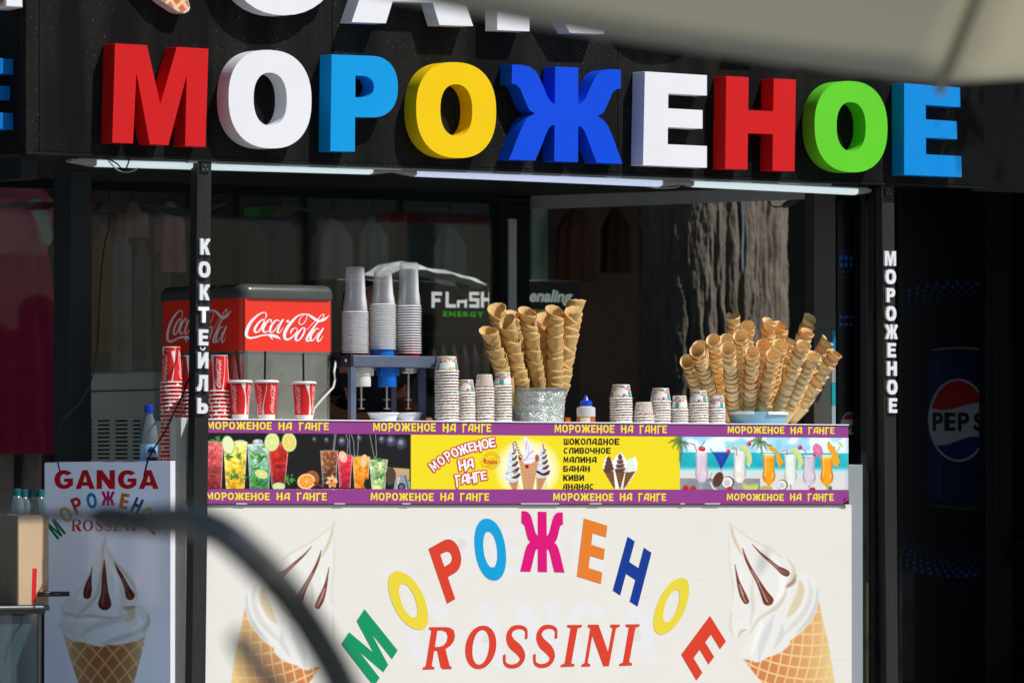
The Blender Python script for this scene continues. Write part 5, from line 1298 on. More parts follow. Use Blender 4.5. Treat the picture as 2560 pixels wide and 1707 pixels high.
M_PAPER = mat('paper_white', (234, 230, 222), rough=.55, vary=.03); M_CUPP = mat('cup_print', (200, 200, 200), rough=.5, vcol='print')
M_LIDW = mat('white_lid', (232, 232, 236), rough=.3, vary=.02); M_STRAW = mat('black_straw', (18, 18, 18), rough=.35)
def upcup(x, wtop, wbot, Yc, ytop, label, straw, ang, seed):
    R1 = mm(wtop / 2); R0 = mm(wbot / 2); c = PY(x, 1047, Yc); h = PY(x, ytop, Yc).z - ZTOP
    t = thing('takeaway_cup', label, 'cup', (c.x, Yc, ZTOP), 'red takeaway cups with straws')
    K = cup_canvas(seed, shift=ang)
    K.mesh('cup_print', lathe_print(K, [(R0 * 1.03, h * .125), (R1 * .97, h * .93)]), M_CUPP, t).location = (0, 0, 0)
    MB().lathe([(R0 * .9, .002), (R0 * .98, 0), (R0, .003), (R0 * 1.028, h * .1235)], 40, cap0=True).build('cup_base', M_PAPER, t, loc=(0, 0, 0))
    MB().lathe([(R1 * .96, h * .915), (R1 * 1.05, h * .92), (R1 * 1.09, h * .935), (R1 * 1.09, h * .952), (R1 * 1.04, h * .96), (R1 * 1.0, h * .985), (R1 * .9, h * .99), (R1 * .86, h * .972), (.001, h * .97)], 40).build('lid', M_LIDW, t, loc=(0, 0, 0))
    (sx0, sy0), (sx1, sy1) = straw
    p0 = PY(sx0, sy0, Yc); p1 = PY(sx1, sy1, Yc)
    p0 = p0 - (p1 - p0) * .12
    MB().tube([tuple(p0 - c + Vector((0, 0, c.z - ZTOP))), tuple(p1 - c + Vector((0, 0, c.z - ZTOP)))], mm(2.7), 10).build('straw', M_STRAW, t, loc=(0, 0, 0))
upcup(600, 58, 40, .115, 949, 'red and white takeaway cup with a leaning black straw, nearest the left post', ((600, 950), (590, 876)), 40, 1)
upcup(665, 60, 43, .105, 949, 'middle one of the three lidded red cups, its black straw upright', ((662, 950), (663, 878)), 96, 2)
upcup(760, 58, 43, .105, 952, 'rightmost of the three lidded red cups, in front of the steel body', ((759, 952), (758, 883)), 170, 3)
# stacks of upside-down red cups
Kc = cup_canvas(9, shift=20)
ring_c = {}
def cup_meshes(Rr, Rt, h, K, key, edge=.0022):
    if key in ring_c: return ring_c[key]
    me = K.mesh('cup_wall', lathe_print(K, [(Rr, .004), (Rt, h)]), M_CUPP, 'MESH')
    rim = MB().lathe([(Rr - edge, .001), (Rr + edge * .9, 0), (Rr + edge * 1.5, .002), (Rr + edge * .9, .0046), (Rr, .0052)], 36).mesh('cup_rim', 60, (M_PAPER,))
    cap = MB().lathe([(Rt + .0004, h - .0005), (Rt * .97, h + .0015), (Rt * .9, h - .003), (.0005, h - .003)], 36).mesh('cup_bottom', 35, (M_PAPER,))
    ring_c[key] = (me, rim, cap); return ring_c[key]
def stack(name, cat, x, Yc, z0, n, dz, Rr, Rt, h, Ks, key, lab_top, lab_in, group, rot0=0, jit=.0009, topvar=None):
    c = PY(x, 1150, Yc)
    for i in range(n):
        last = i == n - 1
        kv = (topvar if last and topvar is not None else (i * 7 + int(x)) % len(Ks))
        t = thing(name, lab_top if last else '%s from the top, %s' % (ORD[n - 1 - i], lab_in), cat, (c.x + random.uniform(-jit, jit), Yc + random.uniform(-jit, jit), z0 + i * dz), group)
        t.rotation_euler = (random.uniform(-.008, .008), random.uniform(-.008, .008), rot0 if last else random.uniform(0, 6.28))
        me, rim, cap = cup_meshes(Rr, Rt, h, Ks[kv], (key, kv))
        link('cup_wall', me, None, t, (0, 0, 0)); link('cup_rim', rim, None, t, (0, 0, 0))
        if last: link('cup_bottom', cap, None, t, (0, 0, 0))
lowz = ZTOP - .24
def zpx(y, Y): return PY(500, y, Y).z
RR = mm(26.5); RT_ = mm(21.5); HC = mm(87)
Klow = [cup_canvas(9, 60, 20), cup_canvas(10, 60, 90)]
# left lower stacks stand on a low white shelf
shz = zpx(1215, .30)
shelf = thing('low_shelf', 'low white shelf left of the counter, holding red cup stacks and a water bottle', 'shelf', (0, 0, 0))
MB().box(XG + .03, CXR - .012, .17, .80, shz - .02, shz).build('shelf_board', M_WHITEP, shelf, bevel=.002)
MB().box(XG + .04, XG + .06, .3, .34, 0, shz - .021).build('leg', M_FRAME, shelf)
MB().box(CXR - .05, CXR - .03, .6, .64, 0, shz - .021).build('leg', M_FRAME, shelf)
def nst(ytop, Y, z0, dz, h): return max(1, int(round((PY(500, ytop, Y).z - h - z0) / dz)) + 1)
DZ = mm(9.7)
stack('paper_cup', 'cup', 428, .36, shz, nst(871, .36, shz, DZ, HC), DZ, RR, RT_, HC, Klow, 'coke', 'upside-down red soda cup topping the tall stack left of the left post',
      'red soda cup in the tall stack outside the post', 'stacked red soda cups', 2.2, topvar=0)
stack('paper_cup', 'cup', 478, .43, shz, nst(892, .43, shz, DZ, HC), DZ, RR, RT_, HC, Klow, 'coke', 'upside-down red soda cup topping the stack half hidden behind the left post',
      'red soda cup in the stack behind the post', 'stacked red soda cups', 1.2, topvar=1)
stack('paper_cup', 'cup', 547, .17, ZTOP, nst(884, .17, ZTOP, DZ, HC), DZ, RR, RT_, HC, Klow, 'coke', 'upside-down red soda cup topping the counter stack right of the post',
      'red soda cup in the counter stack right of the post', 'stacked red soda cups', 2.5, topvar=0)
stack('paper_cup', 'cup', 513, .27, ZTOP, nst(898, .27, ZTOP, DZ, HC), DZ, RR, RT_, HC, Klow, 'coke', 'upside-down red soda cup topping the rear stack, peeping out between post and cups',
      'red soda cup in the rear stack beside the post', 'stacked red soda cups', .4, topvar=1)
# water bottle
wb = thing('water_bottle', 'clear water bottle with blue cap and blue label beside the red cups', 'bottle', tuple(PY(372, 1160, .28)))
c = PY(372, 1160, .28); Rb = mm(21.5); zt_b = PY(372, 1013, .28).z; zb0 = shz
Hb = zt_b - zb0
M_PET = clear_plastic('clear_pet', (196, 214, 224), .10, rough=.1, hi=.7)
MB().lathe([(Rb * .9, 0), (Rb, .008), (Rb, Hb * .60), (Rb * .97, Hb * .66), (Rb * .8, Hb * .76), (Rb * .45, Hb * .87), (Rb * .42, Hb * .90), (Rb * .5, Hb * .905), (Rb * .42, Hb * .91)], 28).build('bottle_body', M_PET, wb, loc=(0, 0, zb0 - c.z))
MB().lathe([(Rb * .50, Hb * .905), (Rb * .52, Hb * .915), (Rb * .5, Hb), (Rb * .46, Hb * 1.005), (.001, Hb * 1.005)], 28).build('cap', mat('blue_cap', (10, 66, 190), rough=.35), wb, loc=(0, 0, zb0 - c.z))
MB().lathe([(Rb * 1.01, Hb * .20), (Rb * 1.012, Hb * .52)], 28).build('label_sleeve', mat('label_blue', (150, 200, 232), rough=.4), wb, loc=(0, 0, zb0 - c.z))
mb = MB(); v, f = text_flat('Santal', .03)
for k, (vv, ff) in enumerate((((v), f),)):
    mb.add([((c.x + (p[0] - .5) * Rb * 1.5) - c.x - .012, -Rb * 1.16, Hb * (.36 + p[1] * .07)) for p in vv], ff)
d_ = MB().add([(-.012 + Rb * .72 * math.cos(t_), -Rb * 1.10, Hb * .36 + Hb * .13 * math.sin(t_)) for t_ in [k * math.pi / 10 for k in range(20)]], [tuple(range(20))]).build('label_roundel', mat('label_dark_blue', (10, 70, 150), rough=.4), wb, loc=(0, 0, zb0 - c.z))
mb.build('label_lettering', M_WHITE, wb, loc=(0, 0, zb0 - c.z))

# ---- white chest behind, with slots
XFZ = PY(386, 1258, 1.15).x
yc0 = PX(386, 1050, XFZ).y
fz = thing('ice_cream_freezer', 'off-white appliance with a slotted grille, standing at the back left inside the kiosk', 'freezer', (XFZ, yc0, 0))
ztop_f = PX(386, 926, XFZ).z
M_FRZ = mat('old_white_enamel', (184, 188, 176), rough=.45, vary=.06)
YE_ = PX(226, 1050, XFZ).y
MB().box(XFZ, XFZ + .30, yc0, YE_, .2, PX(386, 975, XFZ).z).build('body', M_FRZ, fz, bevel=.006)
MB().box(XFZ - .012, XFZ + .31, yc0 - .01, YE_ + .01, PX(386, 973, XFZ).z, ztop_f).build('lid', M_FRZ, fz, bevel=.012)
M_SLOT = mat('slot_dark', (12, 12, 11), rough=.8)
for xa, xb in ((225, 231), (245, 274), (289, 319), (333, 352)):
    for k in range(10):
        y = 1052 + k * 10.3
        a = PX(xa, y, XFZ); b = PX(xb, y, XFZ)
        MB().box(XFZ - .0015, XFZ - .0005, min(a.y, b.y), max(a.y, b.y), a.z - mm(2.1), a.z + mm(2.1)).build('slot', M_SLOT, fz)

# ---- mixing rack with three cup stacks on top
YR = .17
rx0, rx1 = base(883, YR), base(1095, YR); zr1 = PY(980, 889, YR).z; zr0 = PY(980, 918, YR).z
M_RACK = mat('blue_grey_paint', (90, 101, 120), rough=.38, vary=.14, vscale=16, dirt=.6)
M_RACKD = mat('dark_rack_paint', (44, 44, 56), rough=.4, vary=.1)
rack = thing('mixer_rack', 'blue-grey metal rack holding three milkshake mixers, standing right of the red dispenser', 'rack', (rx0, YR, ZTOP))
MB().box(rx0, rx1 - .012, YR, YR + .012, zr0, zr1).build('front_rail', M_RACK, rack, bevel=.003)
MB().box(rx1 - .011, rx1, YR - .006, YR + .30, zr0, zr1 - .002).build('side_rail', M_RACK, rack, bevel=.003)
MB().box(rx0 - .012, rx0 - .001, YR, YR + .30, zr0, zr1).build('side_rail', M_RACKD, rack, bevel=.003)
MB().box(rx0, rx1 - .012, YR + .013, YR + .29, zr1 - .008, zr1 - .003).build('top_plate', M_RACKD, rack)
for xx, yy in ((rx0 - .010, YR + .002), (base(1052, YR + .05), YR + .05), (rx0 - .01, YR + .27), (rx1 - .03, YR + .27)):
    MB().box(xx, xx + .026, yy, yy + .022, ZTOP, zr0 - .001).build('leg', M_RACK if yy < .3 else M_RACKD, rack, bevel=.002)
MB().lathe([(.007, 0), (.006, .003), (0, .004)], 16).build('screw_cap', M_WHITE, rack, loc=(-.0125, .03, zr1 - ZTOP - .02)).rotation_euler = (0, -math.pi / 2, 0)
M_HW = mat('white_holder', (226, 224, 218), rough=.35); M_HB = mat('blue_holder', (4, 104, 204), rough=.35)
M_ROD = mat('steel_rod', (196, 194, 188), rough=.28, metal=.85)
for i, (x, m, full) in enumerate(((904, M_HW, 1), (968, M_HB, 1), (1022, M_ROD, 0))):
    yc = YR + .06; cx = PY(x, 940, yc).x; z1 = zr0 - .001
    r1 = mm(26, yc); r2 = mm(23, yc)
    hd = MB()
    if full:
        hd.lathe([(r2 * .98, z1 - mm(47)), (r2, z1 - mm(46)), (r2, z1 - mm(19)), (r1, z1 - mm(18)), (r1, z1)], 28, (cx, yc, 0), cap0=True)
    else: hd.lathe([(mm(14), z1 - mm(13)), (mm(20), z1 - mm(11)), (mm(22), z1)], 28, (cx, yc, 0), cap0=True)
    hp = hd.build('mixer_head', m, rack, bevel=0)
    if full:
        MB().box(cx - r1 * 1.08, cx - r1 * .7, yc - r1 * .5, yc + r1 * .3, z1 - mm(20), z1 - mm(2)).build('head_lug', m, rack, bevel=.001)
        MB().box(cx + r1 * .7, cx + r1 * 1.08, yc - r1 * .5, yc + r1 * .3, z1 - mm(20), z1 - mm(2)).build('head_lug', m, rack, bevel=.001)
    rd = MB(); ze = PY(x, 1023, yc).z; rd.tube([(cx - .002, yc, z1 - mm(12)), (cx - .002, yc, ze)], mm(2.9), 10)
    rd.lathe([(.001, 0), (mm(10), .0005), (mm(10), .003), (.001, .0036)], 20, (cx - .002, yc, PY(x, 1000, yc).z)); rd.lathe([(.001, 0), (mm(9), .001), (mm(9), .004), (.001, .006)], 20, (cx - .002, yc, ze))
    rd.build('mixer_rod', M_ROD, hp)
# clear cup stacks
M_CLR = clear_plastic('clear_cup', (255, 255, 255), .05, rough=.12, hi=.34, refl=.35); M_CLRR = clear_plastic('clear_rim', (255, 255, 255), .95, rough=.25, hi=.9, refl=.4)
def clear_stack(x, yr0, yr1, n, wr, wt, ytop, yc, lab, baseband=None):
    Rr = mm(wr / 2); Rt = mm(wt / 2); dz = (PY(x, yr1, yc).z - PY(x, yr0, yc).z) / (n - 1); z0 = PY(x, yr0, yc).z; h = PY(x, ytop, yc).z - PY(x, yr1, yc).z
    cx = PY(x, 900, yc).x
    wall = MB().lathe([(Rr * .93, .003), (Rr * .86, h * .30), (Rr * .80, h * .34), (Rt, h * .96), (Rt * .95, h), (Rt * .85, h - .002), (.001, h - .002)], 28).mesh('cup_wall', 50, (M_CLR,))
    rim = MB().lathe([(Rr * .93, .004), (Rr * .96, .0005), (Rr * 1.0, 0), (Rr * 1.02, .0018), (Rr * .98, .0032), (Rr * .93, .003)], 32).mesh('cup_rim', 50, (M_CLRR,))
    for i in range(n):
        t = thing('plastic_cup', ('upside-down clear plastic cup topping ' if i == n - 1 else '%s clear cup from the top of ' % ORD[n - 1 - i]) + lab, 'cup', (cx + random.uniform(-.0008, .0008), yc, z0 + dz * i + (.001)), 'clear plastic cups stacked on the rack')
        link('cup_wall', wall, None, t, (0, 0, 0)); link('cup_rim', rim, None, t, (0, 0, 0))
clear_stack(888, 883, 782, 20, 67, 46, 669, YR + .055, 'the left stack on the mixer rack')
clear_stack(957, 874, 763, 26, 66, 45, 680, YR + .055, 'the middle stack on the mixer rack')
clear_stack(1022, 884, 767, 19, 64, 46, 657, YR + .055, 'the right stack on the mixer rack')
cx = PY(956, 880, YR + .055).x
tag(MB().lathe([(mm(29.5), 0), (mm(29.5), mm(12)), (mm(24), mm(60)), (mm(20), mm(95))], 28, (cx, YR + .055, zr1)).build('cup_collar', M_HB), 'blue collar under the middle stack of clear cups on the rack', 'cup holder')
cx = PY(1022, 880, YR + .055).x
tag(MB().lathe([(mm(28), .001), (mm(25), mm(14)), (mm(22), mm(40)), (mm(18), mm(58))], 28, (cx, YR + .055, zr1)).build('cup_collar', mat('red_holder', (200, 20, 34), rough=.4)), 'red collar seen through the right stack of clear cups', 'cup holder')
cx = PY(880, 880, YR + .055).x
tag(MB().tube([(cx, YR + .055, zr1), (cx + .004, YR + .055, PY(880, 775, YR).z)], .007, 10).build('cup_spindle', mat('pink_holder', (214, 90, 90), rough=.5)), 'thin pinkish rod seen through the left stack of clear cups', 'cup holder')
# bowls under the mixers
for x, w_, lb, yc in ((958, 80, 'white plastic bowl under the blue mixer', YR + .04), (1021, 72, 'white plastic bowl under the right mixer, touching the other bowl', YR + .075)):
    R_ = mm(w_ / 2); c = PY(x, 1040, yc); zt_ = PY(x, 1031, yc).z
    tag(MB().lathe([(R_ * .78, ZTOP + .0005), (R_ * .93, zt_ - .006), (R_ * 1.0, zt_ - .004), (R_, zt_), (R_ * .95, zt_), (R_ * .74, ZTOP + .004)], 36, (c.x, yc, 0), cap0=True, cap1=True).build('plastic_bowl', M_LIDW), lb, 'bowl', 'white bowls under the mixers')

# ---- printed ice cream cups
def tub_canvas(kind, seed):
    W, H = 220, 48; K = Canvas(0, 0, W, H, 1.1, (240, 238, 232)); r = random.Random(seed)
    cols = [(214, 30, 70), (250, 190, 20), (110, 190, 50), (60, 130, 200), (110, 20, 90), (240, 140, 40), (130, 200, 230)]
    def drops(xa, xb, n):
        for i in range(n):
            x = xa + (xb - xa) * ((i * .618) % 1); y = 4 + (H - 8) * ((i * .381 + .13 * (i % 3)) % 1); c_ = r.choice(cols); s = r.uniform(2.8, 5.2); a = r.uniform(-1, 1)
            K.rib([(x, y), (x + s * a, y - s * 1.6)], [s * 1.1, .3], c_, soft=.4)
            if i % 4 == 0: K.ell(x + 5, y + 5, 1.6, 1.6, cols[0], soft=.4)
    def ice(x):
        # upside-down picture: wording at the top edge, cone, blue scoop beneath
        for k, (dx, dy, w_, h_) in enumerate(((-8, 9, 5, 7), (-2, 8, 6, 6), (5, 9, 5, 7), (11, 8, 5, 6))):
            K.ell(x + dx, dy, w_ * .62, h_ * .62, (60, 50, 60), soft=.4); K.ell(x + dx, dy, w_ * .36, h_ * .36, (238, 226, 232), soft=.4)
        K.rib([(x - 9, 3.5), (x + 8, 3)], 2.2, (120, 150, 40))
        K.ell(x - 11, 16, 6, 3, (222, 50, 110), rot=20); K.ell(x + 12, 18, 6, 4, (214, 36, 100), rot=-10)
        K.poly([(x - 4, 14), (x + 2, 13), (x + 7, 26), (x - 7, 26)], (216, 160, 100)); K.rib([(x - 4, 14), (x - 7, 27)], 1, (40, 40, 44)); K.rib([(x + 2, 13), (x + 8, 27)], 1, (40, 40, 44))
        K.ell(x + 1, 34, 9.6, 11, (30, 60, 66)); K.ell(x + 1, 34, 8.6, 10, (50, 186, 182))
        for k in range(4): K.rib([(x - 6, 29 + k * 4), (x, 31 + k * 4), (x + 7, 28 + k * 4)], .8, (20, 110, 116), .8)
    if kind == 0:
        drops(0, W, 130)
        for x in (30, 104, 176): K.ell(x, 24, 17, 30, (240, 238, 232), .95, soft=3); ice(x)
    else:
        for i in range(-2, 60):
            for j in range(-1, 13):
                x = i * 4.4 + (j % 2) * 2.2; y = j * 4.2 + 1
                d = min(abs(((x - c_ + 110) % 220) - 110) for c_ in (50, 160))
                if d < 20 - abs(y - 24) * .35: continue
                c_ = [(92, 22, 82), (236, 150, 40), (150, 196, 60), (196, 30, 90), (92, 22, 82)][(i * 3 + j * 2) % 5]
                K.poly([(x, y - 2.0), (x + 2.0, y), (x, y + 2.0), (x - 2.0, y)], c_, soft=.35)
        for cx_ in (50, 160):
            K.rib([(cx_ - 12, 32), (cx_ - 9, 22), (cx_ - 4, 24), (cx_ - 6, 32), (cx_ + 1, 26), (cx_ + 3, 33), (cx_ + 8, 24), (cx_ + 12, 30)], 1.4, (206, 40, 100)); K.rib([(cx_ - 2, 18), (cx_ + 3, 8), (cx_ + 8, 16), (cx_ + 12, 10)], 1.5, (206, 40, 100)); K.ell(cx_ + 1, 14, 3.4, 4.4, (206, 40, 100)); K.ell(cx_ + 1, 14, 2.2, 3.2, (240, 238, 232))
    cs2 = [(110, 20, 90), (240, 150, 30), (90, 150, 50), (30, 110, 120), (200, 30, 80)]
    for i in range(60):
        K.ell(i * 3.8 + r.uniform(-1.4, 1.4), H - r.uniform(2, 8), r.uniform(1.6, 3.2), r.uniform(1.2, 2.6), cs2[r.randrange(5)], .95, soft=.4)
    return K
TUBS = [tub_canvas(0, 1), tub_canvas(0, 2), tub_canvas(1, 3), tub_canvas(1, 4)]
def tub_stack(x, w_, ytop, yrim, Yc, topvar, lab, rot, lt):
    Rr = mm(w_ / 2) * .95; Rt = Rr * .80; h = PY(x, ytop, Yc).z - PY(x, yrim, Yc).z
    dz = mm(7.0); n = max(1, int(round((PY(x, yrim, Yc).z - ZTOP) / dz))) + 1; dz = (PY(x, yrim, Yc).z - ZTOP - .001) / max(1, n - 1)
    stack('ice_cream_cup', 'cup', x, Yc, ZTOP + .001, n, dz, Rr, Rt, h, TUBS, 'tub%d' % int(x), lt + ' topping ' + lab, 'printed cup in ' + lab, 'printed ice cream cups', rot, jit=.0010, topvar=topvar)
VA = -2.2
tub_stack(1117, 61, 892, 930, .12, 0, 'the tallest stack left of the waffle cones', VA + .25, 'printed cup with colourful drops')
tub_stack(1166, 45, 950, 984, .13, 1, 'the lowest stack left of the waffle cones', VA, 'cup with a blue ice cream picture')
tub_stack(1211, 50, 937, 973, .12, 2, 'the third stack left of the waffle cones', VA + .6, 'cup with a diamond pattern')
tub_stack(1256, 48, 932, 967, .13, 0, 'the stack touching the plastic-wrapped bucket', VA + 1.1, 'cup with drops and a blue scoop')
tub_stack(1553, 58, 962, 997, .12, 1, 'the tallest of the six right-hand stacks', VA + .1, 'cup with a blue ice cream picture')
tub_stack(1609, 53, 1006, 1042, .12, 3, 'the shortest of the six right-hand stacks', VA + .9, 'cup with a diamond pattern')
tub_stack(1651, 55, 971, 1005, .15, 1, 'the third of the six right-hand stacks', VA + .1, 'cup with a blue ice cream picture')
tub_stack(1699, 45, 990, 1026, .12, 0, 'the fourth of the six right-hand stacks', VA + .9, 'cup with drops and a blue scoop')
tub_stack(1746, 53, 977, 1011, .12, 1, 'the fifth of the six right-hand stacks', VA - .15, 'cup with a blue ice cream picture')
tub_stack(1792, 45, 990, 1025, .13, 0, 'the stack beside the pale blue tub', VA + 1.9, 'cup with bright drops')

# ---- waffle cones in wrapped bucket
M_WC = waffle_mat('rolled_waffle', (252, 214, 140), (216, 140, 68), (20, 20, 20), 45, .0006, uv=True, line=.30, vary=.10)
M_WF = mat('pale_wafer', (255, 228, 172), rough=.6, vary=.06, vscale=30, stretch=(1, 1, .15), bump=.02, bscale=120)
M_WF2 = mat('toasted_wafer', (254, 214, 150), rough=.6, vary=.08, vscale=30, stretch=(1, 1, .15), bump=.02, bscale=120)
for m_ in (M_WF, M_WF2, M_WC):
    b_ = m_.node_tree.nodes['Principled BSDF']; b_.inputs['Subsurface Weight'].default_value = .0
def thin_trans(m, fac, rgb):
    """thin biscuit lets some sun through"""
    t = m.node_tree; N = t.nodes; L = t.links; b_ = N['Principled BSDF']; out = N['Material Output']
    tl = N.new('ShaderNodeBsdfTranslucent'); tl.inputs[0].default_value = (*lin(rgb), 1); mx_ = N.new('ShaderNodeMixShader'); mx_.inputs[0].default_value = fac
    L.new(b_.outputs[0], mx_.inputs[1]); L.new(tl.outputs[0], mx_.inputs[2]); L.new(mx_.outputs[0], out.inputs[0])
thin_trans(M_WC, .12, (255, 176, 70)); thin_trans(M_WF, .20, (255, 214, 140)); thin_trans(M_WF2, .22, (255, 190, 110))
def cone_mesh(name, R, r0, h, m, seed, roll=.4, ragged=.002, n=40, nv=14, uvs=(11, 9), th=.0017):
    r = random.Random(seed); ph = [r.uniform(0, 6.28) for _ in range(5)]
    start = r.uniform(0, 6.28)
    vs = []; fs = []; uv = []
    turns = 1.12; N_ = int(n * turns)
    def topz(a):
        s = (a - start) / (2 * math.pi * turns)
        lift = roll * R * (math.sin(s * math.pi * 1.2 + .2) - .45) * 1.2
        return h + lift + ragged * (math.sin(9 * a + ph[0]) + .7 * math.sin(17 * a + ph[1]) + .5 * math.sin(31 * a + ph[2]))
    for j in range(nv + 1):
        for i in range(N_ + 1):
            a = start + 2 * math.pi * turns * i / N_
            tz = topz(a); z = tz * j / nv; t = z / h
            rad = r0 + (R - r0) * t + .0016 * (i / N_) + .0006 * math.sin(3 * a + ph[3])
            vs.append((rad * math.cos(a), rad * math.sin(a), z)); uv.append((i / N_ * uvs[0], z / h * uvs[1]))
    W = N_ + 1
    for j in range(nv):
        for i in range(N_): fs.append((j * W + i, j * W + i + 1, (j + 1) * W + i + 1, (j + 1) * W + i))
    # inner skin, so the biscuit has a thickness that shows at the lip
    m0 = len(vs)
    for j, tt_ in enumerate((1.0, .75, .45)):
        for i in range(N_ + 1):
            x, y, z = vs[nv * W + i]; k_ = math.hypot(x, y); z2 = z * tt_; rad = r0 + (R - r0) * z2 / h + .0016 * (i / N_) - th
            vs.append((x / k_ * rad, y / k_ * rad, z2 - (.0002 if j == 0 else 0))); uv.append((i / N_ * uvs[0], z2 / h * uvs[1]))
    for i in range(N_): fs.append((nv * W + i, nv * W + i + 1, m0 + i + 1, m0 + i))
    for j in range(2):
        for i in range(N_): fs.append((m0 + j * W + i, m0 + j * W + i + 1, m0 + (j + 1) * W + i + 1, m0 + (j + 1) * W + i))
    me = bpy.data.meshes.new(name); me.from_pydata(vs, [], fs); l = me.uv_layers.new(name='UVMap')
    for p in me.polygons:
        for li, vi in zip(p.loop_indices, p.vertices): l.data[li].uv = uv[vi]
    me.materials.append(m); me.polygons.foreach_set('use_smooth', [True] * len(me.polygons))
    return me
RWC = mm(21.5); HWC = .13
WMESH = [cone_mesh('waffle_cone', RWC, .0115, HWC, M_WC, s, roll=.85, ragged=.0009, uvs=(12, 9)) for s in range(8)]
def cone_stack(name, cat, P_top, P_bot, step, meshes, lab_top, lab_in, group, hcone, zstop, tip, wob=.05):
    ax = (P_top - P_bot).normalized(); L = (P_top - P_bot).length; n = int(L / step)
    q0 = ax.to_track_quat('Z', 'Y'); cnt = 0
    for i in range(n):
        pt = P_top - ax * (step * (i + (random.uniform(-.2, .2) if i else 0)))           # rim centre
        o_ = bpy.data.objects.new(name, random.choice(meshes)); COL.objects.link(o_)
        o_.rotation_mode = 'QUATERNION'
        tilt = Matrix.Rotation(math.radians((7, 3, 1)[i] * (1.4 if name == 'wafer_cone' else 1) if i < 3 else 0), 3, RT)
        qq = (tilt @ q0.to_matrix()).to_quaternion()
        tl = Matrix.Rotation(random.uniform(-wob, wob), 3, 'X') @ Matrix.Rotation(random.uniform(-wob, wob), 3, 'Y') @ Matrix.Rotation(random.uniform(0, 6.28), 3, 'Z')
        o_.rotation_quaternion = qq @ tl.to_quaternion()
        o_.location = pt - (qq @ tl.to_quaternion()) @ Vector((0, 0, hcone))
        o_.scale = (1 + random.uniform(-.04, .05),) * 2 + (1,)
        tag(o_, lab_top if i == 0 else '%s cone from the top of %s' % (ORD[min(i, 29)], lab_in), cat, group); cnt += 1
    return cnt
def c3z(x, y): return 1180 + x / 4.61, 720 + y / 4.61
YV = .18
wc = [((195, 500), (420, 1180), .12, 'the left leaning waffle stack'), ((285, 255), (440, 1150), .24, 'the tall shaded waffle stack at the back left'), ((405, 395), (585, 1200), .13, 'the second waffle stack from the left'),
      ((468, 320), (600, 1150), .23, 'the waffle stack showing behind the second one'), ((640, 285), (765, 1210), .12, 'the middle waffle stack'), ((835, 350), (850, 1150), .22, 'the half hidden waffle stack right of the middle'),
      ((952, 275), (948, 1210), .13, 'the waffle stack with an open round mouth'), ((1165, 262), (1010, 1210), .16, 'the right-hand waffle stack in front'), ((1195, 170), (1015, 1150), .24, 'the highest waffle stack at the far right')]
tot = 0
for (tx, ty), (bx_, by_), Yc, lb in wc:
    dz_ = .04 if Yc < .2 else 0
    A_ = PY(*c3z(tx, ty), Yc); B_ = PY(*c3z(bx_, by_), YV + (Yc - .18) * .4 + .05)
    tot += cone_stack('waffle_cone', 'waffle cone', A_, B_, mm(17.5), WMESH, 'open waffle cone on ' + lb, lb, 'stacked waffle cones in the wrapped bucket', HWC, 0, 0, .07)
# bucket wrapped in crinkled film
cb = PY(1348, 1050, YV); Rb1 = mm(70); Rb0 = mm(61); zbt = PY(1348, 970, YV).z
bk = thing('wrapped_bucket', 'clear plastic bucket wrapped in crinkled shiny film, holding the waffle cones', 'bucket', (cb.x, YV, ZTOP))
hb = zbt - ZTOP
M_FILM = bpy.data.materials.new('crinkled_film'); M_FILM.use_nodes = True
t_ = M_FILM.node_tree; N_ = t_.nodes; L_k = t_.links; b_ = N_['Principled BSDF']
b_.inputs['Base Color'].default_value = (*lin((206, 214, 206)), 1); b_.inputs['Roughness'].default_value = .22; b_.inputs['Metallic'].default_value = .45
tc_ = N_.new('ShaderNodeTexCoord'); vo = N_.new('ShaderNodeTexVoronoi'); vo.feature = 'DISTANCE_TO_EDGE'; vo.inputs['Scale'].default_value = 55
no = N_.new('ShaderNodeTexNoise'); no.inputs['Scale'].default_value = 28; no.inputs['Detail'].default_value = 8; no.inputs['Distortion'].default_value = 2.5
ma = N_.new('ShaderNodeVectorMath'); ma.operation = 'MULTIPLY_ADD'; ma.inputs[1].default_value = (.05, .05, .05)
L_k.new(tc_.outputs['Object'], no.inputs[0]); L_k.new(no.outputs[1], ma.inputs[0]); L_k.new(tc_.outputs['Object'], ma.inputs[2]); L_k.new(ma.outputs[0], vo.inputs['Vector'])
ad_ = N_.new('ShaderNodeMath'); ad_.operation = 'ADD'; L_k.new(vo.outputs[0], ad_.inputs[0]); L_k.new(no.outputs[0], ad_.inputs[1])
bp_ = N_.new('ShaderNodeBump'); bp_.inputs['Strength'].default_value = 1.0; bp_.inputs['Distance'].default_value = .006; L_k.new(ad_.outputs[0], bp_.inputs['Height']); L_k.new(bp_.outputs[0], b_.inputs['Normal'])
MB().lathe([(Rb0 + (Rb1 * .97 - Rb0) * k / 26, .001 + (hb * .9 - .001) * k / 26) for k in range(27)], 150, wob=lambda a, j: (random.gauss(0, .00045) + .0016 * math.sin(9 * a + j * .5) * math.sin(5 * a - j * .4 + 1), random.gauss(0, .0006)), cap0=True).build('film_wrap', M_FILM, bk, loc=(0, 0, 0), ang=12)
MB().lathe([(Rb1 * .95, hb * .84), (Rb1 * .99, hb * .97), (Rb1 * 1.03, hb * .985), (Rb1 * 1.03, hb), (Rb1 * .97, hb), (Rb1 * .93, hb * .84)], 60).build('bucket_rim', clear_plastic('bucket_plastic', (190, 200, 198), .35, rough=.15, hi=.9), bk, loc=(0, 0, 0))
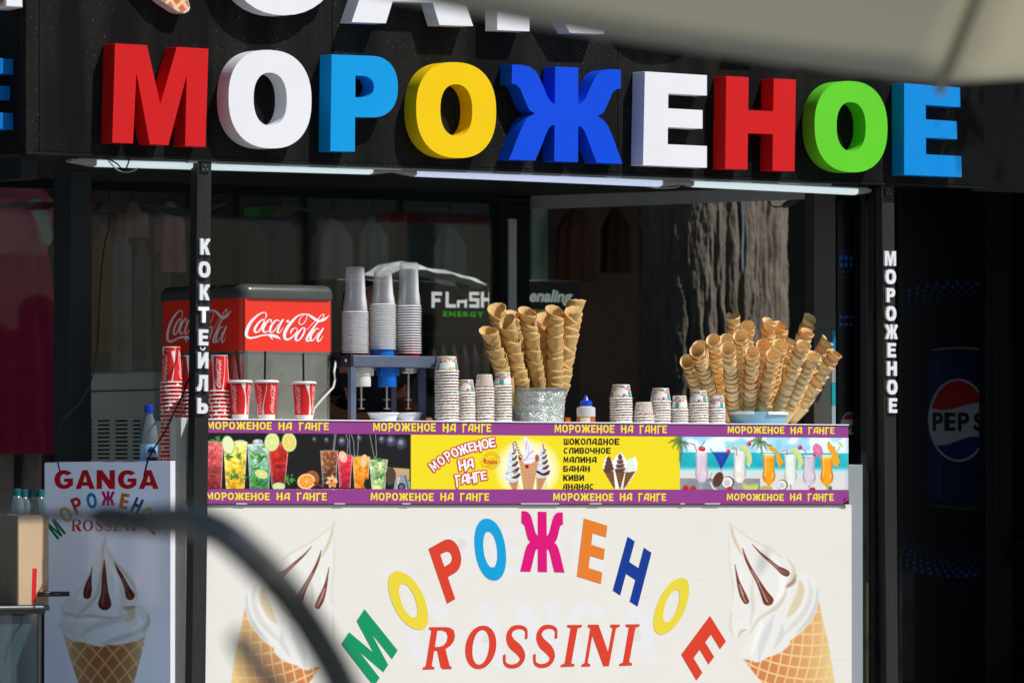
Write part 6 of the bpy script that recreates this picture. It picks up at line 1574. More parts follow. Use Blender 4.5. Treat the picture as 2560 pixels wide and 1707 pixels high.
MB().lathe([(Rb0 * .96, .003), (Rb1 * .93, hb * .93)], 48).build('bucket_wall', clear_plastic('bucket_plastic', (190, 200, 198), .35), bk, loc=(0, 0, 0))

# ---- pale wafer cones in blue tub
RWF = mm(18.6); HWF = .085
FM = [cone_mesh('wafer_cone', RWF * random.uniform(.95, 1.05), .0155, HWF, (M_WF if s % 4 else M_WF2), 40 + s, roll=.12 if s % 3 else .6, ragged=.0006, n=34, nv=7, th=.0010) for s in range(12)]
def c5w(x, y): return 1680 + x / 5.058, 760 + y / 5.058
YT = .20
wf = [((770, 150), (860, 1000), .36, 'the highest pale stack'), ((522, 450), (705, 1480), .26, 'a stack in the left part of the bundle'), ((318, 585), (600, 1500), .14, 'the front left stack with a bright mouth'),
      ((960, 275), (950, 1000), .34, 'a stack behind the middle'), ((868, 405), (880, 1200), .25, 'the middle stack of the second row'), ((712, 560), (800, 1560), .10, 'the front stack with a straight lean'),
      ((1235, 228), (1100, 1100), .32, 'the tall stack behind the middle right'), ((1382, 285), (1240, 1100), .36, 'the small stack at the back right'), ((1018, 605), (960, 1560), .09, 'the front middle stack with a wide round mouth'),
      ((1285, 640), (1090, 1580), .10, 'the front stack with an orange mouth'), ((1368, 515), (1180, 1400), .22, 'a stack right of the middle'), ((1745, 190), (1330, 1250), .30, 'the tall leaning stack at the right'),
      ((1712, 355), (1290, 1350), .22, 'the open-mouthed stack leaning right'), ((1665, 520), (1240, 1580), .10, 'the front stack leaning right'), ((1790, 650), (1380, 1580), .12, 'the right front stack'),
      ((1965, 460), (1480, 1280), .28, 'the fan-like stack at the far right'), ((2070, 620), (1450, 1620), .16, 'the lowest leaning stack at the far right'), ((190, 720), (470, 1500), .24, 'the stack at the left edge'),
      ((690, 440), (780, 1200), .33, 'a stack with a dark orange inside'), ((1160, 520), (1050, 1300), .22, 'a stack between two front ones'), ((355, 530), (600, 1300), .34, 'the back left stack'), ((1500, 480), (1200, 1300), .34, 'a stack deep inside the bundle')]
tot2 = 0
for (tx, ty), (bx_, by_), Yc, lb in wf:
    A_ = PY(*c5w(tx, ty), Yc); Yc = Yc - .04; B_ = PY(*c5w(bx_, by_), YT + (Yc - .2) * .6 + .22)
    if B_.z < ZTOP + .045: B_ = A_ + (B_ - A_) * ((A_.z - ZTOP - .045) / (A_.z - B_.z))
    tot2 += cone_stack('wafer_cone', 'ice cream cone', A_, B_, mm(16.6), FM, 'open wafer cone on ' + lb, lb, 'stacked pale wafer cones in the blue tub', HWF, 0, 0, .05)
ct = PY(1898, 1050, .24); tub = thing('blue_tub', 'pale blue oval tub with white clip-on rim under the wafer cones', 'tub', (ct.x, .24, ZTOP))
rt = mm(83); ht = PY(1898, 1034, .12).z - ZTOP
M_TB = mat('pale_blue_plastic', (128, 176, 196), rough=.4); 
def archw(a, j): return (0, (.010 * max(0, math.cos(a + 2.05)) ** 6 if j >= 2 else 0))
MB().lathe([(rt * .88, 0), (rt * .95, ht * .5), (rt * .99, ht), (rt * .94, ht), (rt * .86, .004)], 64, wob=archw, sy=.75, cap0=True, cap1=True).build('tub_body', M_TB, tub, loc=(0, 0, 0))
for a0, a1 in ((-200, -132), (-104, -50)):
    L = [math.radians(a0 + (a1 - a0) * k / 10) for k in range(11)]; vs = []; fs = []
    for a in L:
        for rr, zz in ((rt * .97, ht - .001), (rt * 1.035, ht - .002), (rt * 1.045, ht + .008), (rt * .97, ht + .010)): vs.append((rr * math.cos(a), rr * math.sin(a) * .77, zz))
    for i in range(10):
        for k in range(4): fs.append((i * 4 + k, (i + 1) * 4 + k, (i + 1) * 4 + (k + 1) % 4, i * 4 + (k + 1) % 4))
    fs += [(0, 1, 2, 3), (43, 42, 41, 40)]
    MB().add(vs, fs).build('rim_clip', M_WHITE, tub, loc=(0, 0, 0))
# ---- sauce bottle and flower
c = PY(1465, 1050, .14); R_ = mm(23.5)
sb = thing('sauce_bottle', 'squeeze bottle of caramel sauce with a blue pointed cap, alone on the counter', 'sauce bottle', (c.x, .14, ZTOP))
def hz(y): return PY(1465, y, .14).z - ZTOP
MB().lathe([(R_ * .95, 0), (R_, .004), (R_, hz(1041))], 32, cap0=True).build('sauce', mat('caramel', (176, 92, 20), rough=.3, coat=.4), sb, loc=(0, 0, 0))
MB().lathe([(R_ * 1.01, hz(1041)), (R_ * 1.01, hz(1022)), (R_ * .96, hz(1018)), (R_ * .66, hz(1016)), (R_ * .64, hz(1012))], 32).build('bottle_body', mat('cloudy_plastic', (196, 196, 196), rough=.35), sb, loc=(0, 0, 0))
MB().lathe([(R_ * .66, hz(1015)), (R_ * .68, hz(1004)), (R_ * .62, hz(1003)), (R_ * .36, hz(1000)), (R_ * .22, hz(994)), (R_ * .10, hz(988)), (.001, hz(987))], 32, wob=lambda a, j: (.0006 * math.sin(16 * a) if j < 2 else 0, 0)).build('cap', mat('blue_nozzle', (16, 66, 196), rough=.3, coat=.3), sb, loc=(0, 0, 0))
a0_ = -2.3; L = [a0_ + (k - 6) * .09 for k in range(13)]
MB().add([(R_ * 1.03 * math.cos(a), R_ * 1.03 * math.sin(a), .0) for a in L] + [(R_ * 1.03 * math.cos(a), R_ * 1.03 * math.sin(a), hz(1043)) for a in L], [(i, i + 1, i + 14, i + 13) for i in range(12)]).build('paper_label', mat('cream_label', (224, 212, 176), rough=.6), sb, loc=(0, 0, 0))
c = PY(1419, 1056, .10); fl = MB()
for k in range(26):
    a = random.uniform(0, 6.28); e = random.uniform(.2, 1.3); L3 = mm(random.uniform(8, 13)); d = Vector((math.cos(a) * math.cos(e), math.sin(a) * math.cos(e), math.sin(e))); s_ = d.cross(Vector((0, 0, 1))).normalized() * mm(2.4)
    b0 = Vector((c.x, .10, ZTOP)); p = b0 + d * L3; fl.add([b0 + d * L3 * .2 - s_ * .5, b0 + d * L3 * .2 + s_ * .5, p + s_, p + d * mm(1.5), p - s_], [(0, 1, 2, 3, 4)])
tag(fl.build('marigold', mat('orange_petal', (250, 130, 10), rough=.6)), 'small orange marigold head lying beside the wrapped bucket', 'flower')
# printed price stick at the right end of the counter (blue and teal strip)
ps = thing('plastic_sleeve', 'narrow blue and teal sleeve standing upright behind the right end of the counter', 'sleeve', tuple(PY(2085, 1050, .45)))
for (ya, yb, m_) in ((825, 885, mat('sleeve_blue', (10, 120, 180), rough=.3)), (958, 1012, mat('sleeve_teal', (20, 150, 160), rough=.4)), (1013, 1062, mat('sleeve_pale', (150, 170, 176), rough=.4)), (886, 957, clear_plastic('sleeve_clear', (200, 210, 214), .4, hi=.8))):
    a = PY(2080, ya, .40); b = PY(2089, yb, .40); MB().box(a.x, b.x, .40, .41, b.z + .0006, a.z).build('sleeve_section', m_, ps)
# ================================================================== BEHIND THE KIOSK
# shop front building
bld = thing('shop_building', 'dark glazed shop front behind the kiosk, with a pale door jamb and brownish panels', 'building', (0, 5, 0))
YS = 7.5
M_GLS = mat('shop_glass', (26, 30, 31), rough=.12, spec=.6, vary=.3, vscale=.8)
def wallbox(xa, xb, m, name, ya=60, yb=2200, Y=YS, d=.1, parent=bld):
    a = PY(xa, 900, Y).x; b = PY(xb, 900, Y).x; z1 = PY(xa, ya, Y).z; z0 = max(0.0, PY(xa, yb, Y).z)
    return MB().box(a, b, Y, Y + d, z0, z1).build(name, m, parent)
MB().box(-16, 18, 4.9, 7.7, 3.3, 3.45).build('added_shade_canopy', M_DARK, bld)  # unseen canopy, added to keep the sun off the shop front
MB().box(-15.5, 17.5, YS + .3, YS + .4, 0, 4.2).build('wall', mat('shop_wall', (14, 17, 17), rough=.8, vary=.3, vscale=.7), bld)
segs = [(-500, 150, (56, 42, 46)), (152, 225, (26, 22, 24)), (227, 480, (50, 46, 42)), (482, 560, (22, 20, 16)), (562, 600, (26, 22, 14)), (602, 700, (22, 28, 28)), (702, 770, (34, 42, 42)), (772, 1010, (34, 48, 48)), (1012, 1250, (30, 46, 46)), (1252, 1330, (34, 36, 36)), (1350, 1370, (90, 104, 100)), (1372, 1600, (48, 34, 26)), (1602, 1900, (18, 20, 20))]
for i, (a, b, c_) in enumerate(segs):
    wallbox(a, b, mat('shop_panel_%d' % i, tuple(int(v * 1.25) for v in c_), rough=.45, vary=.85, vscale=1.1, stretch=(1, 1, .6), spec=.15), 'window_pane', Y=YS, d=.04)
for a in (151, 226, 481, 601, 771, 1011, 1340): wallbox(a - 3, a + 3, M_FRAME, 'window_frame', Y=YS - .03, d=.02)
# pale greenish jamb by the centre post
wallbox(1330, 1362, mat('pale_jamb', (120, 140, 134), rough=.5, vary=.3), 'door_jamb', ya=515, yb=1300, Y=YS - .25, d=.05)
# red bunting-like price tags under the beam
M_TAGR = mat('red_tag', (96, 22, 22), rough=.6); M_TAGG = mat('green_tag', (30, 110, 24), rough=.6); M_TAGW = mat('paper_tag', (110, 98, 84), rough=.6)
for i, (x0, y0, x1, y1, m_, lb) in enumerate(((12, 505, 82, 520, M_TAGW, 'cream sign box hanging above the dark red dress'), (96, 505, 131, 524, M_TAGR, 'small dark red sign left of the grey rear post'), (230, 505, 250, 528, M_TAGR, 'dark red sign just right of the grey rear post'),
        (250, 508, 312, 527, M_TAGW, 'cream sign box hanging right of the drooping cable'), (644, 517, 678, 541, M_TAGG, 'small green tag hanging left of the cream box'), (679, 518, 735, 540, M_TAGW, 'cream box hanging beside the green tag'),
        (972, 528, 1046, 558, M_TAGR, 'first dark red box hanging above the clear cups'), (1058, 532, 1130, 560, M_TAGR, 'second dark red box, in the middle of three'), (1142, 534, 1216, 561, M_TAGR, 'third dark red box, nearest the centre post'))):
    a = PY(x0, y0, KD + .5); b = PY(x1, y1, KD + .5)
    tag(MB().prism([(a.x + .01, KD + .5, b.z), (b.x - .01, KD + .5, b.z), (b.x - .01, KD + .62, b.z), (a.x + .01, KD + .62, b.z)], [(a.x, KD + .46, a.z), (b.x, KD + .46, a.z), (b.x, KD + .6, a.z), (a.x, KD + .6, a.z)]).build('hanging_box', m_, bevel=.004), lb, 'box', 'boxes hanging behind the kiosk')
# draped green cloth near the ceiling
dr = MB(); pts = [(350, 510, 6), (400, 522, 14), (450, 530, 22), (500, 526, 14), (560, 512, 5)]
L1 = bez([tuple(PY(x, y, KD + .3)) + (w_,) for x, y, w_ in pts], 6); vs = []
for p in L1: vs += [(p[0], p[1], p[2] + p[3] * MPP * .5), (p[0], p[1] - .03, p[2]), (p[0], p[1], p[2] - p[3] * MPP * .6)]
dr.add(vs, [f_ for i in range(len(L1) - 1) for f_ in ((i * 3, i * 3 + 1, i * 3 + 4, i * 3 + 3), (i * 3 + 1, i * 3 + 2, i * 3 + 5, i * 3 + 4))])
tag(dr.build('cloth_swag', mat('grey_green_cloth', (70, 86, 76), rough=.8, vary=.3)), 'sagging grey-green cloth under the rear beam behind the left post', 'cloth')
dr = MB(); L1 = bez([tuple(PY(x, y, KD + .32)) + (w_,) for x, y, w_ in ((740, 520, 6), (800, 532, 10), (850, 541, 18), (900, 538, 16), (960, 524, 6))], 6); vs = []
for p in L1: vs += [(p[0], p[1], p[2] + p[3] * MPP * .5), (p[0], p[1] - .03, p[2]), (p[0], p[1], p[2] - p[3] * MPP * .6)]
dr.add(vs, [f_ for i in range(len(L1) - 1) for f_ in ((i * 3, i * 3 + 1, i * 3 + 4, i * 3 + 3), (i * 3 + 1, i * 3 + 2, i * 3 + 5, i * 3 + 4))])
tag(dr.build('cloth_swag', mat('tan_cloth', (96, 84, 66), rough=.8, vary=.3)), 'sagging tan cloth under the rear beam, left of the three dark red boxes', 'cloth')
# mannequin in a dark red dress, seen left of the grey post
Ym = 6.9; cm = PY(40, 1300, Ym); man = thing('dressed_mannequin', 'dim mannequin in a long dark red dress left of the grey post', 'mannequin', (cm.x, Ym, 0))
def zm(y): return PY(60, y, Ym).z
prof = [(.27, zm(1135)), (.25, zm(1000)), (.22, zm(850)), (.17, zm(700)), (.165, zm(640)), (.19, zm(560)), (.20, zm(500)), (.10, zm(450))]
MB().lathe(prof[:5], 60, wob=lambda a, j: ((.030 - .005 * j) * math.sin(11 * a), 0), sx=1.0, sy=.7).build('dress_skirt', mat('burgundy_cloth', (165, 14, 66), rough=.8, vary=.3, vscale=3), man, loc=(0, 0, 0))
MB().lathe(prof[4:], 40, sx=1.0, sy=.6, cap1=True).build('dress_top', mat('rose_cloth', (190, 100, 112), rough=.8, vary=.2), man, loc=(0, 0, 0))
MB().tube(bez([(-.02, -.16, zm(500)), (.03, -.17, zm(540)), (.06, -.17, zm(590)), (.05, -.16, zm(612))], 5), [.02] + [.034] * 14 + [.006], 10).build('scarf', mat('pale_green_cloth', (150, 168, 156), rough=.8), man, loc=(0, 0, 0))
for dx in (-.07, .09):
    MB().tube([(dx, 0, zm(1120)), (dx - .01, 0, zm(1250)), (dx, .0, .08), (dx, -.08, .03)], [.05, .055, .035, .03], 12).build('leg', mat('pale_skin', (150, 136, 124), rough=.6), man, loc=(0, 0, 0))
# cloth shapes standing in for blurred street reflections in the shop glass
def garment(x, ya, yb, w_, col, lab, seed, Y=7.15):
    c = PY(x, ya, Y); sc_ = MPP * (DIST + Y * math.cos(TH)) / DIST; r = random.Random(seed)
    H = (yb - ya) * sc_; W = w_ * sc_ / 2; k1, k2 = r.randint(5, 9), r.uniform(0, 6)
    t = thing('reflection_cloth', lab, 'garment', (c.x, Y, c.z), 'cloth-shaped reflections in the shop front')
    prof = [(.02, 0), (W * .55, -.03), (W * .95, -.10), (W, -H * .3), (W * 1.02, -H * .6), (W * 1.1, -H)]
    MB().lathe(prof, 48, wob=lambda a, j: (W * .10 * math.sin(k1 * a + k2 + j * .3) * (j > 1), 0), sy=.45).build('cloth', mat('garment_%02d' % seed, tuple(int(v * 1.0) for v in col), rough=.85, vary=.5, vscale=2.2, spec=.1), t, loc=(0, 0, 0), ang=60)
    MB().tube([(0, 0, -.01), (0, 0, .05), (.02, 0, .08), (0, 0, .10)], .004, 6).build('hanger_hook', M_FRAME, t, loc=(0, 0, 0))
for k, (x, ya, yb, w_, col, lab) in enumerate(((255, 560, 900, 60, (112, 92, 70), 'tan garment shaped as hung cloth, right of the grey rear post'), (300, 570, 980, 66, (120, 122, 116), 'long pale grey garment shaped as hung cloth behind the drooping cable'),
      (352, 600, 940, 60, (92, 96, 98), 'grey garment shaped as hung cloth in the middle of the left opening'), (402, 620, 900, 56, (84, 78, 66), 'olive grey garment shaped as cloth left of the red dispenser'), (425, 505, 690, 84, (150, 118, 108), 'dusty pink garment shaped as cloth, high left of the post'),
      (330, 505, 600, 90, (132, 110, 100), 'rose grey garment shaped as cloth, high behind the cable'), (640, 560, 820, 70, (46, 62, 64), 'dark teal garment shaped as cloth behind the red dispenser'), (700, 560, 800, 60, (40, 56, 60), 'dark blue-green garment shaped as cloth right of the dark teal one'),
      (830, 545, 760, 120, (110, 116, 112), 'wide pale grey garment shaped as cloth above the clear cups'), (930, 540, 700, 90, (98, 112, 106), 'grey-green garment shaped as cloth behind the middle clear cups'), (1120, 560, 760, 110, (84, 108, 104), 'sea-green garment shaped as cloth left of the centre post'), (1440, 520, 720, 120, (66, 46, 36), 'brown garment shaped as cloth right of the centre post'), (1540, 520, 700, 90, (46, 34, 28), 'dark brown garment shaped as cloth left of the tree trunk'))):
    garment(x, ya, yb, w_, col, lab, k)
# ---- black drinks fridges with lettering
YK = 4.2
fr1 = thing('drinks_fridge', 'black drinks fridge with pale FLASH lettering and green ENERGY below', 'fridge', tuple(PY(1075, 1258, YK)))
def fbox(xa, ya, xb, Y, d, name, m, parent, yb=None):
    a = PY(xa, ya, Y); b = PY(xb, ya, Y); return MB().box(a.x, b.x, Y, Y + d, 0.02 if yb is None else PY(xa, yb, Y).z, a.z).build(name, m, parent, bevel=.004)
M_FRB = mat('black_enamel', (13, 14, 15), rough=.35); M_FRG = mat('fridge_glass', (20, 22, 24), rough=.1, vary=.3, vscale=2)
fbox(842, 697, 1246, YK, .6, 'cabinet', M_FRB, fr1)
fbox(860, 830, 1230, YK - .012, .01, 'glass_door', M_FRG, fr1)
M_FT = mat('fridge_white_print', (214, 222, 220), rough=.5); M_FGN = mat('fridge_green_print', (30, 150, 14), rough=.5)
blk = {'F': [[(0, 0), (.3, 0), (.3, .36), (.85, .36), (.85, .58), (.3, .58), (.3, .78), (1, .78), (1, 1), (0, 1)]], 'L': [[(0, 0), (1, 0), (1, .22), (.3, .22), (.3, 1), (0, 1)]],
       'A': [[(0, 0), (.26, 0), (.26, .3), (.74, .3), (.74, 0), (1, 0), (1, .8), (.8, 1), (.2, 1), (0, .8)], [(.26, .5), (.74, .5), (.74, .78), (.26, .78)]],
       'S': [[(0, 0), (1, 0), (1, .6), (.28, .6), (.28, .8), (1, .8), (1, 1), (0, 1), (0, .4), (.72, .4), (.72, .2), (0, .2)]], 'H': [[(0, 0), (.28, 0), (.28, .4), (.72, .4), (.72, 0), (1, 0), (1, 1), (.72, 1), (.72, .62), (.28, .62), (.28, 1), (0, 1)]]}
def c2r(x, y): return 850 + x / 2.735, 570 + y / 2.735
mb = MB()
for ch, xa, xb in (('F', 626, 697), ('L', 722, 792), ('A', 800, 868), ('S', 884, 952), ('H', 964, 1036)):
    a = PY(*c2r(xa, 436), YK - .003); b = PY(*c2r(xb, 545), YK - .003); put_glyph(mb, glyph(ch, blk), [(a.x, YK - .003, a.z), (b.x, YK - .003, a.z), (b.x, YK - .003, b.z), (a.x, YK - .003, b.z)])
mb.build('fridge_lettering', M_FT, fr1)
def ftxt(s, conv, xa, ya, xb, yb, m, Y, parent, bold=.03, shear=0, sp=1.0):
    a = PY(*conv(xa, ya), Y); b = PY(*conv(xb, yb), Y); mb = MB(); put_glyph(mb, text_flat(s, bold, shear, sp), [(a.x, Y, a.z), (b.x, Y, a.z), (b.x, Y, b.z), (a.x, Y, b.z)]); mb.build('fridge_lettering', m, parent)
ftxt('ENERGY', c2r, 706, 568, 982, 610, M_FGN, YK - .003, fr1, .04, 0, 1.35); ftxt('UP', c2r, 1018, 404, 1066, 436, M_FGN, YK - .003, fr1, .04)
for k in range(7):
    x = 1070 + k * 26; a = PY(x, 880, YK - .02)
    MB().lathe([(.028, 0), (.03, .02), (.03, .10), (.012, .14), (.012, .16)], 14, (a.x, YK - .05, a.z - .12)).build('bottle_display', mat('dim_bottle_%d' % (k % 3), [(30, 12, 26), (20, 16, 30), (20, 30, 12)][k % 3], rough=.4), fr1)
fr2 = thing('drinks_fridge', 'second black fridge right of the centre post with slanted pale lettering', 'fridge', tuple(PY(1400, 1258, YK + .15)))
fbox(1262, 698, 1450, YK + .15, .6, 'cabinet', M_FRB, fr2)
ftxt('enaling', c2r, 1296, 420, 1590, 535, mat('fridge_grey_print', (128, 146, 138), rough=.5), YK + .147, fr2, .035, .25)
ftxt('rush', c2r, 1300, 545, 1430, 590, mat('fridge_gold_print', (120, 110, 44), rough=.5), YK + .147, fr2, .03, .25)
# silver-grey folded parasol lying over the first fridge
def c5z(x, y): return 830 + x / 3.733, 640 + y / 3.733
tp = MB(); Lp = [((490, 150), (470, 200)), ((590, 60), (560, 190)), ((640, 48), (650, 200)), ((800, 75), (800, 190)), ((900, 115), (880, 200)), ((1050, 130), (1030, 215)), ((1150, 160), (1120, 240)), ((1240, 185), (1180, 260)), ((1335, 205), (1250, 290)), ((1395, 250), (1340, 305))]
vs = []
for i, (u_, d_) in enumerate(Lp):
    Y_ = YK - .25
    a = PY(*c5z(*u_), Y_); b = PY(*c5z(*d_), Y_ - .06); m1 = (a + b) / 2 + Vector((0, -.05 - .02 * (i % 2), .0)); e_ = a + Vector((0, .14, -.01)); vs += [tuple(e_), tuple(a), tuple(m1), tuple(b), tuple(b + Vector((0, .2, .02)))]
tp.add(vs, [(i * 5 + k, i * 5 + k + 1, i * 5 + k + 6, i * 5 + k + 5) for i in range(len(Lp) - 1) for k in range(4)] + [(i * 5 + 4, i * 5, i * 5 + 5, i * 5 + 9) for i in range(len(Lp) - 1)] + [(0, 1, 2, 3, 4), (49, 48, 47, 46, 45)])
fp_ = thing('folded_parasol', 'silver-grey folded parasol lying across the black fridge behind the clear cups', 'parasol', tuple(PY(1080, 700, YK - .25)))
tp.build('folded_canvas', mat('silver_green_cloth', (206, 216, 210), rough=.35, vary=.6, vscale=9), fp_)
tp = MB(); q1 = [((1140, 250), (1350, 300)), ((1180, 290), (1320, 310)), ((1195, 350), (1290, 330)), ((1212, 405), (1222, 412))]; vs = []
for u_, d_ in q1:
    a = PY(*c5z(*u_), YK - .33); b = PY(*c5z(*d_), YK - .33); vs += [tuple(a), tuple((a + b) / 2 + Vector((0, -.03, 0))), tuple(b), tuple((a + b) / 2 + Vector((0, .06, 0)))]
tp.add(vs, [(i * 4 + k, i * 4 + (k + 1) % 4, i * 4 + 4 + (k + 1) % 4, i * 4 + 4 + k) for i in range(3) for k in range(4)])
tp.build('hanging_flap', mat('dark_teal_cloth', (34, 44, 42), rough=.6, vary=.2), fp_)
# dim person behind the rack, in a black T-shirt
def skin_body(name, verts, edges, radii, m, parent, root=0, sub=2):
    me = bpy.data.meshes.new(name); me.from_pydata(verts, edges, []); o = bpy.data.objects.new(name, me); COL.objects.link(o); o.parent = parent
    me.materials.append(m)
    md = o.modifiers.new('skin', 'SKIN'); md.use_smooth_shade = True
    sk = me.skin_vertices[0].data if me.skin_vertices else None
    if sk is None:
        bm_ = None
    for i, r_ in enumerate(radii):
        me.skin_vertices[0].data[i].radius = r_ if isinstance(r_, tuple) else (r_, r_)
    me.skin_vertices[0].data[root].use_root = True
    s_ = o.modifiers.new('sub', 'SUBSURF'); s_.levels = sub; s_.render_levels = sub
    return o
M_SKIN = mat('tanned_skin', (150, 96, 72), rough=.55); M_TEE = mat('black_cotton', (14, 14, 17), rough=.9); M_HAIR = mat('dark_hair', (20, 15, 13), rough=.6)
Yp = .98
pc = PY(876, 1258, Yp); per = thing('person', 'person in a black T-shirt bending behind the rack of clear cups', 'person', (pc.x, Yp, 0))
def pz(y): return PY(870, y, Yp).z
def dx(px): return (px - 876) * MPP / math.cos(TH)
hz_ = pz(800)
V = [(0, 0, .95), (.0, -.02, 1.1), (0, -.05, pz(985)), (.0, -.07, pz(930)), (-.0, -.08, pz(880)), (-.02, -.10, pz(845)), (-.02, -.12, pz(810)),
     (.15, -.06, pz(925)), (.22, -.02, pz(1000)), (.20, -.16, pz(1042)), (.12, -.32, pz(1052)),
     (-.15, -.06, pz(925)), (-.22, -.02, pz(1000)), (-.16, -.16, pz(1046)), (-.05, -.3, pz(1052)),
     (.09, 0, .88), (.10, .0, .5), (.10, .02, .1), (-.09, 0, .88), (-.10, 0, .5), (-.10, .02, .1)]
E = [(0, 1), (1, 2), (2, 3), (3, 4), (4, 5), (5, 6), (3, 7), (7, 8), (8, 9), (9, 10), (3, 11), (11, 12), (12, 13), (13, 14), (0, 15), (15, 16), (16, 17), (0, 18), (18, 19), (19, 20)]
R = [(.14, .10), (.135, .10), (.15, .11), (.13, .09), (.05, .05), (.05, .05), (.075, .09), (.06, .06), (.042, .042), (.034, .034), (.03, .022), (.06, .06), (.042, .042), (.034, .034), (.03, .022), (.08, .08), (.055, .055), (.04, .04), (.08, .08), (.055, .055), (.04, .04)]
body = skin_body('body', V, E, R, M_SKIN, per)
# head
hd = MB(); hp_ = [(.001, -.125), (.035, -.115), (.055, -.09), (.068, -.05), (.076, 0), (.077, .04), (.066, .085), (.04, .112), (.001, .12)]
hd.lathe(hp_, 24, (-.02, -.13, pz(800) + .03), sy=1.15); head = hd.build('head', M_SKIN, per, loc=(0, 0, 0))
MB().lathe([(.0795, -.03), (.082, .02), (.076, .075), (.048, .115), (.001, .127)], 24, (-.02, -.118, pz(800) + .032), sy=1.18).build('hair', M_HAIR, head, loc=(0, 0, 0))
MB().lathe([(.001, 0), (.012, .004), (.008, .02), (.001, .03)], 10, (-.02, -.222, pz(800) + .01)).build('nose', M_SKIN, head, loc=(0, 0, 0))
for s_ in (-1, 1):
    MB().lathe([(.001, -.006), (.009, 0), (.001, .006)], 10, (-.02 + s_ * .03, -.205, pz(800) + .04)).build('eye', M_WHITE, head, loc=(0, 0, 0))
    MB().lathe([(.001, -.03), (.009, -.01), (.01, .012), (.001, .03)], 10, (-.02 + s_ * .08, -.12, pz(800) + .03), sx=.6).build('ear', M_SKIN, head, loc=(0, 0, 0))
MB().box(-.042, .002, -.212, -.2, pz(800) - .04, pz(800) - .032).build('mouth', mat('lips', (130, 70, 60), rough=.6), head, loc=(0, 0, 0))
sh = skin_body('t_shirt', [V[0], V[1], V[2], V[3], V[7], (.19, -.04, pz(965)), V[11], (-.19, -.04, pz(965))], [(0, 1), (1, 2), (2, 3), (3, 4), (4, 5), (3, 6), (6, 7)], [(.16, .12), (.155, .12), (.165, .125), (.145, .10), (.085, .085), (.075, .075), (.085, .085), (.075, .075)], M_TEE, per)
for s_, V_ in ((1, V[10]), (-1, V[14])):
    for k in range(5):
        bx_ = V_[0] + (k - 2) * .013; L3 = [.035, .05, .055, .052, .04][k]
        thumb = k == (0 if s_ > 0 else 4)
        sx_ = -s_ * .03 if thumb else 0
        MB().tube([(bx_, V_[1] + .01, V_[2]), (bx_ + sx_ * .6, V_[1] - L3 * .5, V_[2] + .004), (bx_ + sx_, V_[1] - L3, V_[2] - .012)], [.009, .0085, .006], 8).build('finger', M_SKIN, per, loc=(0, 0, 0))
skt = skin_body('trousers', [V[0], V[15], V[16], V[17], V[18], V[19], V[20]], [(0, 1), (1, 2), (2, 3), (0, 4), (4, 5), (5, 6)], [(.15, .11), (.09, .09), (.065, .065), (.055, .055), (.09, .09), (.065, .065), (.055, .055)], M_TEE, per)
for s_ in (-1, 1):
    MB().lathe([(.04, 0), (.045, .02), (.04, .06), (.03, .09)], 16, (s_ * .10, 0, 0), sy=1.0, cap0=True, cap1=True).build('shoe', M_STRAW, per, loc=(0, 0, 0))
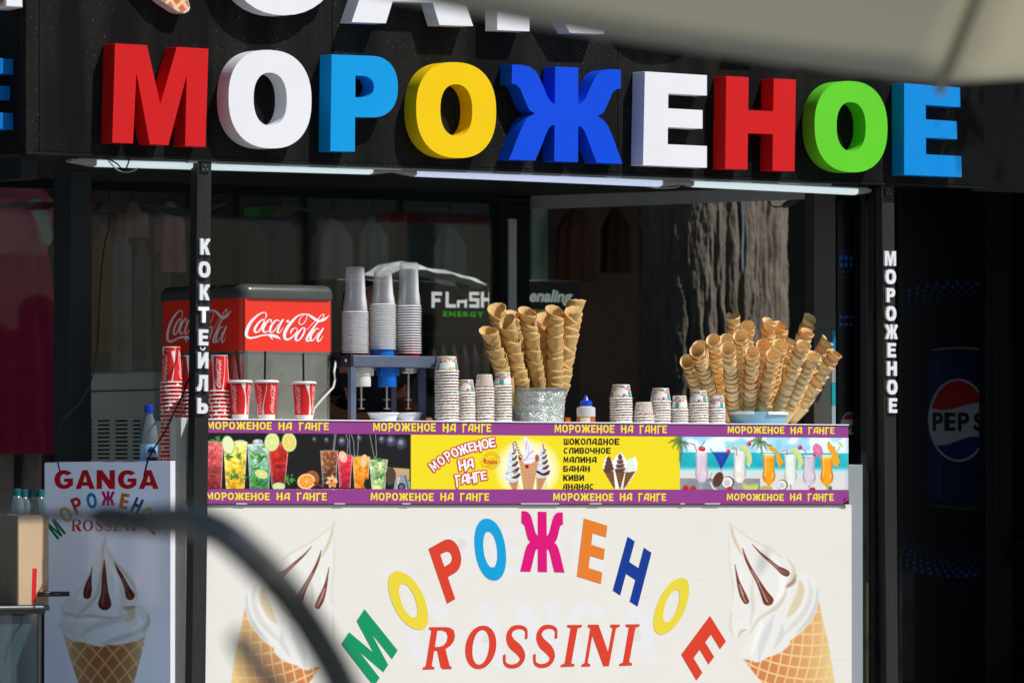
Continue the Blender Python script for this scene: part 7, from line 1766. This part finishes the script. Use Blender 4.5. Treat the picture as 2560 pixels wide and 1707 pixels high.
# ---- tree trunk with deep bark
def tree(xa, xb, Y, label):
    cl = PY((xa + xb) / 2, 1258, Y); Rt_ = (xb - xa) / 2 * MPP * (DIST + Y * math.cos(TH)) / DIST
    t = thing('tree', label, 'tree', (cl.x, Y, 0))
    na, nz_ = 560, 420; z = np.linspace(-.02, 3.8, nz_)[:, None]; a = np.linspace(0, 2 * np.pi, na, endpoint=False)[None, :]
    r = np.random.default_rng(3)
    # bark: wandering vertical ridges, broken across
    def vn(sa, sz, seed):
        rr = np.random.default_rng(seed); G_ = rr.random((int(3.9 / sz) + 3, sa)); fa = (a / (2 * np.pi) * sa) * np.ones_like(z); fz_ = (z + .02) / sz * np.ones_like(a)
        ia = fa.astype(int); iz = fz_.astype(int); ta = fa - ia; tz = fz_ - iz; ta = ta * ta * (3 - 2 * ta); tz = tz * tz * (3 - 2 * tz)
        return (G_[iz, ia % sa] * (1 - ta) + G_[iz, (ia + 1) % sa] * ta) * (1 - tz) + (G_[iz + 1, ia % sa] * (1 - ta) + G_[iz + 1, (ia + 1) % sa] * ta) * tz
    def vn2(aa, sa, sz, seed):
        rr = np.random.default_rng(seed); G_ = rr.random((int(3.9 / sz) + 3, sa)); fa = aa / (2 * np.pi) * sa; fz_ = (z + .02) / sz * np.ones_like(fa)
        ia = fa.astype(int); iz = fz_.astype(int); ta = fa - ia; tz = fz_ - iz; ta = ta * ta * (3 - 2 * ta); tz = tz * tz * (3 - 2 * tz)
        return (G_[iz, ia % sa] * (1 - ta) + G_[iz, (ia + 1) % sa] * ta) * (1 - tz) + (G_[iz + 1, ia % sa] * (1 - ta) + G_[iz + 1, (ia + 1) % sa] * ta) * tz
    warp = (vn(16, .28, 1) - .5) * 1.0 + (vn(30, .12, 2) - .5) * .45
    def rdg(n_): return 1 - np.abs(2 * n_ - 1) * 1.0
    a0_ = a; a = a + warp * .07
    a = np.mod(a, 2 * np.pi)
    ridge = 1.0 * vn2(a, 64, .55, 7) + .85 * vn2(a, 110, .30, 8) + .5 * vn2(a, 170, .12, 9)
    ridge = np.clip((ridge - .72) / .85, 0, 1)
    a = a0_
    ridge += .22 * vn(190, .07, 5) + .16 * vn(420, .02, 6)
    rad = Rt_ * (1 + .10 * np.exp(-np.maximum(z, 0) * 2.2)) * (1 + .03 * np.sin(2 * a + z * .5)) - .018 + .034 * ridge - .008 * (z - 1)
    X = rad * np.cos(a); Yv = rad * np.sin(a); Z = z * np.ones_like(a)
    co = np.stack([X, Yv, Z], -1).reshape(-1, 3).astype(np.float32)
    idx = np.arange(na * nz_).reshape(nz_, na); nx = np.roll(idx, -1, 1)
    q_ = np.stack([idx[:-1], nx[:-1], nx[1:], idx[1:]], -1).reshape(-1, 4)
    me = bpy.data.meshes.new('trunk'); me.vertices.add(len(co)); me.vertices.foreach_set('co', co.ravel()); me.loops.add(q_.size); me.loops.foreach_set('vertex_index', q_.ravel().astype(np.int32))
    me.polygons.add(len(q_)); me.polygons.foreach_set('loop_start', np.arange(0, q_.size, 4, dtype=np.int32)); me.update(calc_edges=True); me.polygons.foreach_set('use_smooth', [True] * len(q_))
    link('trunk', me, mat('bark', (112, 104, 93), rough=.9, vary=.35, vscale=14, stretch=(1, 1, .4), bump=.6, bscale=70), t, (0, 0, 0))
    for k in range(5):
        aa = k * 1.3; MB().tube([(0, 0, 3.6), (math.cos(aa) * .35, math.sin(aa) * .35, 4.3), (math.cos(aa) * .9, math.sin(aa) * .9, 5.2)], [Rt_ * .5, Rt_ * .3, .05], 10).build('limb', MATS['bark'], t, loc=(0, 0, 0))
    nl = 9000; cr = MB(); rr = np.random.default_rng(9); vs = np.zeros((nl, 4, 3))
    cen = np.array([(math.cos(k * 2.4) * (1.0 + .15 * (k % 3)), math.sin(k * 2.4) * (1.0 + .12 * (k % 4)), 5.2 + .34 * (k % 6)) for k in range(16)])
    ci = rr.integers(0, 16, nl); p = cen[ci] + rr.normal(0, .36, (nl, 3)); d1 = rr.normal(0, 1, (nl, 3)); d1 /= np.linalg.norm(d1, axis=1)[:, None]; d2 = rr.normal(0, 1, (nl, 3)); d2 /= np.linalg.norm(d2, axis=1)[:, None]
    for k, (u_, w_) in enumerate(((-1, 0), (0, -.5), (1, 0), (0, .5))): vs[:, k] = p + d1 * .06 * u_ + d2 * .06 * w_
    me = bpy.data.meshes.new('crown'); me.from_pydata(vs.reshape(-1, 3).tolist(), [], np.arange(nl * 4).reshape(-1, 4).tolist()); o_ = link('crown', me, mat('leaf', (58, 86, 36), rough=.6, vary=.3), t, (0, 0, 0)); o_['kind'] = 'stuff'
    return t, cl, Rt_
tree_o, tcl, trr = tree(1590, 1980, 4.1, 'thick tree trunk with deeply furrowed bark, standing behind the kiosk on the right')
for j_, (xt, xb) in enumerate(((1852, 1868), (1890, 1880))):
    pts = [tuple(PY(xt + (xb - xt) * k / 6 + 3 * math.sin(k * 2 + j_), 480 + k * 80, 4.1 - trr * .96)) for k in range(7)]
    cable('grey_wire', pts, .006, ('pale blue wire running up the sunlit bark', 'thin greenish wire crossing the bark beside the pale blue one')[j_], mat(('pale_wire', 'green_wire')[j_], ((120, 140, 156), (50, 66, 58))[j_], rough=.6))
# grey sensor hanging from the side beam
sp_ = PY(1972, 505, 1.2)
se = thing('ceiling_sensor', 'small grey tube-shaped sensor hanging under the side beam above the bark', 'sensor', tuple(sp_))
d_ = (PY(1993, 497, 1.2) - PY(1958, 516, 1.2)); p0 = PY(1958, 516, 1.2)
MB().tube([tuple(p0), tuple(p0 + d_ * .25), tuple(p0 + d_)], [.010, .014, .013], 14).build('sensor_body', M_GREYL, se)
MB().tube(bez([tuple(PY(1955, 516, 1.2)), tuple(PY(1935, 517, 1.2)), tuple(PY(1922, 505, 1.2)), tuple(PY(1925, 490, 1.2))], 5), .003, 6).build('sensor_wire', M_WIRE, se)

# ---- blue-black drinks machines on the right
YP2 = 1.25
pf = thing('vending_machine', 'tall dark blue drinks machine with a large printed can, right of the right post', 'vending machine', tuple(PY(2360, 1258, YP2)))
K = Canvas(2255, 480, 2465, 1700, .5, (5, 7, 12))
for k in range(14):
    for rr_, yy, sg in ((0, 0, 1),):
        pass
def ringdots(cx, cy, r0, a0, a1, n_, rings, col, up):
    for j in range(rings):
        for i in range(n_):
            a = math.radians(a0 + (a1 - a0) * (i + .5 * (j % 2)) / n_); r_ = r0 - j * 17
            s_ = 5.5 - j * .8
            if s_ > .8: K.ell(cx + r_ * .95 * math.cos(a), cy + up * r_ * .62 * math.sin(a), s_ * .8, s_, col, .85)
for j in range(5):
    K.rib([(2255 + 210 * t / 10, 628 - j * 17 - 58 * math.sin(math.pi * .5 * t / 10) + j * 2) for t in range(11)], [5.5 - j * .9], (24, 66, 140), .7)
    K.rib([(2255 + 210 * t / 10, 1540 - j * 24 + 40 * math.sin(math.pi * .5 * t / 10)) for t in range(11)], [8 - j * 1.4], (20, 74, 170), .75)
ringdots(2400, 860, 250, 195, 330, 22, 5, (16, 54, 126), 1); ringdots(2400, 1290, 240, 30, 165, 24, 6, (18, 58, 132), 1)
K.poly([(2319, 905), (2330, 880), (2465, 880), (2465, 1256), (2335, 1256), (2319, 1240)], (5, 14, 44)); K.rib([(2332, 874), (2400, 868), (2466, 872)], 4, (90, 104, 116), .8); K.rib([(2336, 1262), (2400, 1270), (2466, 1266)], 5, (44, 54, 64), .8)
K.rib([(2345, 900), (2350, 1000), (2348, 1240)], [10, 14, 10], (24, 50, 96), .5, soft=5)
gx, gy, ra, rb = 2396, 1049, 75, 104
K.ell(gx, gy, ra, rb, (104, 112, 120))
def globe(X, Y):
    d = ((X - gx) / (ra - 5)) ** 2 + ((Y - gy) / (rb - 5)) ** 2; w1 = gy - 34 - 9 * np.sin((X - gx) / ra * 2.6 - .2); w2 = gy + 52 - 12 * np.sin((X - gx) / ra * 2.4 + .1)
    o = np.empty(X.shape + (3,)); o[:] = np.array([104, 112, 120]) / 255.; o[(Y < w1)] = np.array([104, 14, 17]) / 255.; o[(Y > w2)] = np.array([6, 18, 62]) / 255.; return o
K.poly([(gx + (ra - 5) * math.cos(k * math.pi / 24), gy + (rb - 5) * math.sin(k * math.pi / 24)) for k in range(48)], globe)
def kmap(Y_):
    def f(X, Y):
        xs = np.array([PY(K.x0 + (K.x1 - K.x0) * k / 8, 1258, Y_).x for k in range(9)]); sc_k = (PY(2360, 1158, Y_).z - PY(2360, 1258, Y_).z) / 100
        return np.interp(X, np.linspace(K.x0, K.x1, 9), xs), np.full_like(X, Y_), EYE + (1258 - Y) * sc_k
    return f
def mbox(xa, xb, ya, Y, d, m, parent, name='cabinet', z0=0.02):
    a = PY(xa, ya, Y); b = PY(xb, ya, Y); return MB().box(a.x, b.x, Y, Y + d, z0, a.z).build(name, m, parent, bevel=.003)
mbox(2246, 2530, 440, YP2 + .01, .6, M_FRB, pf)
K.mesh('printed_front', kmap(YP2), mat('backlit_film', (60, 60, 60), rough=.35, vcol='print'), pf)
mbox(2246, 2255, 450, YP2 - .05, .05, M_FRAME, pf, 'door_frame'); mbox(2465, 2484, 430, YP2 - .05, .05, M_FRAME, pf, 'door_frame'); mbox(2486, 2530, 430, YP2 - .02, .02, mat('frame_dark2', (24, 27, 28), rough=.5), pf, 'door_frame')
MB().tube([tuple(PY(2558, 1355, YP2 - .1)), tuple(PY(2535, 1355, YP2 - .1)), tuple(PY(2520, 1362, YP2 - .06))], [.02, .016, .01], 12).build('handle', M_FRB, pf)
MB().tube([tuple(PY(2558, 1386, YP2 - .1)), tuple(PY(2530, 1386, YP2 - .1)), tuple(PY(2512, 1396, YP2 - .06))], [.02, .018, .01], 12).build('handle', M_FRB, pf)
mb = MB()
PS = {'P': AR['Р'], 'E': AR['Е'], 'S': HV['S']}
for ch, xa, xb in (('P', 2332, 2358), ('E', 2361, 2389), ('P', 2395, 2423), ('S', 2432, 2464)):
    a = PY(xa, 1031, YP2 - .002); b = PY(xb, 1077, YP2 - .002); put_glyph(mb, glyph(ch, PS), [(a.x, YP2 - .002, a.z), (b.x, YP2 - .002, a.z), (b.x, YP2 - .002, b.z), (a.x, YP2 - .002, b.z)])
mb.build('machine_lettering', M_FRB, pf)
mbox(2532, 2700, 300, YP2 + .2, .3, mat('far_pillar', (26, 28, 28), rough=.7), thing('dark_pillar', 'plain very dark pillar at the right edge behind the drinks machine', 'pillar', tuple(PY(2600, 1258, YP2 + .2))), 'pillar_shaft')
# second smaller machine seen between the frames
YQ = .95
pq = thing('vending_machine', 'dark drinks machine with bright blue dots, seen narrowly left of the right post', 'vending machine', tuple(PY(2140, 1258, YQ)))
mbox(2092, 2178, 500, YQ + .004, .18, M_FRB, pq)
K = Canvas(2095, 560, 2150, 1160, .5, (5, 8, 18))
for (y0_, sz) in ((650, 7), (668, 6.4), (635, 4), (685, 4), (700, 3), (800, 7), (818, 7), (785, 4), (835, 4), (848, 3)):
    for k in range(5): K.ell(2103 + k * 13 + (int(y0_) % 2) * 5, y0_, sz * .62, sz * .95, (24, 100, 210), .95 if sz > 6 else .6)
K.ell(2124, 1070, 23, 38, (150, 156, 164)); K.ell(2124, 1070, 21, 36, (160, 166, 172))
K.poly([(2124 + 20 * math.cos(math.radians(a)), 1070 + 35 * math.sin(math.radians(a))) for a in range(190, 361, 10)], (130, 16, 22)); K.poly([(2124 + 20 * math.cos(math.radians(a)), 1070 + 35 * math.sin(math.radians(a))) for a in range(30, 160, 10)], (8, 14, 50))
K.mesh('printed_front', kmap(YQ), MATS['backlit_film'], pq)
mb = MB(); 
for ch, xa, xb in (('P', 2118, 2126), ('S', 2127, 2135)):
    a = PY(xa, 1062, YQ - .002); b = PY(xb, 1080, YQ - .002); put_glyph(mb, glyph(ch, PS), [(a.x, YQ - .002, a.z), (b.x, YQ - .002, a.z), (b.x, YQ - .002, b.z), (a.x, YQ - .002, b.z)])
a = PY(2136, 1062, YQ - .002); b = PY(2138.5, 1080, YQ - .002); mb.add([(a.x, YQ - .002, b.z), (b.x, YQ - .002, b.z), (b.x, YQ - .002, a.z), (a.x, YQ - .002, a.z)], [(0, 1, 2, 3)])
mb.build('machine_lettering', M_FRB, pq)
mbox(2151, 2165, 430, YQ - .06, .05, M_FRAME, pq, 'door_frame')
tag(MB().box(PY(2160, 1458, .9).x, PY(2171, 1458, .9).x, .9, .94, 0.0, PY(2165, 1455, .9).z).build('yellow_bollard_edge', mat('dull_yellow', (70, 66, 26), rough=.7, vary=.3)), 'dull yellow strip of a sack beside the right end of the counter', 'sack')

# ================================================================== LEFT FOREGROUND: cart, box, bottles
YBX = .55
cart = thing('metal_cart', 'metal cart with a tube rail at the lower left, carrying the cardboard box', 'cart', tuple(PY(30, 1520, YBX)))
xa, xb = PY(-140, 1520, YBX).x, PY(110, 1520, YBX).x; zc_ = PY(30, 1511, YBX).z
M_CHR = mat('worn_chrome', (120, 124, 124), rough=.3, metal=.8)
MB().tube([(xa, YBX - .03, zc_ - .012), (xb, YBX - .03, zc_ - .012)], .010, 12).build('rail', M_CHR, cart)
MB().box(xa, xb, YBX - .02, YBX + .35, zc_ - .012, zc_ - .003).build('cart_top', mat('cart_grey', (90, 92, 88), rough=.5, vary=.2), cart)
MB().box(xa, xb, YBX - .01, YBX - .002, zc_ - .035, zc_ - .014).build('cart_apron', mat('cart_tan', (110, 100, 84), rough=.6, vary=.2), cart)
for x_ in (xa + .02, xb - .02):
    for y_ in (YBX, YBX + .32): MB().tube([(x_, y_, 0), (x_, y_, zc_ - .013)], .008, 10).build('leg', M_CHR, cart)
MB().box(xa, xb, YBX, YBX + .34, .10, .11).build('lower_shelf', M_FRAME, cart)
cbx = thing('cardboard_box', 'brown cardboard box with a strip of red tape on the cart', 'box', tuple(PY(60, 1500, YBX)))
bx0_, bx1_ = PY(46, 1400, YBX).x, PY(122, 1400, YBX).x; zb1_ = PY(60, 1287, YBX).z
M_CARD = mat('cardboard', (204, 174, 140), rough=.85, vary=.08, vscale=8, bump=.1, bscale=50); M_CARDD = mat('cardboard_fluted', (140, 130, 112), rough=.9, vary=.15, vscale=40, stretch=(1, 1, .05))
MB().box(bx0_, bx1_, YBX, YBX + .30, zc_ - .002, zb1_).build('box_body', M_CARD, cbx, bevel=.002)
MB().box(bx0_ - .003, bx0_ - .0005, YBX + .004, YBX + .296, zc_, zb1_ - .004).build('fluted_side', M_CARDD, cbx)
a = PY(80, 1420, YBX); b = PY(91, 1505, YBX)
MB().prism([(a.x - .002, YBX - .0008, b.z), (b.x - .003, YBX - .0008, b.z), (b.x - .003, YBX - .0002, b.z), (a.x - .002, YBX - .0002, b.z)], [(a.x + .002, YBX - .0008, a.z), (b.x + .002, YBX - .0008, a.z), (b.x + .002, YBX - .0002, a.z), (a.x + .002, YBX - .0002, a.z)]).build('red_tape', mat('red_tape', (222, 36, 34), rough=.4), cbx)
MB().box(bx0_ - .05, bx0_ - .006, YBX - .0, YBX + .3, zb1_ + .0008, zb1_ + .004).build('box_flap', M_CARD, cbx)
# small black gadget
a = PY(128, 1478, .5); b = PY(175, 1490, .5)
gd = thing('black_gadget', 'flat black gadget with tiny grey marks jutting out right of the cardboard box', 'gadget', tuple(a))
MB().box(a.x - .03, b.x, .5, .56, b.z, a.z).build('gadget_case', mat('gadget_black', (46, 48, 50), rough=.35), gd, bevel=.003)
mb = MB()
for k in range(6): xx = a.x + .014 + k * .005; mb.box(xx, xx + .0028, .4992, .4998, b.z + .007, b.z + .012)
mb.build('tiny_marks', M_GREYL, gd)
# bottles: packs with teal caps
M_TEAL = mat('teal_cap', (12, 96, 100), rough=.35); M_PETD = clear_plastic('bottle_pet', (140, 170, 176), .22, rough=.15, hi=.75)
def bottle_proto(Rb, H):
    t = thing('water_bottle', None, None, (0, 0, 0))
    MB().lathe([(Rb * .9, 0), (Rb, .006), (Rb, H * .70), (Rb * .92, H * .77), (Rb * .5, H * .88), (Rb * .44, H * .93)], 20, cap0=True).build('bottle_body', M_PETD, t, loc=(0, 0, 0))
    MB().lathe([(Rb * .55, H * .90), (Rb * .58, H * .91), (Rb * .55, H * .995), (Rb * .5, H), (.001, H)], 20).build('cap', M_TEAL, t, loc=(0, 0, 0))
    return t
bp0 = bottle_proto(.031, .215); first = True
def put_bottle(x, y, z, lab, grp):
    global first
    o = bp0 if first else copy_tree(bp0); first = False
    o.location = (x, y, z); tag(o, lab, 'bottle', grp)
zbase = zb1_ + .004 - .0
H_ = .215; capz = PY(60, 1221, YBX).z
for r_ in range(2):
    for k in range(4):
        x_ = PY(38, 1240, YBX).x + k * .052 * 1.0; y_ = YBX + .08 + r_ * .066
        pass
hb_ = capz - zbase
def mini(x, y, z, hh, lab, grp):
    t = thing('water_bottle', lab, 'bottle', (x, y, z), grp); R_ = .026
    MB().lathe([(R_, 0), (R_, hh * .45), (R_ * .6, hh * .72), (R_ * .5, hh * .75)], 18, cap0=True).build('bottle_body', M_PETD, t, loc=(0, 0, 0))
    MB().lathe([(R_ * .62, hh * .72), (R_ * .62, hh * .98), (R_ * .56, hh), (.001, hh)], 18).build('cap', M_TEAL, t, loc=(0, 0, 0))
for k, px_ in enumerate((42, 60, 80, 100)):
    p = PY(px_, 1240, YBX + .05 + .02 * k); mini(p.x, YBX + .05 + .02 * k, zb1_ + .0045 if k == 0 else zb1_ + .0005, hb_, ['leftmost', 'second', 'third', 'rightmost'][k] + ' of the four teal-capped water bottles standing on the cardboard box', 'bottles on the cardboard box')
for r_ in range(3):
    for k in range(4):
        put_bottle(xa + .05 + k * .064 + .01, YBX + .04 + r_ * .07, .111, '%s bottle of the %s row in the lower layer of the cart pack' % (['leftmost', 'second', 'third', 'rightmost'][k], ['front', 'middle', 'rear'][r_]), 'bottles packed inside the cart')
for r_ in range(3):
    for k in range(4):
        put_bottle(xa + .05 + k * .064 + .01, YBX + .04 + r_ * .07, .111 + .217, '%s bottle of the %s row in the upper layer of the cart pack' % (['leftmost', 'second', 'third', 'rightmost'][k], ['front', 'middle', 'rear'][r_]), 'upper bottles packed inside the cart')
MB_ = MB().box(xa + .01, xb - .01, YBX + .001, YBX + .004, .12, zc_ - .04)
tag(MB_.build('shrink_film', clear_plastic('shrink_film', (120, 150, 160), .15, rough=.2, hi=.5)), 'dull clear shrink film over the bottles in the cart', 'film')

# ================================================================== FOREGROUND, out of focus
# chair back (dark round tube)
ZC = 9.8
ch = thing('garden_chair', 'blurred dark metal chair with an arched tube back in the near foreground', 'chair', tuple(PD(400, 1290, ZC)))
ch.location.z = 0
M_CH = mat('chair_dark_metal', (76, 77, 73), rough=.45, vary=.1)
arc = [(-60, 1290), (120, 1288), (250, 1288), (380, 1290), (470, 1298), (548, 1325), (640, 1402), (722, 1492), (795, 1600), (850, 1700), (885, 1800), (905, 1950)]
def chd(x): return ZC - .9 + max(0, min(1, (640 - x) / 600)) * 3.8
def chp(pts, z=0): return [tuple(PD(x, y, chd(x) + z)) for i, (x, y) in enumerate(pts)]
ap = bez(chp(arc), 6)
mb = MB().tube(ap, [mm(15) * .37 if i < 12 else (mm(15) + (mm(43) - mm(15)) * min(1, (i - 12) / 12)) * .35 for i in range(len(ap))], 14); mb.build('back_frame', M_CH, ch)
MB().tube(bez(chp([(230, 1290), (330, 1300), (420, 1306), (500, 1312), (560, 1340)], .05), 6), [mm(14) * .37, mm(28) * .37] + [mm(38) * .37] * 20 + [mm(30) * .37] * 3, 14).build('back_rail', mat('chair_black', (14, 15, 14), rough=.5), ch)
MB().tube(bez(chp([(600, 1600), (645, 1665), (700, 1730), (750, 1800), (800, 1900)], -1.6), 6), mm(30) * .27, 12).build('back_slat', M_CH, ch)
p_ = PD(905, 1950, ZC); q_ = PD(-400, 1950, ZC + 3.4)
MB().tube([tuple(PD(-60, 1290, ZC + 3.4)), tuple(PD(-300, 1330, ZC + 3.4)), tuple(PD(-400, 1500, ZC + 3.4)), tuple(q_), (q_.x, q_.y, 0)], .012, 12).build('back_frame', M_CH, ch)
MB().tube([tuple(p_), (p_.x, p_.y, 0)], .012, 12).build('leg', M_CH, ch)
dv = Vector((RT.x, RT.y, 0)); fv = Vector((FW.x, FW.y, 0)).normalized()
A_ = Vector((q_.x, q_.y, .44)); B_ = Vector((p_.x, p_.y, .44))
MB().prism([tuple(A_), tuple(B_), tuple(B_ - fv * .42), tuple(A_ - fv * .42)][::-1], [tuple(v_ + Vector((0, 0, .03))) for v_ in (A_, B_, B_ - fv * .42, A_ - fv * .42)][::-1]).build('seat', M_CH, ch, bevel=.005)
for v_ in (A_, B_): u_ = v_ - fv * .40; MB().tube([(u_.x, u_.y, 0), (u_.x, u_.y, .44)], .012, 12).build('leg', M_CH, ch)
# parasol
ZU = 12.6
Cc = PD(2350, 205, ZU); hC = Cc.z
def level(x, y):
    d = ray(x, y); return CAMLOC + d * ((hC - CAMLOC.z) / d.z)
Aa = level(1090, -2); u1 = (Aa - Cc).normalized(); u2 = (Vector((RT.x, RT.y, 0)) * .5 - Vector((FW.x, FW.y, 0)).normalized() * .86).normalized()
S_ = 2.9
A_ = Cc + u1 * S_; B_ = Cc + u2 * S_; D_ = Cc + (u1 + u2) * S_; O_ = Cc + (u1 + u2) * (S_ / 2) + Vector((0, 0, .62))
um = thing('parasol', 'large blurred beige parasol canopy hanging into the top right of the view', 'parasol', (O_.x, O_.y, 0))
M_CANV = mat('beige_canvas', (208, 205, 190), rough=.9, vary=.05, vscale=3, stretch=(1, 1, 1))
thin_trans(M_CANV, .5, (238, 234, 216))
for P_, Q_ in ((Cc, A_), (A_, D_), (D_, B_), (B_, Cc)):
    n = 14; vs = []; fs = []
    for j in range(n + 1):
        t = j / n
        for i in range(n + 1):
            s = i / n; e = P_ + (Q_ - P_) * s; p = e + (O_ - e) * t; sag = -.05 * math.sin(math.pi * s) * (1 - t) * math.sin(math.pi * min(1, t + .1)) - .02 * math.sin(math.pi * s) * 0
            vs.append((p.x, p.y, p.z + sag))
    W = n + 1; fs = [(j * W + i, j * W + i + 1, (j + 1) * W + i + 1, (j + 1) * W + i) for j in range(n) for i in range(n)]
    o_ = MB().add(vs, fs).build('canopy_panel', M_CANV, um); md = o_.modifiers.new('s', 'SOLIDIFY'); md.thickness = .003
M_RIB = mat('parasol_rib', (150, 140, 120), rough=.5)
for P_ in (Cc, A_, B_, D_): MB().tube([tuple(P_ + Vector((0, 0, -.014))), tuple(O_ + Vector((0, 0, -.03)))], .011, 8).build('rib', M_RIB, um)
MB().tube([(O_.x, O_.y, 0), (O_.x, O_.y, O_.z + .05)], .026, 14).build('pole', M_RIB, um)
MB().lathe([(.25, 0), (.25, .05), (.04, .07)], 24, (O_.x, O_.y, 0), cap0=True).build('base', M_FRAME, um)

# ---- neighbouring dark kiosk at the right, shading the drinks machines
nk = thing('neighbouring_kiosk', 'nearly black neighbouring kiosk fascia at the right edge, under the parasol corner', 'kiosk', (XR + .03, .12, 0))
NX = XR + .03
MB().box(NX, NX + 3, .12, .18, PY(2500, 480, .12).z, ZT - .1).build('fascia_panel', M_DARK, nk)
MB().box(NX, NX + 3, .19, 2.6, ZT - .3, ZT - .2).build('roof', M_DARK, nk)
MB().box(NX + 1.2, NX + 3, .3, 2.4, 0, ZT - .31).build('body', M_DARK, nk)
# ---- added unseen tree on the right; a leaf clump shades the last letter
def shade_tree():
    t = thing('added_shade_tree', 'added unseen tree right of the stall, leaves placed to shade the last letter', 'tree', (5.4, -2.2, 0))
    rr = np.random.default_rng(4); vs = []
    for tgt, dist, sp, n_ in (((PY(2395, 285).x, 0, PY(2395, 285).z), 3.6, .07, 130), ((5.6, -2.6, 5.4), 0, .55, 2500)):
        c_ = np.array(tgt) + np.array(to_sun) * dist - np.array((5.4, -2.2, 0))
        p = c_ + rr.normal(0, sp, (n_, 3)); d1 = rr.normal(0, 1, (n_, 3)); d1 /= np.linalg.norm(d1, axis=1)[:, None]; d2 = rr.normal(0, 1, (n_, 3)); d2 /= np.linalg.norm(d2, axis=1)[:, None]
        q = np.stack([p - d1 * .035, p - d2 * .018, p + d1 * .035, p + d2 * .018], 1); vs.append(q)
    vs = np.concatenate(vs); me = bpy.data.meshes.new('crown'); me.from_pydata(vs.reshape(-1, 3).tolist(), [], np.arange(len(vs) * 4).reshape(-1, 4).tolist())
    o_ = link('crown', me, MATS['leaf'], t, (0, 0, 0)); o_['kind'] = 'stuff'
    MB().tube([(0, 0, 0), (.03, 0, 2), (0, .05, 4.2), (-.1, .3, 6.4)], [.16, .13, .10, .03], 14).build('trunk', MATS['bark'], t, loc=(0, 0, 0))
    for a, b in (((0, .05, 4), tuple(Vector(PY(2395, 285)) + to_sun * 3.6 - Vector((5.4, -2.2, 0)))), ((0, .05, 4), (.8, -.4, 6.2))): MB().tube([a, tuple((Vector(a) + Vector(b)) / 2 + Vector((0, 0, .1))), b], [.03, .02, .008], 10).build('limb', MATS['bark'], t, loc=(0, 0, 0))
shade_tree()
